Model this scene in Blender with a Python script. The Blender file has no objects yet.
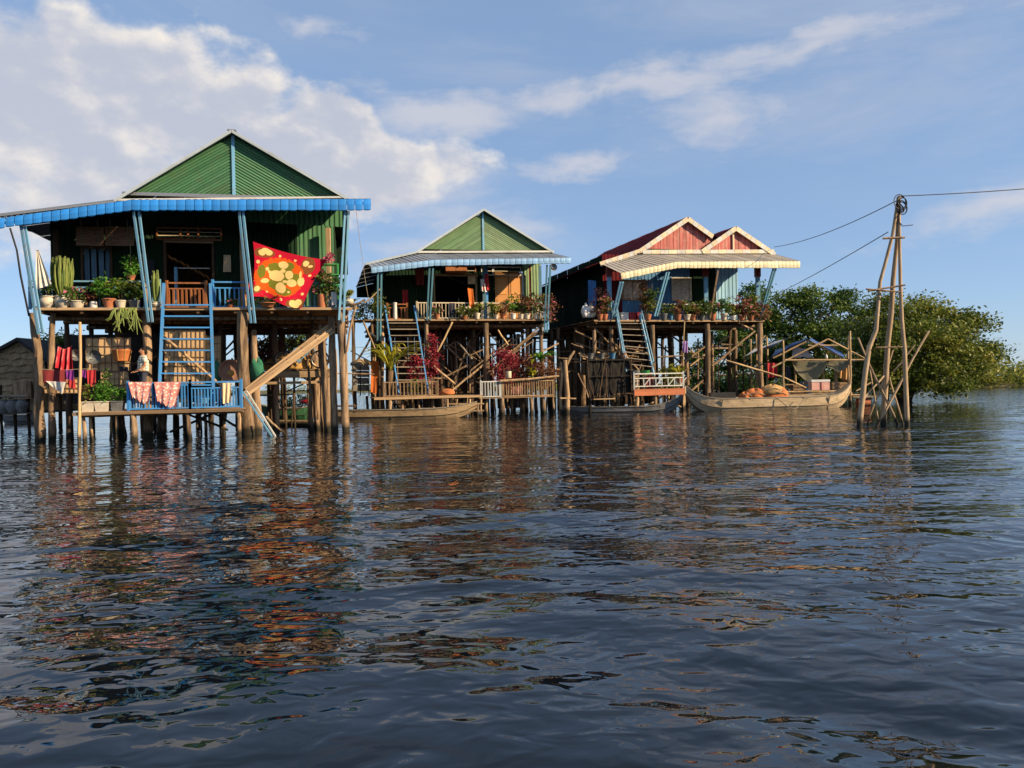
import bpy, bmesh, math, random
import numpy as np
from mathutils import Vector, Matrix, Euler

random.seed(7)
RNG = np.random.default_rng(7)
R = math.radians
V3 = Vector
scene = bpy.context.scene
COL = scene.collection

# ------------------------------------------------------------------ camera
EYE = 1.75
FPX = 770.0
cam_data = bpy.data.cameras.new('camera')
cam_data.sensor_fit = 'HORIZONTAL'
cam_data.sensor_width = 36.0
cam_data.lens = 36.0 * FPX / 1024.0
cam_data.clip_start = 0.1
cam_data.clip_end = 6000
camera = bpy.data.objects.new('camera', cam_data)
COL.objects.link(camera)
PITCH = math.atan(3.0 / FPX)
ROLL = R(1.2)
CAM_M = Matrix.Translation((0, 0, EYE)) @ Matrix.Rotation(R(90) - PITCH, 4, 'X') @ Matrix.Rotation(-ROLL, 4, 'Z')
camera.matrix_world = CAM_M
scene.camera = camera

# ------------------------------------------------------------------ sky
SUN_AZ = R(68)      # to the right of straight-behind the viewer
SUN_EL = R(27)
world = bpy.data.worlds.new('World')
scene.world = world
world.use_nodes = True


VEIL = (2.75, 4.05, 6.2, 1)
CLOUD_LO, CLOUD_HI, CLOUD_THIN = (4.1, 4.3, 5.0, 1), (7.8, 7.1, 6.2, 1), (5.2, 5.1, 5.4, 1)


def build_world():
    nt = world.node_tree
    nt.nodes.clear()
    N = nt.nodes.new
    L = nt.links.new

    def math_(op, a, b=None, c=None, clamp=False):
        n = N('ShaderNodeMath'); n.operation = op; n.use_clamp = clamp
        for i, s in enumerate((a, b, c)):
            if s is None: continue
            if isinstance(s, (int, float)): n.inputs[i].default_value = s
            else: L(s, n.inputs[i])
        return n.outputs[0]

    def ramp(v, lo, hi):
        n = N('ShaderNodeMapRange'); n.interpolation_type = 'SMOOTHSTEP'
        L(v, n.inputs[0]); n.inputs[1].default_value = lo; n.inputs[2].default_value = hi
        return n.outputs[0]
    out = N('ShaderNodeOutputWorld')
    sky = N('ShaderNodeTexSky'); sky.sky_type = 'NISHITA'; sky.sun_disc = False
    sky.sun_elevation = SUN_EL; sky.sun_rotation = math.pi - SUN_AZ
    sky.altitude = 0; sky.air_density = 0.8; sky.dust_density = 0.25; sky.ozone_density = 3.0
    tc = N('ShaderNodeTexCoord')
    sep = N('ShaderNodeSeparateXYZ'); L(tc.outputs['Generated'], sep.inputs[0])
    az = math_('ARCTAN2', sep.outputs[0], sep.outputs[1])
    el = math_('ARCSINE', sep.outputs[2])
    azd = math_('MULTIPLY', az, 57.2958)
    eld = math_('MULTIPLY', el, 57.2958)
    comb = N('ShaderNodeCombineXYZ')
    L(azd, comb.inputs[0]); L(eld, comb.inputs[1])
    P = comb.outputs[0]

    def noise(vec, scale, detail, rough, sx=1, sy=1, off=(0, 0, 0), dist=0.0):
        m = N('ShaderNodeMapping'); L(vec, m.inputs[0])
        m.inputs['Location'].default_value = off
        m.inputs['Scale'].default_value = (sx, sy, 1)
        n = N('ShaderNodeTexNoise'); n.noise_dimensions = '3D'
        L(m.outputs[0], n.inputs['Vector'])
        n.inputs['Scale'].default_value = scale; n.inputs['Detail'].default_value = detail
        n.inputs['Roughness'].default_value = rough; n.inputs['Distortion'].default_value = dist
        return n.outputs[0]

    wa = noise(P, 0.10, 5, 0.6, 1, 1.4, (11.0, 3.0, 0)); wb = noise(P, 0.13, 5, 0.6, 1, 1.4, (2.0, 23.0, 0))
    azw = math_('ADD', azd, math_('MULTIPLY', math_('SUBTRACT', wa, 0.5), 13.0))
    elw = math_('ADD', eld, math_('MULTIPLY', math_('SUBTRACT', wb, 0.5), 6.0))

    def ell(cx, cy, rx, ry, rot=0.0):
        x = math_('SUBTRACT', azw, cx); y = math_('SUBTRACT', elw, cy)
        c, s = math.cos(R(rot)), math.sin(R(rot))
        xr = math_('ADD', math_('MULTIPLY', x, c), math_('MULTIPLY', y, s))
        yr = math_('SUBTRACT', math_('MULTIPLY', y, c), math_('MULTIPLY', x, s))
        d = math_('SQRT', math_('ADD', math_('POWER', math_('DIVIDE', xr, rx), 2.0), math_('POWER', math_('DIVIDE', yr, ry), 2.0)))
        return math_('SUBTRACT', 1.0, d)

    # the banks of cumulus stand where they stood in the sky that day (degrees of azimuth, elevation, half widths, tilt)
    def field(lst):
        o = ell(*lst[0])
        for e in lst[1:]: o = math_('MAXIMUM', o, ell(*e))
        return o
    big = field([(-33, 17, 14, 7.5), (-24, 19.0, 10, 5.4, -22), (-16, 15.5, 9, 4.2, -18), (-12, 18.2, 6, 2.2, -12), (-24, 12, 14, 4.6), (-9, 15.5, 8, 3.4), (-38, 11, 10, 4), (-55, 15, 16, 8), (-80, 18, 14, 7), (75, 14, 18, 6), (120, 20, 20, 8), (-130, 16, 20, 8), (170, 22, 24, 9)])
    thin = field([(-5, 19.4, 10, 2.0, -4), (8, 20.2, 13, 1.6, 6), (22, 21.6, 13, 1.8, 3), (-13.4, 24.2, 3.4, 1.3), (6.5, 15.8, 6.5, 1.1), (-10, 13.5, 12, 3.6), (-6, 10.0, 11, 2.4, 4), (14, 18, 9, 2.6), (40, 22, 12, 2),
                  (33, 10, 8, 1.6), (60, 24, 14, 3), (-60, 28, 14, 3), (100, 30, 20, 4), (-100, 30, 20, 4), (150, 12, 20, 3)])
    wv = N('ShaderNodeTexNoise'); L(P, wv.inputs['Vector']); wv.inputs['Scale'].default_value = 0.11; wv.inputs['Detail'].default_value = 2
    n1 = noise(P, 0.115, 8, 0.55, 1, 1.45, (3.1, 1.7, 0))
    n1s = noise(P, 0.115, 8, 0.55, 1, 1.45, (3.1 + 0.9, 1.7 + 1.3, 0))    # the same field a little nearer the sun
    wide = noise(P, 0.06, 3, 0.5, 1, 1.3, (3.1, 8.7, 0))
    edge = math_('MULTIPLY', math_('SUBTRACT', n1, 0.5), 2.0)
    dens = math_('ADD', math_('MULTIPLY', big, 1.9), math_('MULTIPLY', edge, 1.9))
    cum = ramp(dens, -0.05, 0.75)
    n5 = noise(P, 0.16, 7, 0.6, 0.55, 1.9, (5.0, 14.0, 0), 0.4)
    stra = math_('MULTIPLY', ramp(math_('ADD', math_('MULTIPLY', thin, 0.9), math_('MULTIPLY', math_('SUBTRACT', n5, 0.5), 2.6)), -0.15, 1.1), 0.72)
    n2 = noise(P, 0.075, 6, 0.62, 0.42, 1.6, (7.7, 2.0, 0), 0.6)
    n3 = noise(P, 0.033, 3, 0.5, 0.6, 1.2, (1.0, 9.0, 0))
    cir = math_('MULTIPLY', math_('MULTIPLY', ramp(n2, 0.40, 0.75), ramp(n3, 0.34, 0.62)), 0.42)
    lit = math_('SUBTRACT', n1, n1s)
    rim = math_('MULTIPLY', math_('SUBTRACT', 0.75, dens), 0.10)
    shade = ramp(math_('ADD', math_('ADD', lit, rim), math_('MULTIPLY', math_('SUBTRACT', wide, 0.5), 0.45)), -0.10, 0.19)
    colr = N('ShaderNodeMixRGB')
    L(shade, colr.inputs[0])
    colr.inputs[1].default_value = CLOUD_LO
    colr.inputs[2].default_value = CLOUD_HI
    veil = N('ShaderNodeMixRGB'); veil.inputs[0].default_value = 0.5; L(sky.outputs[0], veil.inputs[1]); veil.inputs[2].default_value = VEIL
    m1 = N('ShaderNodeMixRGB'); L(math_('MAXIMUM', cir, stra), m1.inputs[0]); L(veil.outputs[0], m1.inputs[1])
    m1.inputs[2].default_value = CLOUD_THIN
    m2 = N('ShaderNodeMixRGB'); L(math_('MULTIPLY', cum, 0.9), m2.inputs[0]); L(m1.outputs[0], m2.inputs[1]); L(colr.outputs[0], m2.inputs[2])
    bg = N('ShaderNodeBackground'); L(m2.outputs[0], bg.inputs[0])
    bg.inputs[1].default_value = 0.080
    L(bg.outputs[0], out.inputs[0])


build_world()

# ------------------------------------------------------------------ sun
sun_data = bpy.data.lights.new('sun', 'SUN')
sun_data.energy = 5.0
sun_data.angle = R(0.53)
sun_data.color = (1.0, 0.755, 0.47)
sun = bpy.data.objects.new('sun', sun_data)
COL.objects.link(sun)
SUN_DIR = V3((math.sin(SUN_AZ) * math.cos(SUN_EL), -math.cos(SUN_AZ) * math.cos(SUN_EL), math.sin(SUN_EL)))
sun.rotation_euler = SUN_DIR.to_track_quat('Z', 'Y').to_euler()

# ------------------------------------------------------------------ exposure
scene.view_settings.view_transform = 'Standard'
scene.view_settings.look = 'None'
scene.view_settings.gamma = 1.0
scene.view_settings.use_curve_mapping = False
scene.view_settings.exposure = 0.74
scene.render.engine = 'CYCLES'
scene.cycles.max_bounces = 6
scene.cycles.diffuse_bounces = 3
scene.cycles.glossy_bounces = 3
scene.cycles.transparent_max_bounces = 6
scene.cycles.caustics_reflective = False
scene.cycles.caustics_refractive = False
scene.cycles.use_denoising = True

# ------------------------------------------------------------------ surveying: sight lines to planes of the place
CAM_POS = V3((0, 0, EYE))
CAM_R = CAM_M.to_3x3()


def ray(x, y):
    return (CAM_R @ V3(((x - 512) / FPX, -(y - 384) / FPX, -1.0))).normalized()


def G(x, y, z=0.0):
    d = ray(x, y)
    return CAM_POS + d * ((z - EYE) / d.z)


def W(x, y, Y):
    d = ray(x, y)
    return CAM_POS + d * (Y / d.y)


class Frame:
    def __init__(self, O, deg):
        self.O = V3((O.x, O.y, 0)); a = R(deg)
        self.U = V3((math.cos(a), math.sin(a), 0)); self.V = V3((-math.sin(a), math.cos(a), 0))

    def p(self, u, v, z):
        return self.O + self.U * u + self.V * v + V3((0, 0, z))

    def q(self, x, y, v):
        d = ray(x, y)
        t = ((self.O + self.V * v) - CAM_POS).dot(self.V) / d.dot(self.V)
        return CAM_POS + d * t

    def uz(self, x, y, v):
        w = self.q(x, y, v)
        return (w - self.O).dot(self.U), w.z


# ------------------------------------------------------------------ materials
MATS = {}


def new_mat(name):
    m = bpy.data.materials.new(name); m.use_nodes = True
    MATS[name] = m
    nt = m.node_tree
    return m, nt, nt.nodes['Principled BSDF'], nt.nodes.new, nt.links.new


def rgba(c): return (c[0], c[1], c[2], 1.0)


def surf(name, col, col2=None, rough=0.8, scale=(4, 4, 4), detail=5, contrast=(0.35, 0.7), bump=0.15, rand=0.25, metallic=0.0,
         wet=False, spec=0.35, fine=6.0, dirt=None, dirt_amt=0.5, trans=0.0, dscale=1.7):
    """a weathered surface: two tones mottled along the object's own axes, per-object variation, optional dirt, fine relief"""
    m, nt, b, N, L = new_mat(name)
    tc = N('ShaderNodeTexCoord')
    mp = N('ShaderNodeMapping'); L(tc.outputs['Object'], mp.inputs[0]); mp.inputs['Scale'].default_value = scale
    oi = N('ShaderNodeObjectInfo')
    addv = N('ShaderNodeVectorMath'); addv.operation = 'ADD'; L(mp.outputs[0], addv.inputs[0])
    cx = N('ShaderNodeCombineXYZ'); mm = N('ShaderNodeMath'); mm.operation = 'MULTIPLY'; L(oi.outputs['Random'], mm.inputs[0]); mm.inputs[1].default_value = 60
    for i in range(3): L(mm.outputs[0], cx.inputs[i])
    L(cx.outputs[0], addv.inputs[1])
    n = N('ShaderNodeTexNoise'); L(addv.outputs[0], n.inputs['Vector']); n.inputs['Scale'].default_value = 1.0
    n.inputs['Detail'].default_value = detail; n.inputs['Roughness'].default_value = 0.62
    mr = N('ShaderNodeMapRange'); L(n.outputs[0], mr.inputs[0]); mr.inputs[1].default_value = contrast[0]; mr.inputs[2].default_value = contrast[1]
    mix = N('ShaderNodeMixRGB'); L(mr.outputs[0], mix.inputs[0]); mix.inputs[1].default_value = rgba(col)
    mix.inputs[2].default_value = rgba(col2 if col2 else [c * 0.7 for c in col])
    o = mix.outputs[0]
    if dirt:
        geo = N('ShaderNodeNewGeometry')
        nd = N('ShaderNodeTexNoise'); L(geo.outputs['Position'], nd.inputs['Vector']); nd.inputs['Scale'].default_value = dscale; nd.inputs['Detail'].default_value = 8
        nd.inputs['Roughness'].default_value = 0.7
        md = N('ShaderNodeMapRange'); L(nd.outputs[0], md.inputs[0]); md.inputs[1].default_value = 0.5; md.inputs[2].default_value = 0.72; md.inputs[4].default_value = dirt_amt
        mx = N('ShaderNodeMixRGB'); L(md.outputs[0], mx.inputs[0]); L(o, mx.inputs[1]); mx.inputs[2].default_value = rgba(dirt); o = mx.outputs[0]
    if wet:
        geo = N('ShaderNodeNewGeometry'); sp = N('ShaderNodeSeparateXYZ'); L(geo.outputs['Position'], sp.inputs[0])
        nz = N('ShaderNodeTexNoise'); L(geo.outputs['Position'], nz.inputs['Vector']); nz.inputs['Scale'].default_value = 3.0
        ad = N('ShaderNodeMath'); ad.operation = 'MULTIPLY_ADD'; L(nz.outputs[0], ad.inputs[0]); ad.inputs[1].default_value = -0.3; L(sp.outputs[2], ad.inputs[2])
        mw = N('ShaderNodeMapRange'); L(ad.outputs[0], mw.inputs[0]); mw.inputs[1].default_value = 0.20; mw.inputs[2].default_value = 0.0
        mx = N('ShaderNodeMixRGB'); L(mw.outputs[0], mx.inputs[0]); L(o, mx.inputs[1]); mx.inputs[2].default_value = (0.022, 0.02, 0.013, 1); o = mx.outputs[0]
    hv = N('ShaderNodeHueSaturation'); L(o, hv.inputs['Color'])
    mv = N('ShaderNodeMapRange'); L(oi.outputs['Random'], mv.inputs[0]); mv.inputs[3].default_value = 1 - rand; mv.inputs[4].default_value = 1 + rand
    L(mv.outputs[0], hv.inputs['Value'])
    L(hv.outputs[0], b.inputs['Base Color'])
    b.inputs['Roughness'].default_value = rough
    b.inputs['Metallic'].default_value = metallic
    b.inputs['Specular IOR Level'].default_value = spec
    if bump:
        n2 = N('ShaderNodeTexNoise'); L(addv.outputs[0], n2.inputs['Vector']); n2.inputs['Scale'].default_value = fine; n2.inputs['Detail'].default_value = 4
        bp = N('ShaderNodeBump'); L(n2.outputs[0], bp.inputs['Height']); bp.inputs['Strength'].default_value = bump; bp.inputs['Distance'].default_value = 0.02
        L(bp.outputs[0], b.inputs['Normal'])
    if trans:
        tr = N('ShaderNodeBsdfTranslucent'); L(hv.outputs[0], tr.inputs[0])
        ms = N('ShaderNodeMixShader'); ms.inputs[0].default_value = trans
        L(b.outputs[0], ms.inputs[1]); L(tr.outputs[0], ms.inputs[2]); L(ms.outputs[0], nt.nodes['Material Output'].inputs[0])
    return m


def pair(name, col, col2=None, **k):
    """the same timber or paint for poles (grain in metres) and for unit-cube bars (grain along the bar)"""
    surf(name, col, col2, scale=k.pop('scale', (9, 9, 1.1)), **k)
    surf(name + '_bar', col, col2, scale=(2.0, 2.0, 1.3), **k)


pair('stilt', (0.32, 0.22, 0.135), (0.11, 0.07, 0.042), contrast=(0.4, 0.62), rough=0.9, wet=True, bump=0.8, rand=0.35, dirt=(0.10, 0.075, 0.05))
pair('pale_wood', (0.44, 0.305, 0.175), (0.21, 0.135, 0.075), contrast=(0.4, 0.65), rough=0.85, wet=True, bump=0.35, rand=0.3, dirt=(0.16, 0.11, 0.07))
pair('bamboo', (0.47, 0.33, 0.17), (0.30, 0.195, 0.095), rough=0.6, wet=True, bump=0.25, rand=0.25)
pair('dark_wood', (0.10, 0.062, 0.036), (0.045, 0.028, 0.018), rough=0.9, wet=True, bump=0.4, rand=0.35)
pair('deck_wood', (0.34, 0.225, 0.13), (0.16, 0.105, 0.06), rough=0.9, bump=0.4, rand=0.35, dirt=(0.09, 0.065, 0.045))
pair('grey_wood', (0.34, 0.30, 0.24), (0.17, 0.145, 0.115), rough=0.9, wet=True, bump=0.45, rand=0.2, dirt=(0.10, 0.085, 0.065))
pair('mast_wood', (0.48, 0.36, 0.23), (0.27, 0.19, 0.115), rough=0.85, wet=True, bump=0.35, rand=0.12)
pair('brown_varnish', (0.34, 0.13, 0.045), (0.20, 0.07, 0.025), rough=0.5, bump=0.15, rand=0.15)
pair('orange_board', (0.52, 0.17, 0.075), (0.33, 0.11, 0.055), rough=0.8, bump=0.2, rand=0.12, dirt=(0.16, 0.09, 0.06))
pair('blue_paint', (0.055, 0.27, 0.62), (0.045, 0.19, 0.45), rough=0.55, bump=0.12, rand=0.15, dirt=(0.20, 0.19, 0.17), dirt_amt=0.65, dscale=5.0, contrast=(0.4, 0.75))
pair('pale_blue', (0.16, 0.40, 0.62), (0.12, 0.28, 0.42), rough=0.6, bump=0.12, rand=0.18, dirt=(0.22, 0.19, 0.15), dirt_amt=0.7, dscale=5.0)
pair('teal_paint', (0.10, 0.30, 0.42), (0.08, 0.20, 0.27), rough=0.6, bump=0.12, rand=0.18, dirt=(0.16, 0.15, 0.12), dirt_amt=0.6)
pair('cream_paint', (0.68, 0.60, 0.45), (0.50, 0.41, 0.28), rough=0.65, bump=0.12, rand=0.12, dirt=(0.25, 0.17, 0.1), dirt_amt=0.5)
pair('white_paint', (0.58, 0.59, 0.56), (0.40, 0.42, 0.41), rough=0.65, bump=0.1, rand=0.12, dirt=(0.24, 0.2, 0.16), dirt_amt=0.6)
pair('trim_paint', (0.42, 0.50, 0.56), (0.30, 0.36, 0.41), rough=0.6, bump=0.1, rand=0.1, dirt=(0.22, 0.2, 0.17), dirt_amt=0.5)
pair('maroon_paint', (0.25, 0.045, 0.04), (0.15, 0.03, 0.028), rough=0.7, bump=0.12, rand=0.15)
pair('black_pipe', (0.025, 0.025, 0.028), rough=0.5, bump=0.05, rand=0.1)
pair('grey_metal', (0.34, 0.36, 0.38), (0.22, 0.23, 0.24), rough=0.4, metallic=0.6, bump=0.05, rand=0.1)


def sheet_mat(name, col, col2, dirt, amt=0.5, rough=0.5, scale=(1.3, 1.3, 0.6), rand=0.17, spec=0.3):
    return surf(name, col, col2, rough=rough, scale=scale, detail=7, contrast=(0.35, 0.75), bump=0.04, rand=rand, dirt=dirt, dirt_amt=amt, spec=spec)


sheet_mat('green_sheet', (0.055, 0.165, 0.08), (0.085, 0.20, 0.105), (0.10, 0.12, 0.06), 0.5)
sheet_mat('olive_sheet', (0.12, 0.225, 0.11), (0.20, 0.30, 0.17), (0.10, 0.11, 0.06), 0.5)
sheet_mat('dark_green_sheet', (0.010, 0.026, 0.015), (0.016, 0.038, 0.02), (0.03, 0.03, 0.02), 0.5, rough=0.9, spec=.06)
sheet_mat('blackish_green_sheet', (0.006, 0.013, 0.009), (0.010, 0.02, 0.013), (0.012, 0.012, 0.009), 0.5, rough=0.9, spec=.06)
sheet_mat('pale_green_sheet', (0.24, 0.36, 0.20), (0.17, 0.27, 0.15), (0.16, 0.15, 0.1), 0.4)
sheet_mat('green_roof', (0.06, 0.12, 0.075), (0.10, 0.15, 0.11), (0.13, 0.13, 0.11), 0.6)
sheet_mat('grey_roof', (0.27, 0.30, 0.33), (0.19, 0.22, 0.25), (0.15, 0.11, 0.08), 0.5)
sheet_mat('cream_roof', (0.46, 0.42, 0.34), (0.36, 0.32, 0.26), (0.2, 0.15, 0.11), 0.5)
sheet_mat('maroon_roof', (0.11, 0.014, 0.02), (0.075, 0.010, 0.015), (0.07, 0.025, 0.025), 0.4, rough=0.85, spec=.08)
sheet_mat('blue_awning', (0.025, 0.24, 0.72), (0.03, 0.20, 0.6), (0.06, 0.16, 0.34), 0.35, rand=0.12)
sheet_mat('pale_blue_awning', (0.24, 0.44, 0.72), (0.20, 0.38, 0.62), (0.25, 0.30, 0.36), 0.4, rand=0.14)
sheet_mat('yellow_awning', (0.72, 0.67, 0.45), (0.66, 0.58, 0.36), (0.42, 0.33, 0.17), 0.4, rand=0.14)
sheet_mat('red_sheet', (0.33, 0.055, 0.05), (0.54, 0.22, 0.18), (0.55, 0.40, 0.34), 0.5, scale=(7, 7, .6), rand=.25)
sheet_mat('lightblue_sheet', (0.22, 0.46, 0.66), (0.30, 0.54, 0.72), (0.28, 0.36, 0.4), 0.4)
sheet_mat('midblue_sheet', (0.05, 0.17, 0.36), (0.06, 0.21, 0.4), (0.06, 0.1, 0.14), 0.4)
sheet_mat('orange_door', (0.62, 0.30, 0.10), (0.52, 0.24, 0.08), (0.3, 0.16, 0.08), 0.45)


def plain(name, col, col2=None, rough=0.7, bump=0.08, rand=0.06, **k):
    return surf(name, col, col2, rough=rough, bump=bump, rand=rand, **k)


plain('terracotta', (0.45, 0.16, 0.07), (0.33, 0.12, 0.06), rough=0.85, dirt=(0.3, 0.2, 0.13))
plain('white_pot', (0.66, 0.60, 0.48), (0.5, 0.44, 0.34), rough=0.6, dirt=(0.28, 0.22, 0.15))
plain('white_plastic', (0.75, 0.75, 0.73), (0.62, 0.62, 0.6), rough=0.45)
plain('blue_pot', (0.09, 0.25, 0.42), (0.07, 0.18, 0.3), rough=0.5)
plain('grey_pot', (0.16, 0.17, 0.17), (0.1, 0.1, 0.1), rough=0.6)
plain('red_plastic', (0.42, 0.02, 0.035), (0.27, 0.015, 0.025), rough=0.4)
plain('green_plastic', (0.06, 0.36, 0.10), (0.04, 0.26, 0.07), rough=0.45)
plain('net_green', (0.03, 0.20, 0.12), (0.02, 0.10, 0.06), rough=0.8, scale=(30, 30, 30), bump=0.5)
plain('orange_net', (0.60, 0.20, 0.06), (0.38, 0.11, 0.04), rough=0.95, scale=(26, 26, 26), bump=0.8, fine=3)
plain('ochre_net', (0.52, 0.32, 0.13), (0.34, 0.19, 0.08), rough=0.95, scale=(26, 26, 26), bump=0.8, fine=3)
plain('straw', (0.55, 0.33, 0.10), (0.36, 0.2, 0.06), rough=0.95, scale=(24, 24, 24), bump=0.8, fine=3)
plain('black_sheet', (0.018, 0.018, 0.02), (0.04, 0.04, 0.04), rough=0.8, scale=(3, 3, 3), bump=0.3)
plain('blue_tarp', (0.035, 0.085, 0.26), (0.05, 0.12, 0.33), rough=0.5, scale=(3, 3, 3), bump=0.2)
plain('white_tarp', (0.52, 0.55, 0.60), (0.40, 0.43, 0.48), rough=0.6, scale=(3, 3, 3), bump=0.2)
plain('net_grey', (0.28, 0.26, 0.17), (0.18, 0.17, 0.11), rough=0.95, scale=(18, 18, 18), bump=0.4, trans=0.35)
plain('thatch', (0.40, 0.29, 0.17), (0.22, 0.155, 0.09), rough=1.0, scale=(14, 14, 3), bump=0.8, fine=4, rand=0.2)
plain('woven', (0.60, 0.42, 0.23), (0.44, 0.28, 0.14), rough=0.85, scale=(20, 20, 20), bump=0.3)
plain('wicker', (0.40, 0.22, 0.15), (0.24, 0.12, 0.08), rough=0.9, scale=(30, 30, 12), bump=0.8, fine=3)
plain('curtain_blue', (0.16, 0.28, 0.40), (0.12, 0.2, 0.3), rough=0.9)
plain('pink_cooler', (0.78, 0.45, 0.36), (0.62, 0.3, 0.24), rough=0.5)
plain('cloth_white', (0.74, 0.72, 0.67), (0.6, 0.58, 0.53), rough=0.95, trans=0.2)
plain('cloth_maroon', (0.24, 0.035, 0.035), (0.16, 0.02, 0.025), rough=0.95)
plain('cloth_purple', (0.20, 0.03, 0.24), (0.14, 0.02, 0.17), rough=0.95)
plain('cloth_lilac', (0.40, 0.26, 0.52), (0.3, 0.18, 0.4), rough=0.95)
plain('cloth_red', (0.42, 0.03, 0.04), (0.3, 0.025, 0.03), rough=0.95)
plain('cloth_orange', (0.60, 0.16, 0.03), (0.46, 0.11, 0.02), rough=0.95)
plain('cloth_dark', (0.03, 0.03, 0.045), (0.05, 0.05, 0.07), rough=0.95)
plain('cloth_blue', (0.10, 0.28, 0.62), (0.07, 0.2, 0.46), rough=0.95)
plain('cloth_cream', (0.72, 0.56, 0.36), (0.58, 0.44, 0.28), rough=0.95)
plain('pan_metal', (0.16, 0.17, 0.17), (0.10, 0.105, 0.105), rough=0.5, metallic=0.3)
plain('skin', (0.42, 0.20, 0.11), (0.38, 0.18, 0.10), rough=0.6)
plain('hair', (0.012, 0.010, 0.009), rough=0.6)
plain('trousers', (0.05, 0.055, 0.08), rough=0.9)
plain('rope', (0.30, 0.25, 0.17), rough=0.9)
plain('cable', (0.015, 0.015, 0.017), rough=0.6)
plain('soil', (0.08, 0.055, 0.035), rough=1.0)
plain('earth', (0.14, 0.12, 0.06), (0.09, 0.10, 0.04), rough=1.0, scale=(0.5, 0.5, 0.5))
plain('boat_green', (0.03, 0.12, 0.05), (0.02, 0.08, 0.035), rough=0.7)
plain('charred', (0.010, 0.009, 0.008), (0.02, 0.017, 0.014), rough=0.9, bump=0.4)
plain('boat_wood', (0.52, 0.41, 0.27), (0.31, 0.23, 0.14), rough=0.9, scale=(1.0, 6, 9), bump=0.5, dirt=(0.13, 0.10, 0.07), dirt_amt=0.7)
plain('boat_ochre', (0.46, 0.33, 0.19), (0.28, 0.19, 0.10), rough=0.85, scale=(1.0, 6, 9), bump=0.5, dirt=(0.17, 0.12, 0.07), dirt_amt=0.7)
plain('boat_grey', (0.20, 0.20, 0.20), (0.11, 0.11, 0.11), rough=0.85, scale=(1.0, 6, 9), bump=0.5, dirt=(0.07, 0.06, 0.05), dirt_amt=0.7)
plain('jar', (0.20, 0.21, 0.21), (0.12, 0.12, 0.12), rough=0.55)
plain('tyre', (0.016, 0.016, 0.016), rough=0.8)
plain('picture', (0.45, 0.28, 0.2), (0.7, 0.62, 0.5), rough=0.5, scale=(6, 6, 6))


def leaf_mat(name, a, b, c, trans=0.35, rough=0.55):
    m, nt, p, N, L = new_mat(name)
    at = N('ShaderNodeAttribute'); at.attribute_name = 'tone'
    cr = N('ShaderNodeValToRGB'); L(at.outputs['Fac'], cr.inputs[0])
    e = cr.color_ramp.elements
    e[0].position = 0.0; e[0].color = rgba(a); e[1].position = 1.0; e[1].color = rgba(c)
    k = e.new(0.55); k.color = rgba(b)
    L(cr.outputs[0], p.inputs['Base Color']); p.inputs['Roughness'].default_value = rough; p.inputs['Specular IOR Level'].default_value = 0.3
    t = N('ShaderNodeBsdfTranslucent'); L(cr.outputs[0], t.inputs[0])
    ms = N('ShaderNodeMixShader'); ms.inputs[0].default_value = trans
    L(p.outputs[0], ms.inputs[1]); L(t.outputs[0], ms.inputs[2]); L(ms.outputs[0], nt.nodes['Material Output'].inputs[0])
    return m


leaf_mat('leaf', (0.03, 0.08, 0.014), (0.075, 0.16, 0.03), (0.16, 0.24, 0.05))
leaf_mat('leaf_dark', (0.028, 0.065, 0.013), (0.075, 0.14, 0.026), (0.16, 0.22, 0.042))
leaf_mat('leaf_olive', (0.06, 0.095, 0.016), (0.15, 0.19, 0.03), (0.31, 0.30, 0.055))
leaf_mat('leaf_bright', (0.05, 0.16, 0.02), (0.09, 0.25, 0.03), (0.16, 0.34, 0.05))
leaf_mat('leaf_yellow', (0.16, 0.20, 0.02), (0.34, 0.34, 0.03), (0.52, 0.46, 0.05))
leaf_mat('leaf_red', (0.16, 0.02, 0.03), (0.32, 0.04, 0.06), (0.46, 0.07, 0.10))
leaf_mat('leaf_maroon', (0.06, 0.02, 0.025), (0.15, 0.05, 0.04), (0.27, 0.12, 0.06))
leaf_mat('leaf_rust', (0.13, 0.05, 0.03), (0.27, 0.13, 0.07), (0.42, 0.25, 0.13))
leaf_mat('petal_pink', (0.45, 0.08, 0.16), (0.6, 0.14, 0.25), (0.75, 0.3, 0.38))
leaf_mat('petal_white', (0.6, 0.55, 0.45), (0.7, 0.66, 0.55), (0.8, 0.76, 0.66))
leaf_mat('cactus', (0.09, 0.14, 0.03), (0.14, 0.19, 0.04), (0.2, 0.24, 0.06), trans=0.05)
pair('bark', (0.20, 0.13, 0.075), (0.10, 0.065, 0.04), rough=0.95, wet=True, bump=0.6)


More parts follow.
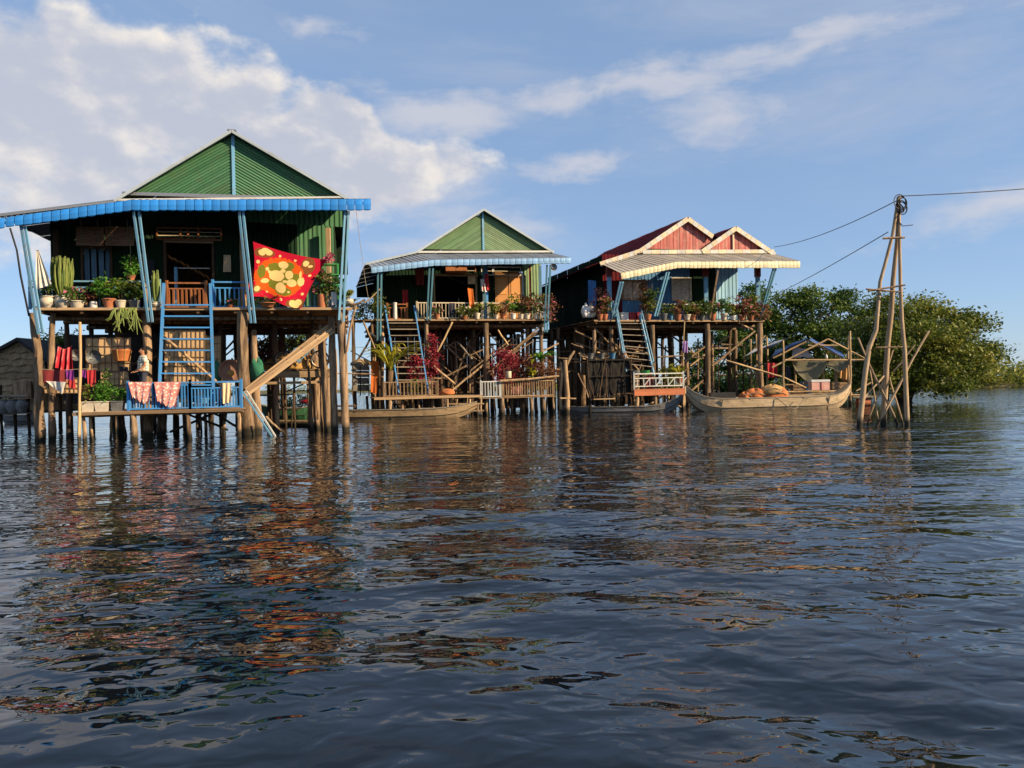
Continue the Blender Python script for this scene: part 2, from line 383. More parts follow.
def water_mat():
    m, nt, b, N, L = new_mat('water')
    b.inputs['Base Color'].default_value = (0.004, 0.006, 0.009, 1)
    b.inputs['Roughness'].default_value = 0.012
    b.inputs['IOR'].default_value = 1.5
    b.inputs['Specular IOR Level'].default_value = 0.5
    geo = N('ShaderNodeNewGeometry')

    def nz(scale, detail, rough, sx, sy, rot, dist=0.0):
        mp = N('ShaderNodeMapping'); L(geo.outputs['Position'], mp.inputs[0])
        mp.inputs['Rotation'].default_value = (0, 0, R(rot)); mp.inputs['Scale'].default_value = (sx, sy, 1)
        n = N('ShaderNodeTexNoise'); L(mp.outputs[0], n.inputs['Vector']); n.inputs['Scale'].default_value = scale
        n.inputs['Detail'].default_value = detail; n.inputs['Roughness'].default_value = rough; n.inputs['Distortion'].default_value = dist
        return n.outputs[0]
    a = nz(1.1, 2, 0.45, 0.75, 1.25, 14, 0.4)
    c = nz(5.2, 1.4, 0.4, 0.8, 1.2, -20, 0.5)
    calm = nz(0.16, 2, 0.5, 0.7, 1.3, 8)
    mc = N('ShaderNodeMapRange'); L(calm, mc.inputs[0]); mc.inputs[1].default_value = 0.36; mc.inputs[2].default_value = 0.62; mc.inputs[3].default_value = 0.45; mc.inputs[4].default_value = 1.15
    cm = N('ShaderNodeMath'); cm.operation = 'MULTIPLY'; L(c, cm.inputs[0]); L(mc.outputs[0], cm.inputs[1])
    b1 = N('ShaderNodeBump'); L(a, b1.inputs['Height']); b1.inputs['Strength'].default_value = 1.0; b1.inputs['Distance'].default_value = WATER_A
    b2 = N('ShaderNodeBump'); L(cm.outputs[0], b2.inputs['Height']); b2.inputs['Strength'].default_value = 1.0; b2.inputs['Distance'].default_value = WATER_C
    d = nz(12.0, 2, 0.5, 0.7, 1.3, 35, 0.3)
    dm = N('ShaderNodeMath'); dm.operation = 'MULTIPLY'; L(d, dm.inputs[0]); L(mc.outputs[0], dm.inputs[1])
    b3 = N('ShaderNodeBump'); L(dm.outputs[0], b3.inputs['Height']); b3.inputs['Strength'].default_value = 1.0; b3.inputs['Distance'].default_value = 0.0006
    L(b1.outputs[0], b2.inputs['Normal']); L(b2.outputs[0], b3.inputs['Normal']); L(b3.outputs[0], b.inputs['Normal'])


WATER_A, WATER_C = 0.082, 0.021
water_mat()

# ------------------------------------------------------------------ mesh helpers
ORG = {}          # object name -> world origin of its thing


def obj_from(me, name, parent=None):
    o = bpy.data.objects.new(name, me)
    COL.objects.link(o)
    if parent is not None:
        o.parent = parent
        ORG[o.name] = ORG[parent.name]
    return o


def tag(o, label, cat, group=None, kind=None):
    if label: o['label'] = label
    if cat: o['category'] = cat
    if group: o['group'] = group
    if kind: o['kind'] = kind
    return o


def thing(name, label, cat, loc, group=None):
    o = bpy.data.objects.new(name, None)
    o.empty_display_size = 0.2
    COL.objects.link(o)
    o.location = loc
    ORG[o.name] = V3(loc)
    return tag(o, label, cat, group)


class MB:
    def __init__(self):
        self.v = []; self.f = []; self.smooth = False

    def quad(self, a, b, c, d):
        i = len(self.v); self.v += [V3(a), V3(b), V3(c), V3(d)]; self.f.append((i, i + 1, i + 2, i + 3)); return self

    def poly(self, pts):
        i = len(self.v); self.v += [V3(p) for p in pts]; self.f.append(tuple(range(i, i + len(pts)))); return self

    def prism(self, pts, off):
        n = len(pts); i = len(self.v); off = V3(off)
        self.v += [V3(p) for p in pts] + [V3(p) + off for p in pts]
        self.f.append(tuple(range(i, i + n))); self.f.append(tuple(range(i + 2 * n - 1, i + n - 1, -1)))
        for k in range(n):
            j = (k + 1) % n
            self.f.append((i + k, i + n + k, i + n + j, i + j))
        return self

    def box(self, c, s, ax=None):
        c = V3(c); X, Y, Z = ax if ax else (V3((1, 0, 0)), V3((0, 1, 0)), V3((0, 0, 1)))
        X, Y, Z = X * s[0] / 2, Y * s[1] / 2, Z * s[2] / 2
        self.prism([c - X - Y - Z, c + X - Y - Z, c + X + Y - Z, c - X + Y - Z], Z * 2); return self

    def beam(self, a, b, w, t, up=V3((0, 0, 1))):
        a, b = V3(a), V3(b); d = b - a; ln = d.length; d = d.normalized()
        s = d.cross(up)
        if s.length < 1e-3: s = d.cross(V3((0, 1, 0)))
        s.normalize(); n = s.cross(d)
        return self.box((a + b) / 2, (w, t, ln), (s, n, d))

    def tube(self, pts, rad, seg=8, jit=0.0, cap=True):
        pts = [V3(p) for p in pts]; n = len(pts)
        rad = [rad] * n if isinstance(rad, (int, float)) else list(rad)
        i0 = len(self.v)
        prev = None
        for k, p in enumerate(pts):
            d = (pts[min(k + 1, n - 1)] - pts[max(k - 1, 0)]).normalized()
            ref = prev if prev is not None else (V3((1, 0, 0)) if abs(d.x) < 0.8 else V3((0, 1, 0)))
            s = (ref - d * ref.dot(d)).normalized(); prev = s
            t = d.cross(s)
            for j in range(seg):
                a = 2 * math.pi * j / seg; r = rad[k] * (1 + random.uniform(-jit, jit))
                self.v.append(p + (s * math.cos(a) + t * math.sin(a)) * r)
        for k in range(n - 1):
            for j in range(seg):
                a = i0 + k * seg + j; b = i0 + k * seg + (j + 1) % seg
                self.f.append((a, b, b + seg, a + seg))
        if cap:
            self.f.append(tuple(range(i0 + seg - 1, i0 - 1, -1))); self.f.append(tuple(range(i0 + (n - 1) * seg, i0 + n * seg)))
        self.smooth = True
        return self

    def lathe(self, c, prof, seg=16, ax=None):
        c = V3(c); X, Y, Z = ax if ax else (V3((1, 0, 0)), V3((0, 1, 0)), V3((0, 0, 1)))
        i0 = len(self.v)
        for r, z in prof:
            for j in range(seg):
                a = 2 * math.pi * j / seg
                self.v.append(c + (X * math.cos(a) + Y * math.sin(a)) * r + Z * z)
        for k in range(len(prof) - 1):
            for j in range(seg):
                a = i0 + k * seg + j; b = i0 + k * seg + (j + 1) % seg
                self.f.append((a, b, b + seg, a + seg))
        if prof[0][0] > 0.001: self.f.append(tuple(range(i0 + seg - 1, i0 - 1, -1)))
        if prof[-1][0] > 0.001: self.f.append(tuple(range(i0 + (len(prof) - 1) * seg, i0 + len(prof) * seg)))
        self.smooth = True
        return self

    def grid(self, fn, nu, nv):
        i0 = len(self.v)
        for a in range(nu + 1):
            for b in range(nv + 1):
                self.v.append(V3(fn(a / nu, b / nv)))
        for a in range(nu):
            for b in range(nv):
                k = i0 + a * (nv + 1) + b
                self.f.append((k, k + nv + 1, k + nv + 2, k + 1))
        return self

    def blob(self, c, r, seg=14, rings=8, bump=0.15, squash=0.0, seed=0):
        c = V3(c); rr = random.Random(seed)
        ph = [rr.uniform(0, 6.28) for _ in range(6)]

        def fn(a, b):
            th = a * 2 * math.pi; p = b * math.pi
            k = 1 + bump * (math.sin(3 * th + ph[0]) * math.sin(2 * p + ph[1]) + 0.6 * math.sin(5 * th + ph[2]) * math.sin(4 * p + ph[3]))
            z = math.cos(p) * k
            if squash: z = max(z, -squash)
            return c + V3((math.cos(th) * math.sin(p) * r[0] * k, math.sin(th) * math.sin(p) * r[1] * k, z * r[2]))
        self.grid(fn, seg, rings); self.smooth = True
        return self

    def mesh(self, name, org=V3((0, 0, 0)), smooth=None):
        me = bpy.data.meshes.new(name)
        me.from_pydata([tuple(v - org) for v in self.v], [], self.f)
        if self.smooth if smooth is None else smooth:
            me.polygons.foreach_set('use_smooth', [True] * len(me.polygons))
            try: me.set_sharp_from_angle(angle=R(50))
            except Exception: pass
        me.update()
        return me

    def build(self, name, mat, parent=None, loc=None, smooth=None):
        if parent is not None:
            org = ORG[parent.name]
        else:
            org = V3(loc) if loc is not None else min(self.v, key=lambda q: q.z).copy()
        me = self.mesh(name, org, smooth)
        me.materials.append(MATS[mat])
        o = obj_from(me, name, parent)
        if parent is None:
            o.location = org; ORG[o.name] = org
        return o


BARS = {}


def bar(name, a, b, w, t, mat, parent, up=V3((0, 0, 1))):
    """a squared timber between two points; all bars of one material share one mesh"""
    key = mat
    if key not in BARS:
        bm = bmesh.new(); bmesh.ops.create_cube(bm, size=1.0)
        me = bpy.data.meshes.new(mat + '_bar'); bm.to_mesh(me); bm.free()
        me.materials.append(MATS.get(mat + '_bar', MATS[mat])); BARS[key] = me
    a, b = V3(a), V3(b); d = b - a; ln = d.length; d.normalize()
    s = d.cross(up)
    if s.length < 1e-3: s = d.cross(V3((0, 1, 0)))
    s.normalize(); n = s.cross(d)
    o = obj_from(BARS[key], name, parent)
    M = Matrix((s * w, n * t, d * ln)).transposed().to_4x4()
    M.translation = (a + b) / 2 - ORG[parent.name]
    o.matrix_local = M
    return o


def pole(name, pts, r0, r1, mat, parent, seg=8, jit=0.10, wob=0.03, n=8):
    """a round timber; given two ends it gets a slight crook of its own"""
    pts = [V3(p) for p in pts]
    if len(pts) == 2 and n > 1:
        a, b = pts
        k1, k2 = (V3((random.uniform(-1, 1), random.uniform(-1, 1), 0)) * wob for _ in range(2))
        pts = [a.lerp(b, i / n) + k1 * math.sin(math.pi * i / n) + k2 * math.sin(2 * math.pi * i / n) for i in range(n + 1)]
    m = len(pts)
    for i in range(1, m - 1): pts[i] = pts[i] + V3((random.uniform(-1, 1), random.uniform(-1, 1), random.uniform(-.5, .5))) * (r0 * .16)
    return MB().tube(pts, [(r0 + (r1 - r0) * i / (m - 1)) * random.uniform(.9, 1.1) for i in range(m)], seg, jit).build(name, mat, parent)


def corr(name, A, B, C, D, pitch, amp, mat, parent, wob=0.0):
    """ribbed sheet over the patch A-B-C-D; the ribs run from the edge AB to the edge DC"""
    A, B, C, D = V3(A), V3(B), V3(C), V3(D)
    n = max(1, round((B - A).length / pitch)); nrm = (B - A).cross(D - A).normalized()
    prof = ((0.0, 0), (0.42, 0), (0.52, 1), (0.90, 1))
    ts = [((k + f) / n, h) for k in range(n) for f, h in prof] + [(1.0, 0)]
    mb = MB(); rows = 4 if wob else 1
    for t, h in ts:
        for r in range(rows + 1):
            s = r / rows
            p = A.lerp(B, t).lerp(D.lerp(C, t), s)
            mb.v.append(p + nrm * (amp * h + (wob * math.sin(7 * t + 5 * s + A.x) if wob else 0)))
    k = rows + 1
    for i in range(len(ts) - 1):
        for r in range(rows):
            a = i * k + r
            mb.f.append((a, a + k, a + k + 1, a + 1))
    return mb.build(name, mat, parent)


def sheets(name, A, B, C, D, width, pitch, amp, mat, parent, lap=0.012, wob=0.0):
    """lay ribbed sheets side by side from edge AD to edge BC"""
    A, B, C, D = V3(A), V3(B), V3(C), V3(D)
    n = max(1, round((B - A).length / width)); nrm = (B - A).cross(D - A).normalized()
    for k in range(n):
        t0, t1 = k / n, (k + 1) / n
        off = nrm * (lap * (k % 2))
        e = (D - A).normalized() * random.uniform(-0.02, 0.02)
        corr(name, A.lerp(B, t0) + off, A.lerp(B, t1) + off, D.lerp(C, t1) + off + e, D.lerp(C, t0) + off + e, pitch, amp, mat, parent, wob)


# leaves ---------------------------------------------------------------
def leaf_obj(name, C, size, mat, parent=None, aspect=0.45, up=0.5, rng=RNG, tone=None, loc=None, axis=None):
    """one mesh of many small pointed leaves centred on the rows of C"""
    C = np.asarray(C, dtype=np.float64); n = len(C)
    org = np.array(ORG[parent.name] if parent is not None else loc)
    nr = rng.normal(size=(n, 3)); nr[:, 2] = np.abs(nr[:, 2]) + up
    nr /= np.linalg.norm(nr, axis=1)[:, None]
    t = rng.normal(size=(n, 3)) if axis is None else np.asarray(axis) + rng.normal(size=(n, 3)) * 0.25
    t -= nr * (t * nr).sum(1)[:, None]; t /= np.linalg.norm(t, axis=1)[:, None] + 1e-9
    b = np.cross(nr, t)
    s = (np.asarray(size) * rng.uniform(0.6, 1.35, size=n))[:, None]
    base = C - t * s * 0.5; tip = C + t * s * 0.5 - np.array([0, 0, 1.0]) * s * 0.12
    l = C + b * s * aspect * 0.5 - t * s * 0.06; r = C - b * s * aspect * 0.5 - t * s * 0.06
    verts = np.stack([base, l, tip, r], 1).reshape(-1, 3) - org
    me = bpy.data.meshes.new(name)
    me.vertices.add(4 * n); me.vertices.foreach_set('co', verts.ravel())
    me.loops.add(4 * n); me.loops.foreach_set('vertex_index', np.arange(4 * n, dtype=np.int32))
    me.polygons.add(n); me.polygons.foreach_set('loop_start', np.arange(0, 4 * n, 4, dtype=np.int32))
    me.polygons.foreach_set('loop_total', np.full(n, 4, dtype=np.int32))
    me.update(calc_edges=True)
    tn = rng.uniform(0, 1, n) * 0.75 + rng.uniform(0, 0.25, n) if tone is None else np.clip(np.asarray(tone) + rng.normal(0, 0.16, n), 0, 1)
    at = me.attributes.new('tone', 'FLOAT', 'POINT'); at.data.foreach_set('value', np.repeat(tn, 4).astype(np.float32))
    me.materials.append(MATS[mat])
    o = obj_from(me, name, parent)
    if parent is None:
        o.location = org; ORG[o.name] = V3(org)
    return o


def cloud_pts(c, r, n, rng=RNG, shell=0.5):
    d = rng.normal(size=(n, 3)); d /= np.linalg.norm(d, axis=1)[:, None]
    k = rng.uniform(shell ** 3, 1, n) ** (1 / 3)
    return np.array(c) + d * k[:, None] * np.array(r)


def clumpy(c, r, clumps, per, cr, rng=RNG, shell=0.45, flat=0.7):
    """leaf positions gathered in clumps; returns positions and the clump's own tone"""
    cc = cloud_pts(c, r, clumps, rng, shell)
    out = []; tone = []
    for k in range(clumps):
        q = cr * rng.uniform(0.6, 1.4)
        p = rng.normal(size=(per, 3)) * np.array([q, q, q * flat]) * 0.55 + cc[k]
        out.append(p); tone += [rng.uniform(0.15, 0.8)] * per
    return np.concatenate(out), np.array(tone)

# ================================================================== the setting: water and banks
def wave_h(x, y):
    r = np.hypot(x, y)
    h = np.zeros_like(x)
    # wake swells rolling across, then wind chop
    for lam, ang, amp, ph in ((5.2, 97, 0.020, 0.3), (3.6, 78, 0.021, 1.9), (2.7, 104, 0.018, 4.0), (1.9, 66, 0.0115, 2.2), (1.45, 112, 0.0095, 0.9),
                              (1.05, 84, 0.0058, 5.1), (0.8, 58, 0.0040, 3.3), (0.62, 120, 0.0028, 1.1)):
        k = 2 * np.pi / lam; ca, sa = np.cos(R(ang)), np.sin(R(ang))
        s = x * ca + y * sa; t = -x * sa + y * ca
        env = 0.55 + 0.45 * np.sin(t * k * 0.13 + ph * 2 + 0.8 * np.sin(s * k * 0.09)) * np.cos(s * k * 0.11 + ph)
        warp = 0.9 * np.sin(t * k * 0.21 + ph) + 0.5 * np.sin(t * k * 0.47 + 1.7 * ph)
        fade = 1.0 / (1 + (r * 0.016 / (lam * 0.22)) ** 4)
        sn = np.sin(s * k + warp + ph)
        h += amp * env * fade * (sn + 0.22 * np.cos(2 * (s * k + warp + ph)))
    return h


def build_water():
    rad = [0.0, 0.5]
    while rad[-1] < 130: rad.append(rad[-1] * 1.0145 + 0.004)
    while rad[-1] < 5000: rad.append(rad[-1] * 1.35)
    rad = np.array(rad)
    ang = np.concatenate([np.arange(-180, -62, 6.0), np.arange(-62, 62, 0.34), np.arange(62, 180, 6.0)])
    na = len(ang)
    A, Q = np.meshgrid(np.radians(ang), rad)
    x = Q * np.sin(A); y = Q * np.cos(A)
    z = wave_h(x, y)
    v = np.stack([x, y, z], -1).reshape(-1, 3)
    nr = len(rad)
    i, j = np.meshgrid(np.arange(nr - 1), np.arange(na), indexing='ij')
    a = i * na + j; b = i * na + (j + 1) % na
    f = np.stack([a, a + na, b + na, b], -1).reshape(-1, 4)
    me = bpy.data.meshes.new('water')
    n = len(f)
    me.vertices.add(len(v)); me.vertices.foreach_set('co', v.ravel())
    me.loops.add(4 * n); me.loops.foreach_set('vertex_index', f.ravel().astype(np.int32))
    me.polygons.add(n); me.polygons.foreach_set('loop_start', np.arange(0, 4 * n, 4, dtype=np.int32)); me.polygons.foreach_set('loop_total', np.full(n, 4, dtype=np.int32))
    me.update(calc_edges=True)
    me.polygons.foreach_set('use_smooth', np.ones(n, dtype=bool))
    me.validate()
    me.materials.append(MATS['water'])
    o = obj_from(me, 'water'); tag(o, 'dark rippled lake water reflecting the houses', 'water', kind='structure')


build_water()


def build_bank():
    # low marshy bank: nearest at the right, drawing away to the left
    pts = [(150, 78), (95, 78), (62, 79), (46, 81), (30, 105), (0, 150), (-60, 175), (-140, 190), (-260, 200)]
    mb = MB()

    def edge(t, k):
        i = min(int(t * (len(pts) - 1)), len(pts) - 2); s = t * (len(pts) - 1) - i
        x = pts[i][0] * (1 - s) + pts[i + 1][0] * s; y = pts[i][1] * (1 - s) + pts[i + 1][1] * s
        d = math.hypot(x, y)
        return V3((x * (1 + k / d), y * (1 + k / d), 0))

    def fn(a, b):
        p = edge(a, b * 60 + 1.0 * math.sin(a * 90))
        p.z = -0.5 + 0.9 * min(1, b * 8) + 0.15 * math.sin(a * 60)
        return p
    mb.grid(fn, 120, 10)
    o = mb.build('far_bank', 'earth', None, (0, 0, 0), smooth=True)
    tag(o, 'low muddy lake bank far behind the houses', 'bank', kind='structure')
    C = []; T = []
    for k in range(760):
        t = RNG.uniform(0, 0.98) if k % 2 else RNG.uniform(0.12, 0.45)
        p = edge(t, RNG.uniform(0.4, 16))
        hgt = RNG.uniform(0.6, 1.5) * (1.0 + 0.4 * math.sin(t * 37)) * (0.6 + p.y / 160) * (1.9 if p.x > 28 else 1.0)
        w = RNG.uniform(0.8, 1.8) * (0.5 + p.y / 150)
        n = 60
        q = cloud_pts((p.x, p.y, 0.15 + hgt * 0.5), (w, w, hgt * 0.75), n, RNG, 0.3)
        C.append(q); T += [RNG.uniform(0.2, 0.9)] * n
    C = np.concatenate(C); C[:, 2] = np.maximum(C[:, 2], 0.05)
    o = leaf_obj('bank_vegetation', C, 0.42, 'leaf_olive', None, 0.5, 0.4, RNG, T, (0, 100, 0))
    tag(o, 'band of low green reeds and scrub along the far bank', 'vegetation', kind='stuff')


build_bank()


# ================================================================== shared pieces of the stilt houses
def gable_boards(parent, A, C, L, n, mat, out, thick=0.03):
    """boards laid parallel to the rake A-L, ending on the king post A-C and the base L-C; each laps the next a little"""
    A, C, L, out = V3(A), V3(C), V3(L), V3(out)
    for k in range(n):
        t0, t1 = k / n, (k + 0.94) / n
        pts = [A.lerp(C, t0), L.lerp(C, t0), L.lerp(C, t1), A.lerp(C, t1)]
        lift = out * thick
        mb = MB()
        a, b, c, d = pts
        mb.prism([a + lift * 0.3, b + lift * 0.3, c + lift * 1.3, d + lift * 1.3], -out * thick)
        mb.build('gable_board', mat, parent)


def valance(parent, tops, bots, fwd, width, mat):
    """folded sheet-metal tabs hanging along the eave"""
    fwd = V3(fwd)
    for s in range(len(tops) - 1):
        n = max(1, round((V3(tops[s + 1]) - V3(tops[s])).length / width))
        for k in range(n):
            t0, t1 = (k + 0.03) / n, (k + 0.97) / n
            mb = MB(); rows = []
            dz = random.uniform(-0.012, 0.012)
            for fr, push in ((0.0, -0.10), (0.04, 0.0), (0.5, 0.03), (0.93, 0.015), (1.0, -0.01)):
                row = []
                for j in range(4):
                    t = t0 + (t1 - t0) * j / 3
                    top = V3(tops[s]).lerp(V3(tops[s + 1]), t); bot = V3(bots[s]).lerp(V3(bots[s + 1]), t) + V3((0, 0, dz))
                    inset = 0.014 * (1 - abs(j / 3 * 2 - 1)) if j in (1, 2) else 0.0
                    row.append(top.lerp(bot, fr if fr < 0.99 else 1.0 - (0.05 if j in (0, 3) else 0)) + fwd * (push + inset))
                rows.append(row)
            for r in range(4):
                for j in range(3):
                    mb.quad(rows[r][j], rows[r][j + 1], rows[r + 1][j + 1], rows[r + 1][j])
            mb.build('valance_tab', mat, parent)


def railing(parent, a, b, h, n, mat, posts=True, mid=True, bw=0.045, balmat=None, low=0.06, name='railing', cross=False):
    a, b = V3(a), V3(b); up = V3((0, 0, h))
    mb = MB(); mb.beam(a + up, b + up, 0.07, 0.055)
    mb.beam(a + V3((0, 0, low)), b + V3((0, 0, low)), 0.05, 0.05)
    if mid: mb.beam(a + up * 0.78, b + up * 0.78, 0.045, 0.045)
    if posts:
        for t in (0, 1):
            p = a.lerp(b, t); mb.beam(p - V3((0, 0, 0.02)), p + up * 1.1, 0.075, 0.075)
    r = mb.build(name, mat, parent)
    bm_ = balmat or mat
    top = up * (0.77 if mid else 0.97)
    for k in range(n):
        t = (k + 0.5) / n
        p = a.lerp(b, t) + V3((random.uniform(-.012, .012), 0, 0))
        if cross and k % 2:
            q = a.lerp(b, (k + 1.5) / n)
            bar('baluster', p + V3((0, 0, low)), q + top, bw * 0.8, bw * 0.8, bm_, r)
        bar('baluster', p + V3((0, 0, low)), p + top + V3((random.uniform(-.012, .012), 0, 0)), bw, bw, bm_, r)
    return r


def deck(parent, fr, u0, u1, v0, v1, z, w, mat='deck_wood', name='floor_plank', along='u', thick=0.04):
    if along == 'u':
        n = max(1, round((v1 - v0) / w)); s = (v1 - v0) / n
        for k in range(n):
            v = v0 + s * (k + 0.5); e = random.uniform(0, 0.07)
            bar(name, fr.p(u0 - e, v, z - thick / 2), fr.p(u1 + random.uniform(0, .08), v, z - thick / 2 + random.uniform(-.004, .004)), s * 0.95, thick, mat, parent)
    else:
        n = max(1, round((u1 - u0) / w)); s = (u1 - u0) / n
        for k in range(n):
            u = u0 + s * (k + 0.5); e = random.uniform(-0.03, 0.08)
            bar(name, fr.p(u, v0 - e, z - thick / 2), fr.p(u, v1, z - thick / 2 + random.uniform(-.004, .004)), s * 0.95, thick, mat, parent)


def stilts(parent, fr, us, vs, z, r=0.11, mat='dark_wood', skip=()):  # rear rows take dark timber: the shade under the floor put into their colour
    for v in vs:
        for u in us:
            if (u, v) in skip: continue
            uu = u + random.uniform(-.25, .25); lean = random.uniform(-.12, .12)
            pole('stilt', [fr.p(uu + lean, v, -0.9), fr.p(uu, v, z)], r * random.uniform(0.85, 1.25), r * random.uniform(.7, .95), mat, parent, 8, .08, .05)


def clutter(parent, fr, x0, x1, ytop, v0, v1, n, zt):
    """thin props, rails and leaning poles crowding the space under a floor"""
    for k in range(n):
        v = random.uniform(v0, v1); u = fr.uz(random.uniform(x0, x1), 380, v)[0]; kind = random.random()
        m = random.choice(['stilt', 'dark_wood', 'pale_wood', 'dark_wood', 'stilt'])
        if kind < .45: a, b = fr.p(u, v, -.6), fr.p(u + random.uniform(-.25, .25), v, random.uniform(1.6, zt))
        elif kind < .8:
            L_ = random.uniform(1.2, 2.6) * random.choice((-1, 1)); z = random.uniform(.6, zt - 1.4); a, b = fr.p(u, v, z), fr.p(u + L_, v, z + random.uniform(.7, 1.9))
        else: z = random.uniform(.7, zt - .6); a, b = fr.p(u, v, z), fr.p(u + random.uniform(1.0, 2.6), v, z + random.uniform(-.1, .1))
        r = random.uniform(.03, .06); pole('prop_pole', [a, b], r, r * .85, m, parent, 6, .1, .04, 6)


def px_pole(parent, fr, name, x0, y0, v0, x1, y1, v1, r0, r1, mat, sink=0.0, **k):
    a = fr.q(x0, y0, v0); b = fr.q(x1, y1, v1)
    if sink: b = V3((b.x, b.y, -sink)) if abs(b.z) < 0.6 else b
    return pole(name, [b, a], r1, r0, mat, parent, **k)


def house_shell(parent, fr, u0, u1, v0, v1, z0, z1, front, wallmat, sidemat, pitch=0.19, backz=None, right_u=None):
    """ribbed-sheet walls; front = list of (ua, ub, za, zb, mat) panels"""
    for ua, ub, za, zb, m in front:
        sheets('wall_panel', fr.p(ua, v0, za), fr.p(ub, v0, za), fr.p(ub, v0, zb), fr.p(ua, v0, zb), 0.85, pitch, 0.025, m or wallmat, parent)
    sheets('wall_panel', fr.p(u0, v1, z0), fr.p(u0, v0, z0), fr.p(u0, v0, z1), fr.p(u0, v1, z1), 0.95, pitch, 0.025, sidemat, parent)
    ru = u1 if right_u is None else right_u
    sheets('wall_panel', fr.p(ru, v0, z0), fr.p(ru, v1, z0), fr.p(ru, v1, z1), fr.p(ru, v0, z1), 0.95, pitch, 0.025, sidemat, parent)
    sheets('wall_panel', fr.p(u1, v1, z0), fr.p(u0, v1, z0), fr.p(u0, v1, z1), fr.p(u1, v1, z1), 1.1, pitch, 0.025, sidemat, parent)


def roof(parent, fr, pts, v0, v1, mat, width=0.95, pitch=0.20, thick=0.0, matL=None):
    """pts: cross-section as (u, z) from left eave to right eave; one row of sheets for each slope"""
    for k in range(len(pts) - 1):
        (ua, za), (ub, zb) = pts[k], pts[k + 1]
        hi, lo = ((ub, zb), (ua, za)) if zb > za else ((ua, za), (ub, zb))
        m = mat[k] if isinstance(mat, (list, tuple)) else mat
        sheets('roof_panel', fr.p(hi[0], v0, hi[1]), fr.p(hi[0], v1, hi[1]), fr.p(lo[0], v1, lo[1]), fr.p(lo[0], v0, lo[1]), width, pitch, 0.03, m, parent)


def rake(parent, fr, pts, v, h, mat, thick=0.05, drop=0.5):
    for k in range(len(pts) - 1):
        a = fr.p(pts[k][0], v, pts[k][1]); b = fr.p(pts[k + 1][0], v, pts[k + 1][1])
        dz = V3((0, 0, -h * drop + 0.05))
        bar('rake_board', a + dz, b + dz, thick, h, mat, parent)


def awning(parent, backs, fronts, mat, width=0.95, pitch=0.2):
    for k in range(len(backs) - 1):
        sheets('awning_panel', backs[k], backs[k + 1], fronts[k + 1], fronts[k], width, pitch, 0.025, mat, parent)


def ladder(name, label, cat, bl, tl, br, tr, nr, smat, rmat, sw=0.07, sd=0.12, rw=0.06, ext=0.0, rail=None, group=None, rd=0.05, f0=0.05, f1=0.97):
    bl, tl, br, tr = map(V3, (bl, tl, br, tr))
    t = thing(name, label, cat, (bl + br) / 2, group)
    dl = (tl - bl).normalized(); dr = (tr - br).normalized()
    fw = (tl - bl).cross(br - bl).normalized()
    bar('stringer', bl, tl + dl * ext, sw, sd, smat, t, fw); bar('stringer', br, tr + dr * ext, sw, sd, smat, t, fw)
    for k in range(nr):
        f = f0 + (f1 - f0) * k / (nr - 1)
        bar('rung', bl.lerp(tl, f), br.lerp(tr, f), rw, rd, rmat, t)
    if rail:
        for b_, t_, d_ in ((bl, tl, dl), (br, tr, dr)):
            bar('handrail', b_ + V3((0, 0, rail)), t_ + d_ * ext + V3((0, 0, rail)), .05, .05, smat, t)
            for f in (.1, .55, 1.0): bar('handrail_post', b_.lerp(t_, f), b_.lerp(t_, f) + V3((0, 0, rail)), .04, .04, smat, t)
    return t


# ================================================================== plants, pots, cloths and other small things
def pot_mb(c, r, h, style='flare', seg=12):
    mb = MB()
    if style == 'flare': prof = [(r * .62, 0), (r * .98, h * .86), (r * 1.08, h * .88), (r * 1.08, h), (r * .93, h), (r * .88, h * .8), (0.002, h * .78)]
    elif style == 'urn': prof = [(r * .6, 0), (r * .95, h * .3), (r * 1.08, h * .6), (r * .85, h * .88), (r * 1.0, h * .94), (r * .98, h), (r * .82, h), (r * .8, h * .85), (0.002, h * .84)]
    else: prof = [(r * .95, 0), (r, h * .05), (r, h), (r * .92, h), (r * .9, h * .85), (0.002, h * .84)]
    return mb.lathe(c, prof, seg)


def potted(label, base, r, h, ph, pr, potmat='terracotta', leaf='leaf', n=120, size=0.13, style='flare', flower=None, group='potted plants on the verandas', name='potted_plant', shape=(1, 1, 1), up=0.4, drape=0.0):
    base = V3(base)
    t = thing(name, label, 'plant', base, group)
    pot_mb(base, pr, ph, style).build('pot', potmat, t)
    c = base + V3((0, 0, ph + h * 0.5))
    for k in range(3):
        a = random.uniform(0, 6.28)
        MB().tube([base + V3((0, 0, ph * .7)), c + V3((math.cos(a) * r * .3, math.sin(a) * r * .3, 0)), c + V3((math.cos(a) * r * .6, math.sin(a) * r * .6, h * .3))], [.012, .009, .005], 5).build('stem', 'bark', t)
    P, T = clumpy(c, (r * shape[0], r * shape[1], h * 0.5 * shape[2]), max(5, n // 14), 14, r * 0.35, RNG, 0.2)
    if drape:
        d = np.hypot(P[:, 0] - base.x, P[:, 1] - base.y) / r
        P[:, 2] -= drape * np.clip(d - 0.4, 0, 1.5) ** 1.4
    leaf_obj('foliage', P, size, leaf, t, 0.5, up, RNG, T)
    if flower:
        k = RNG.choice(len(P), max(5, len(P) // 7), replace=False)
        FL = leaf_obj('flowers', P[k] + np.array([0, -0.04, 0.03]), size * 0.75, flower, t, 0.9, up, RNG)
        FL['kind'] = 'stuff'
    return t


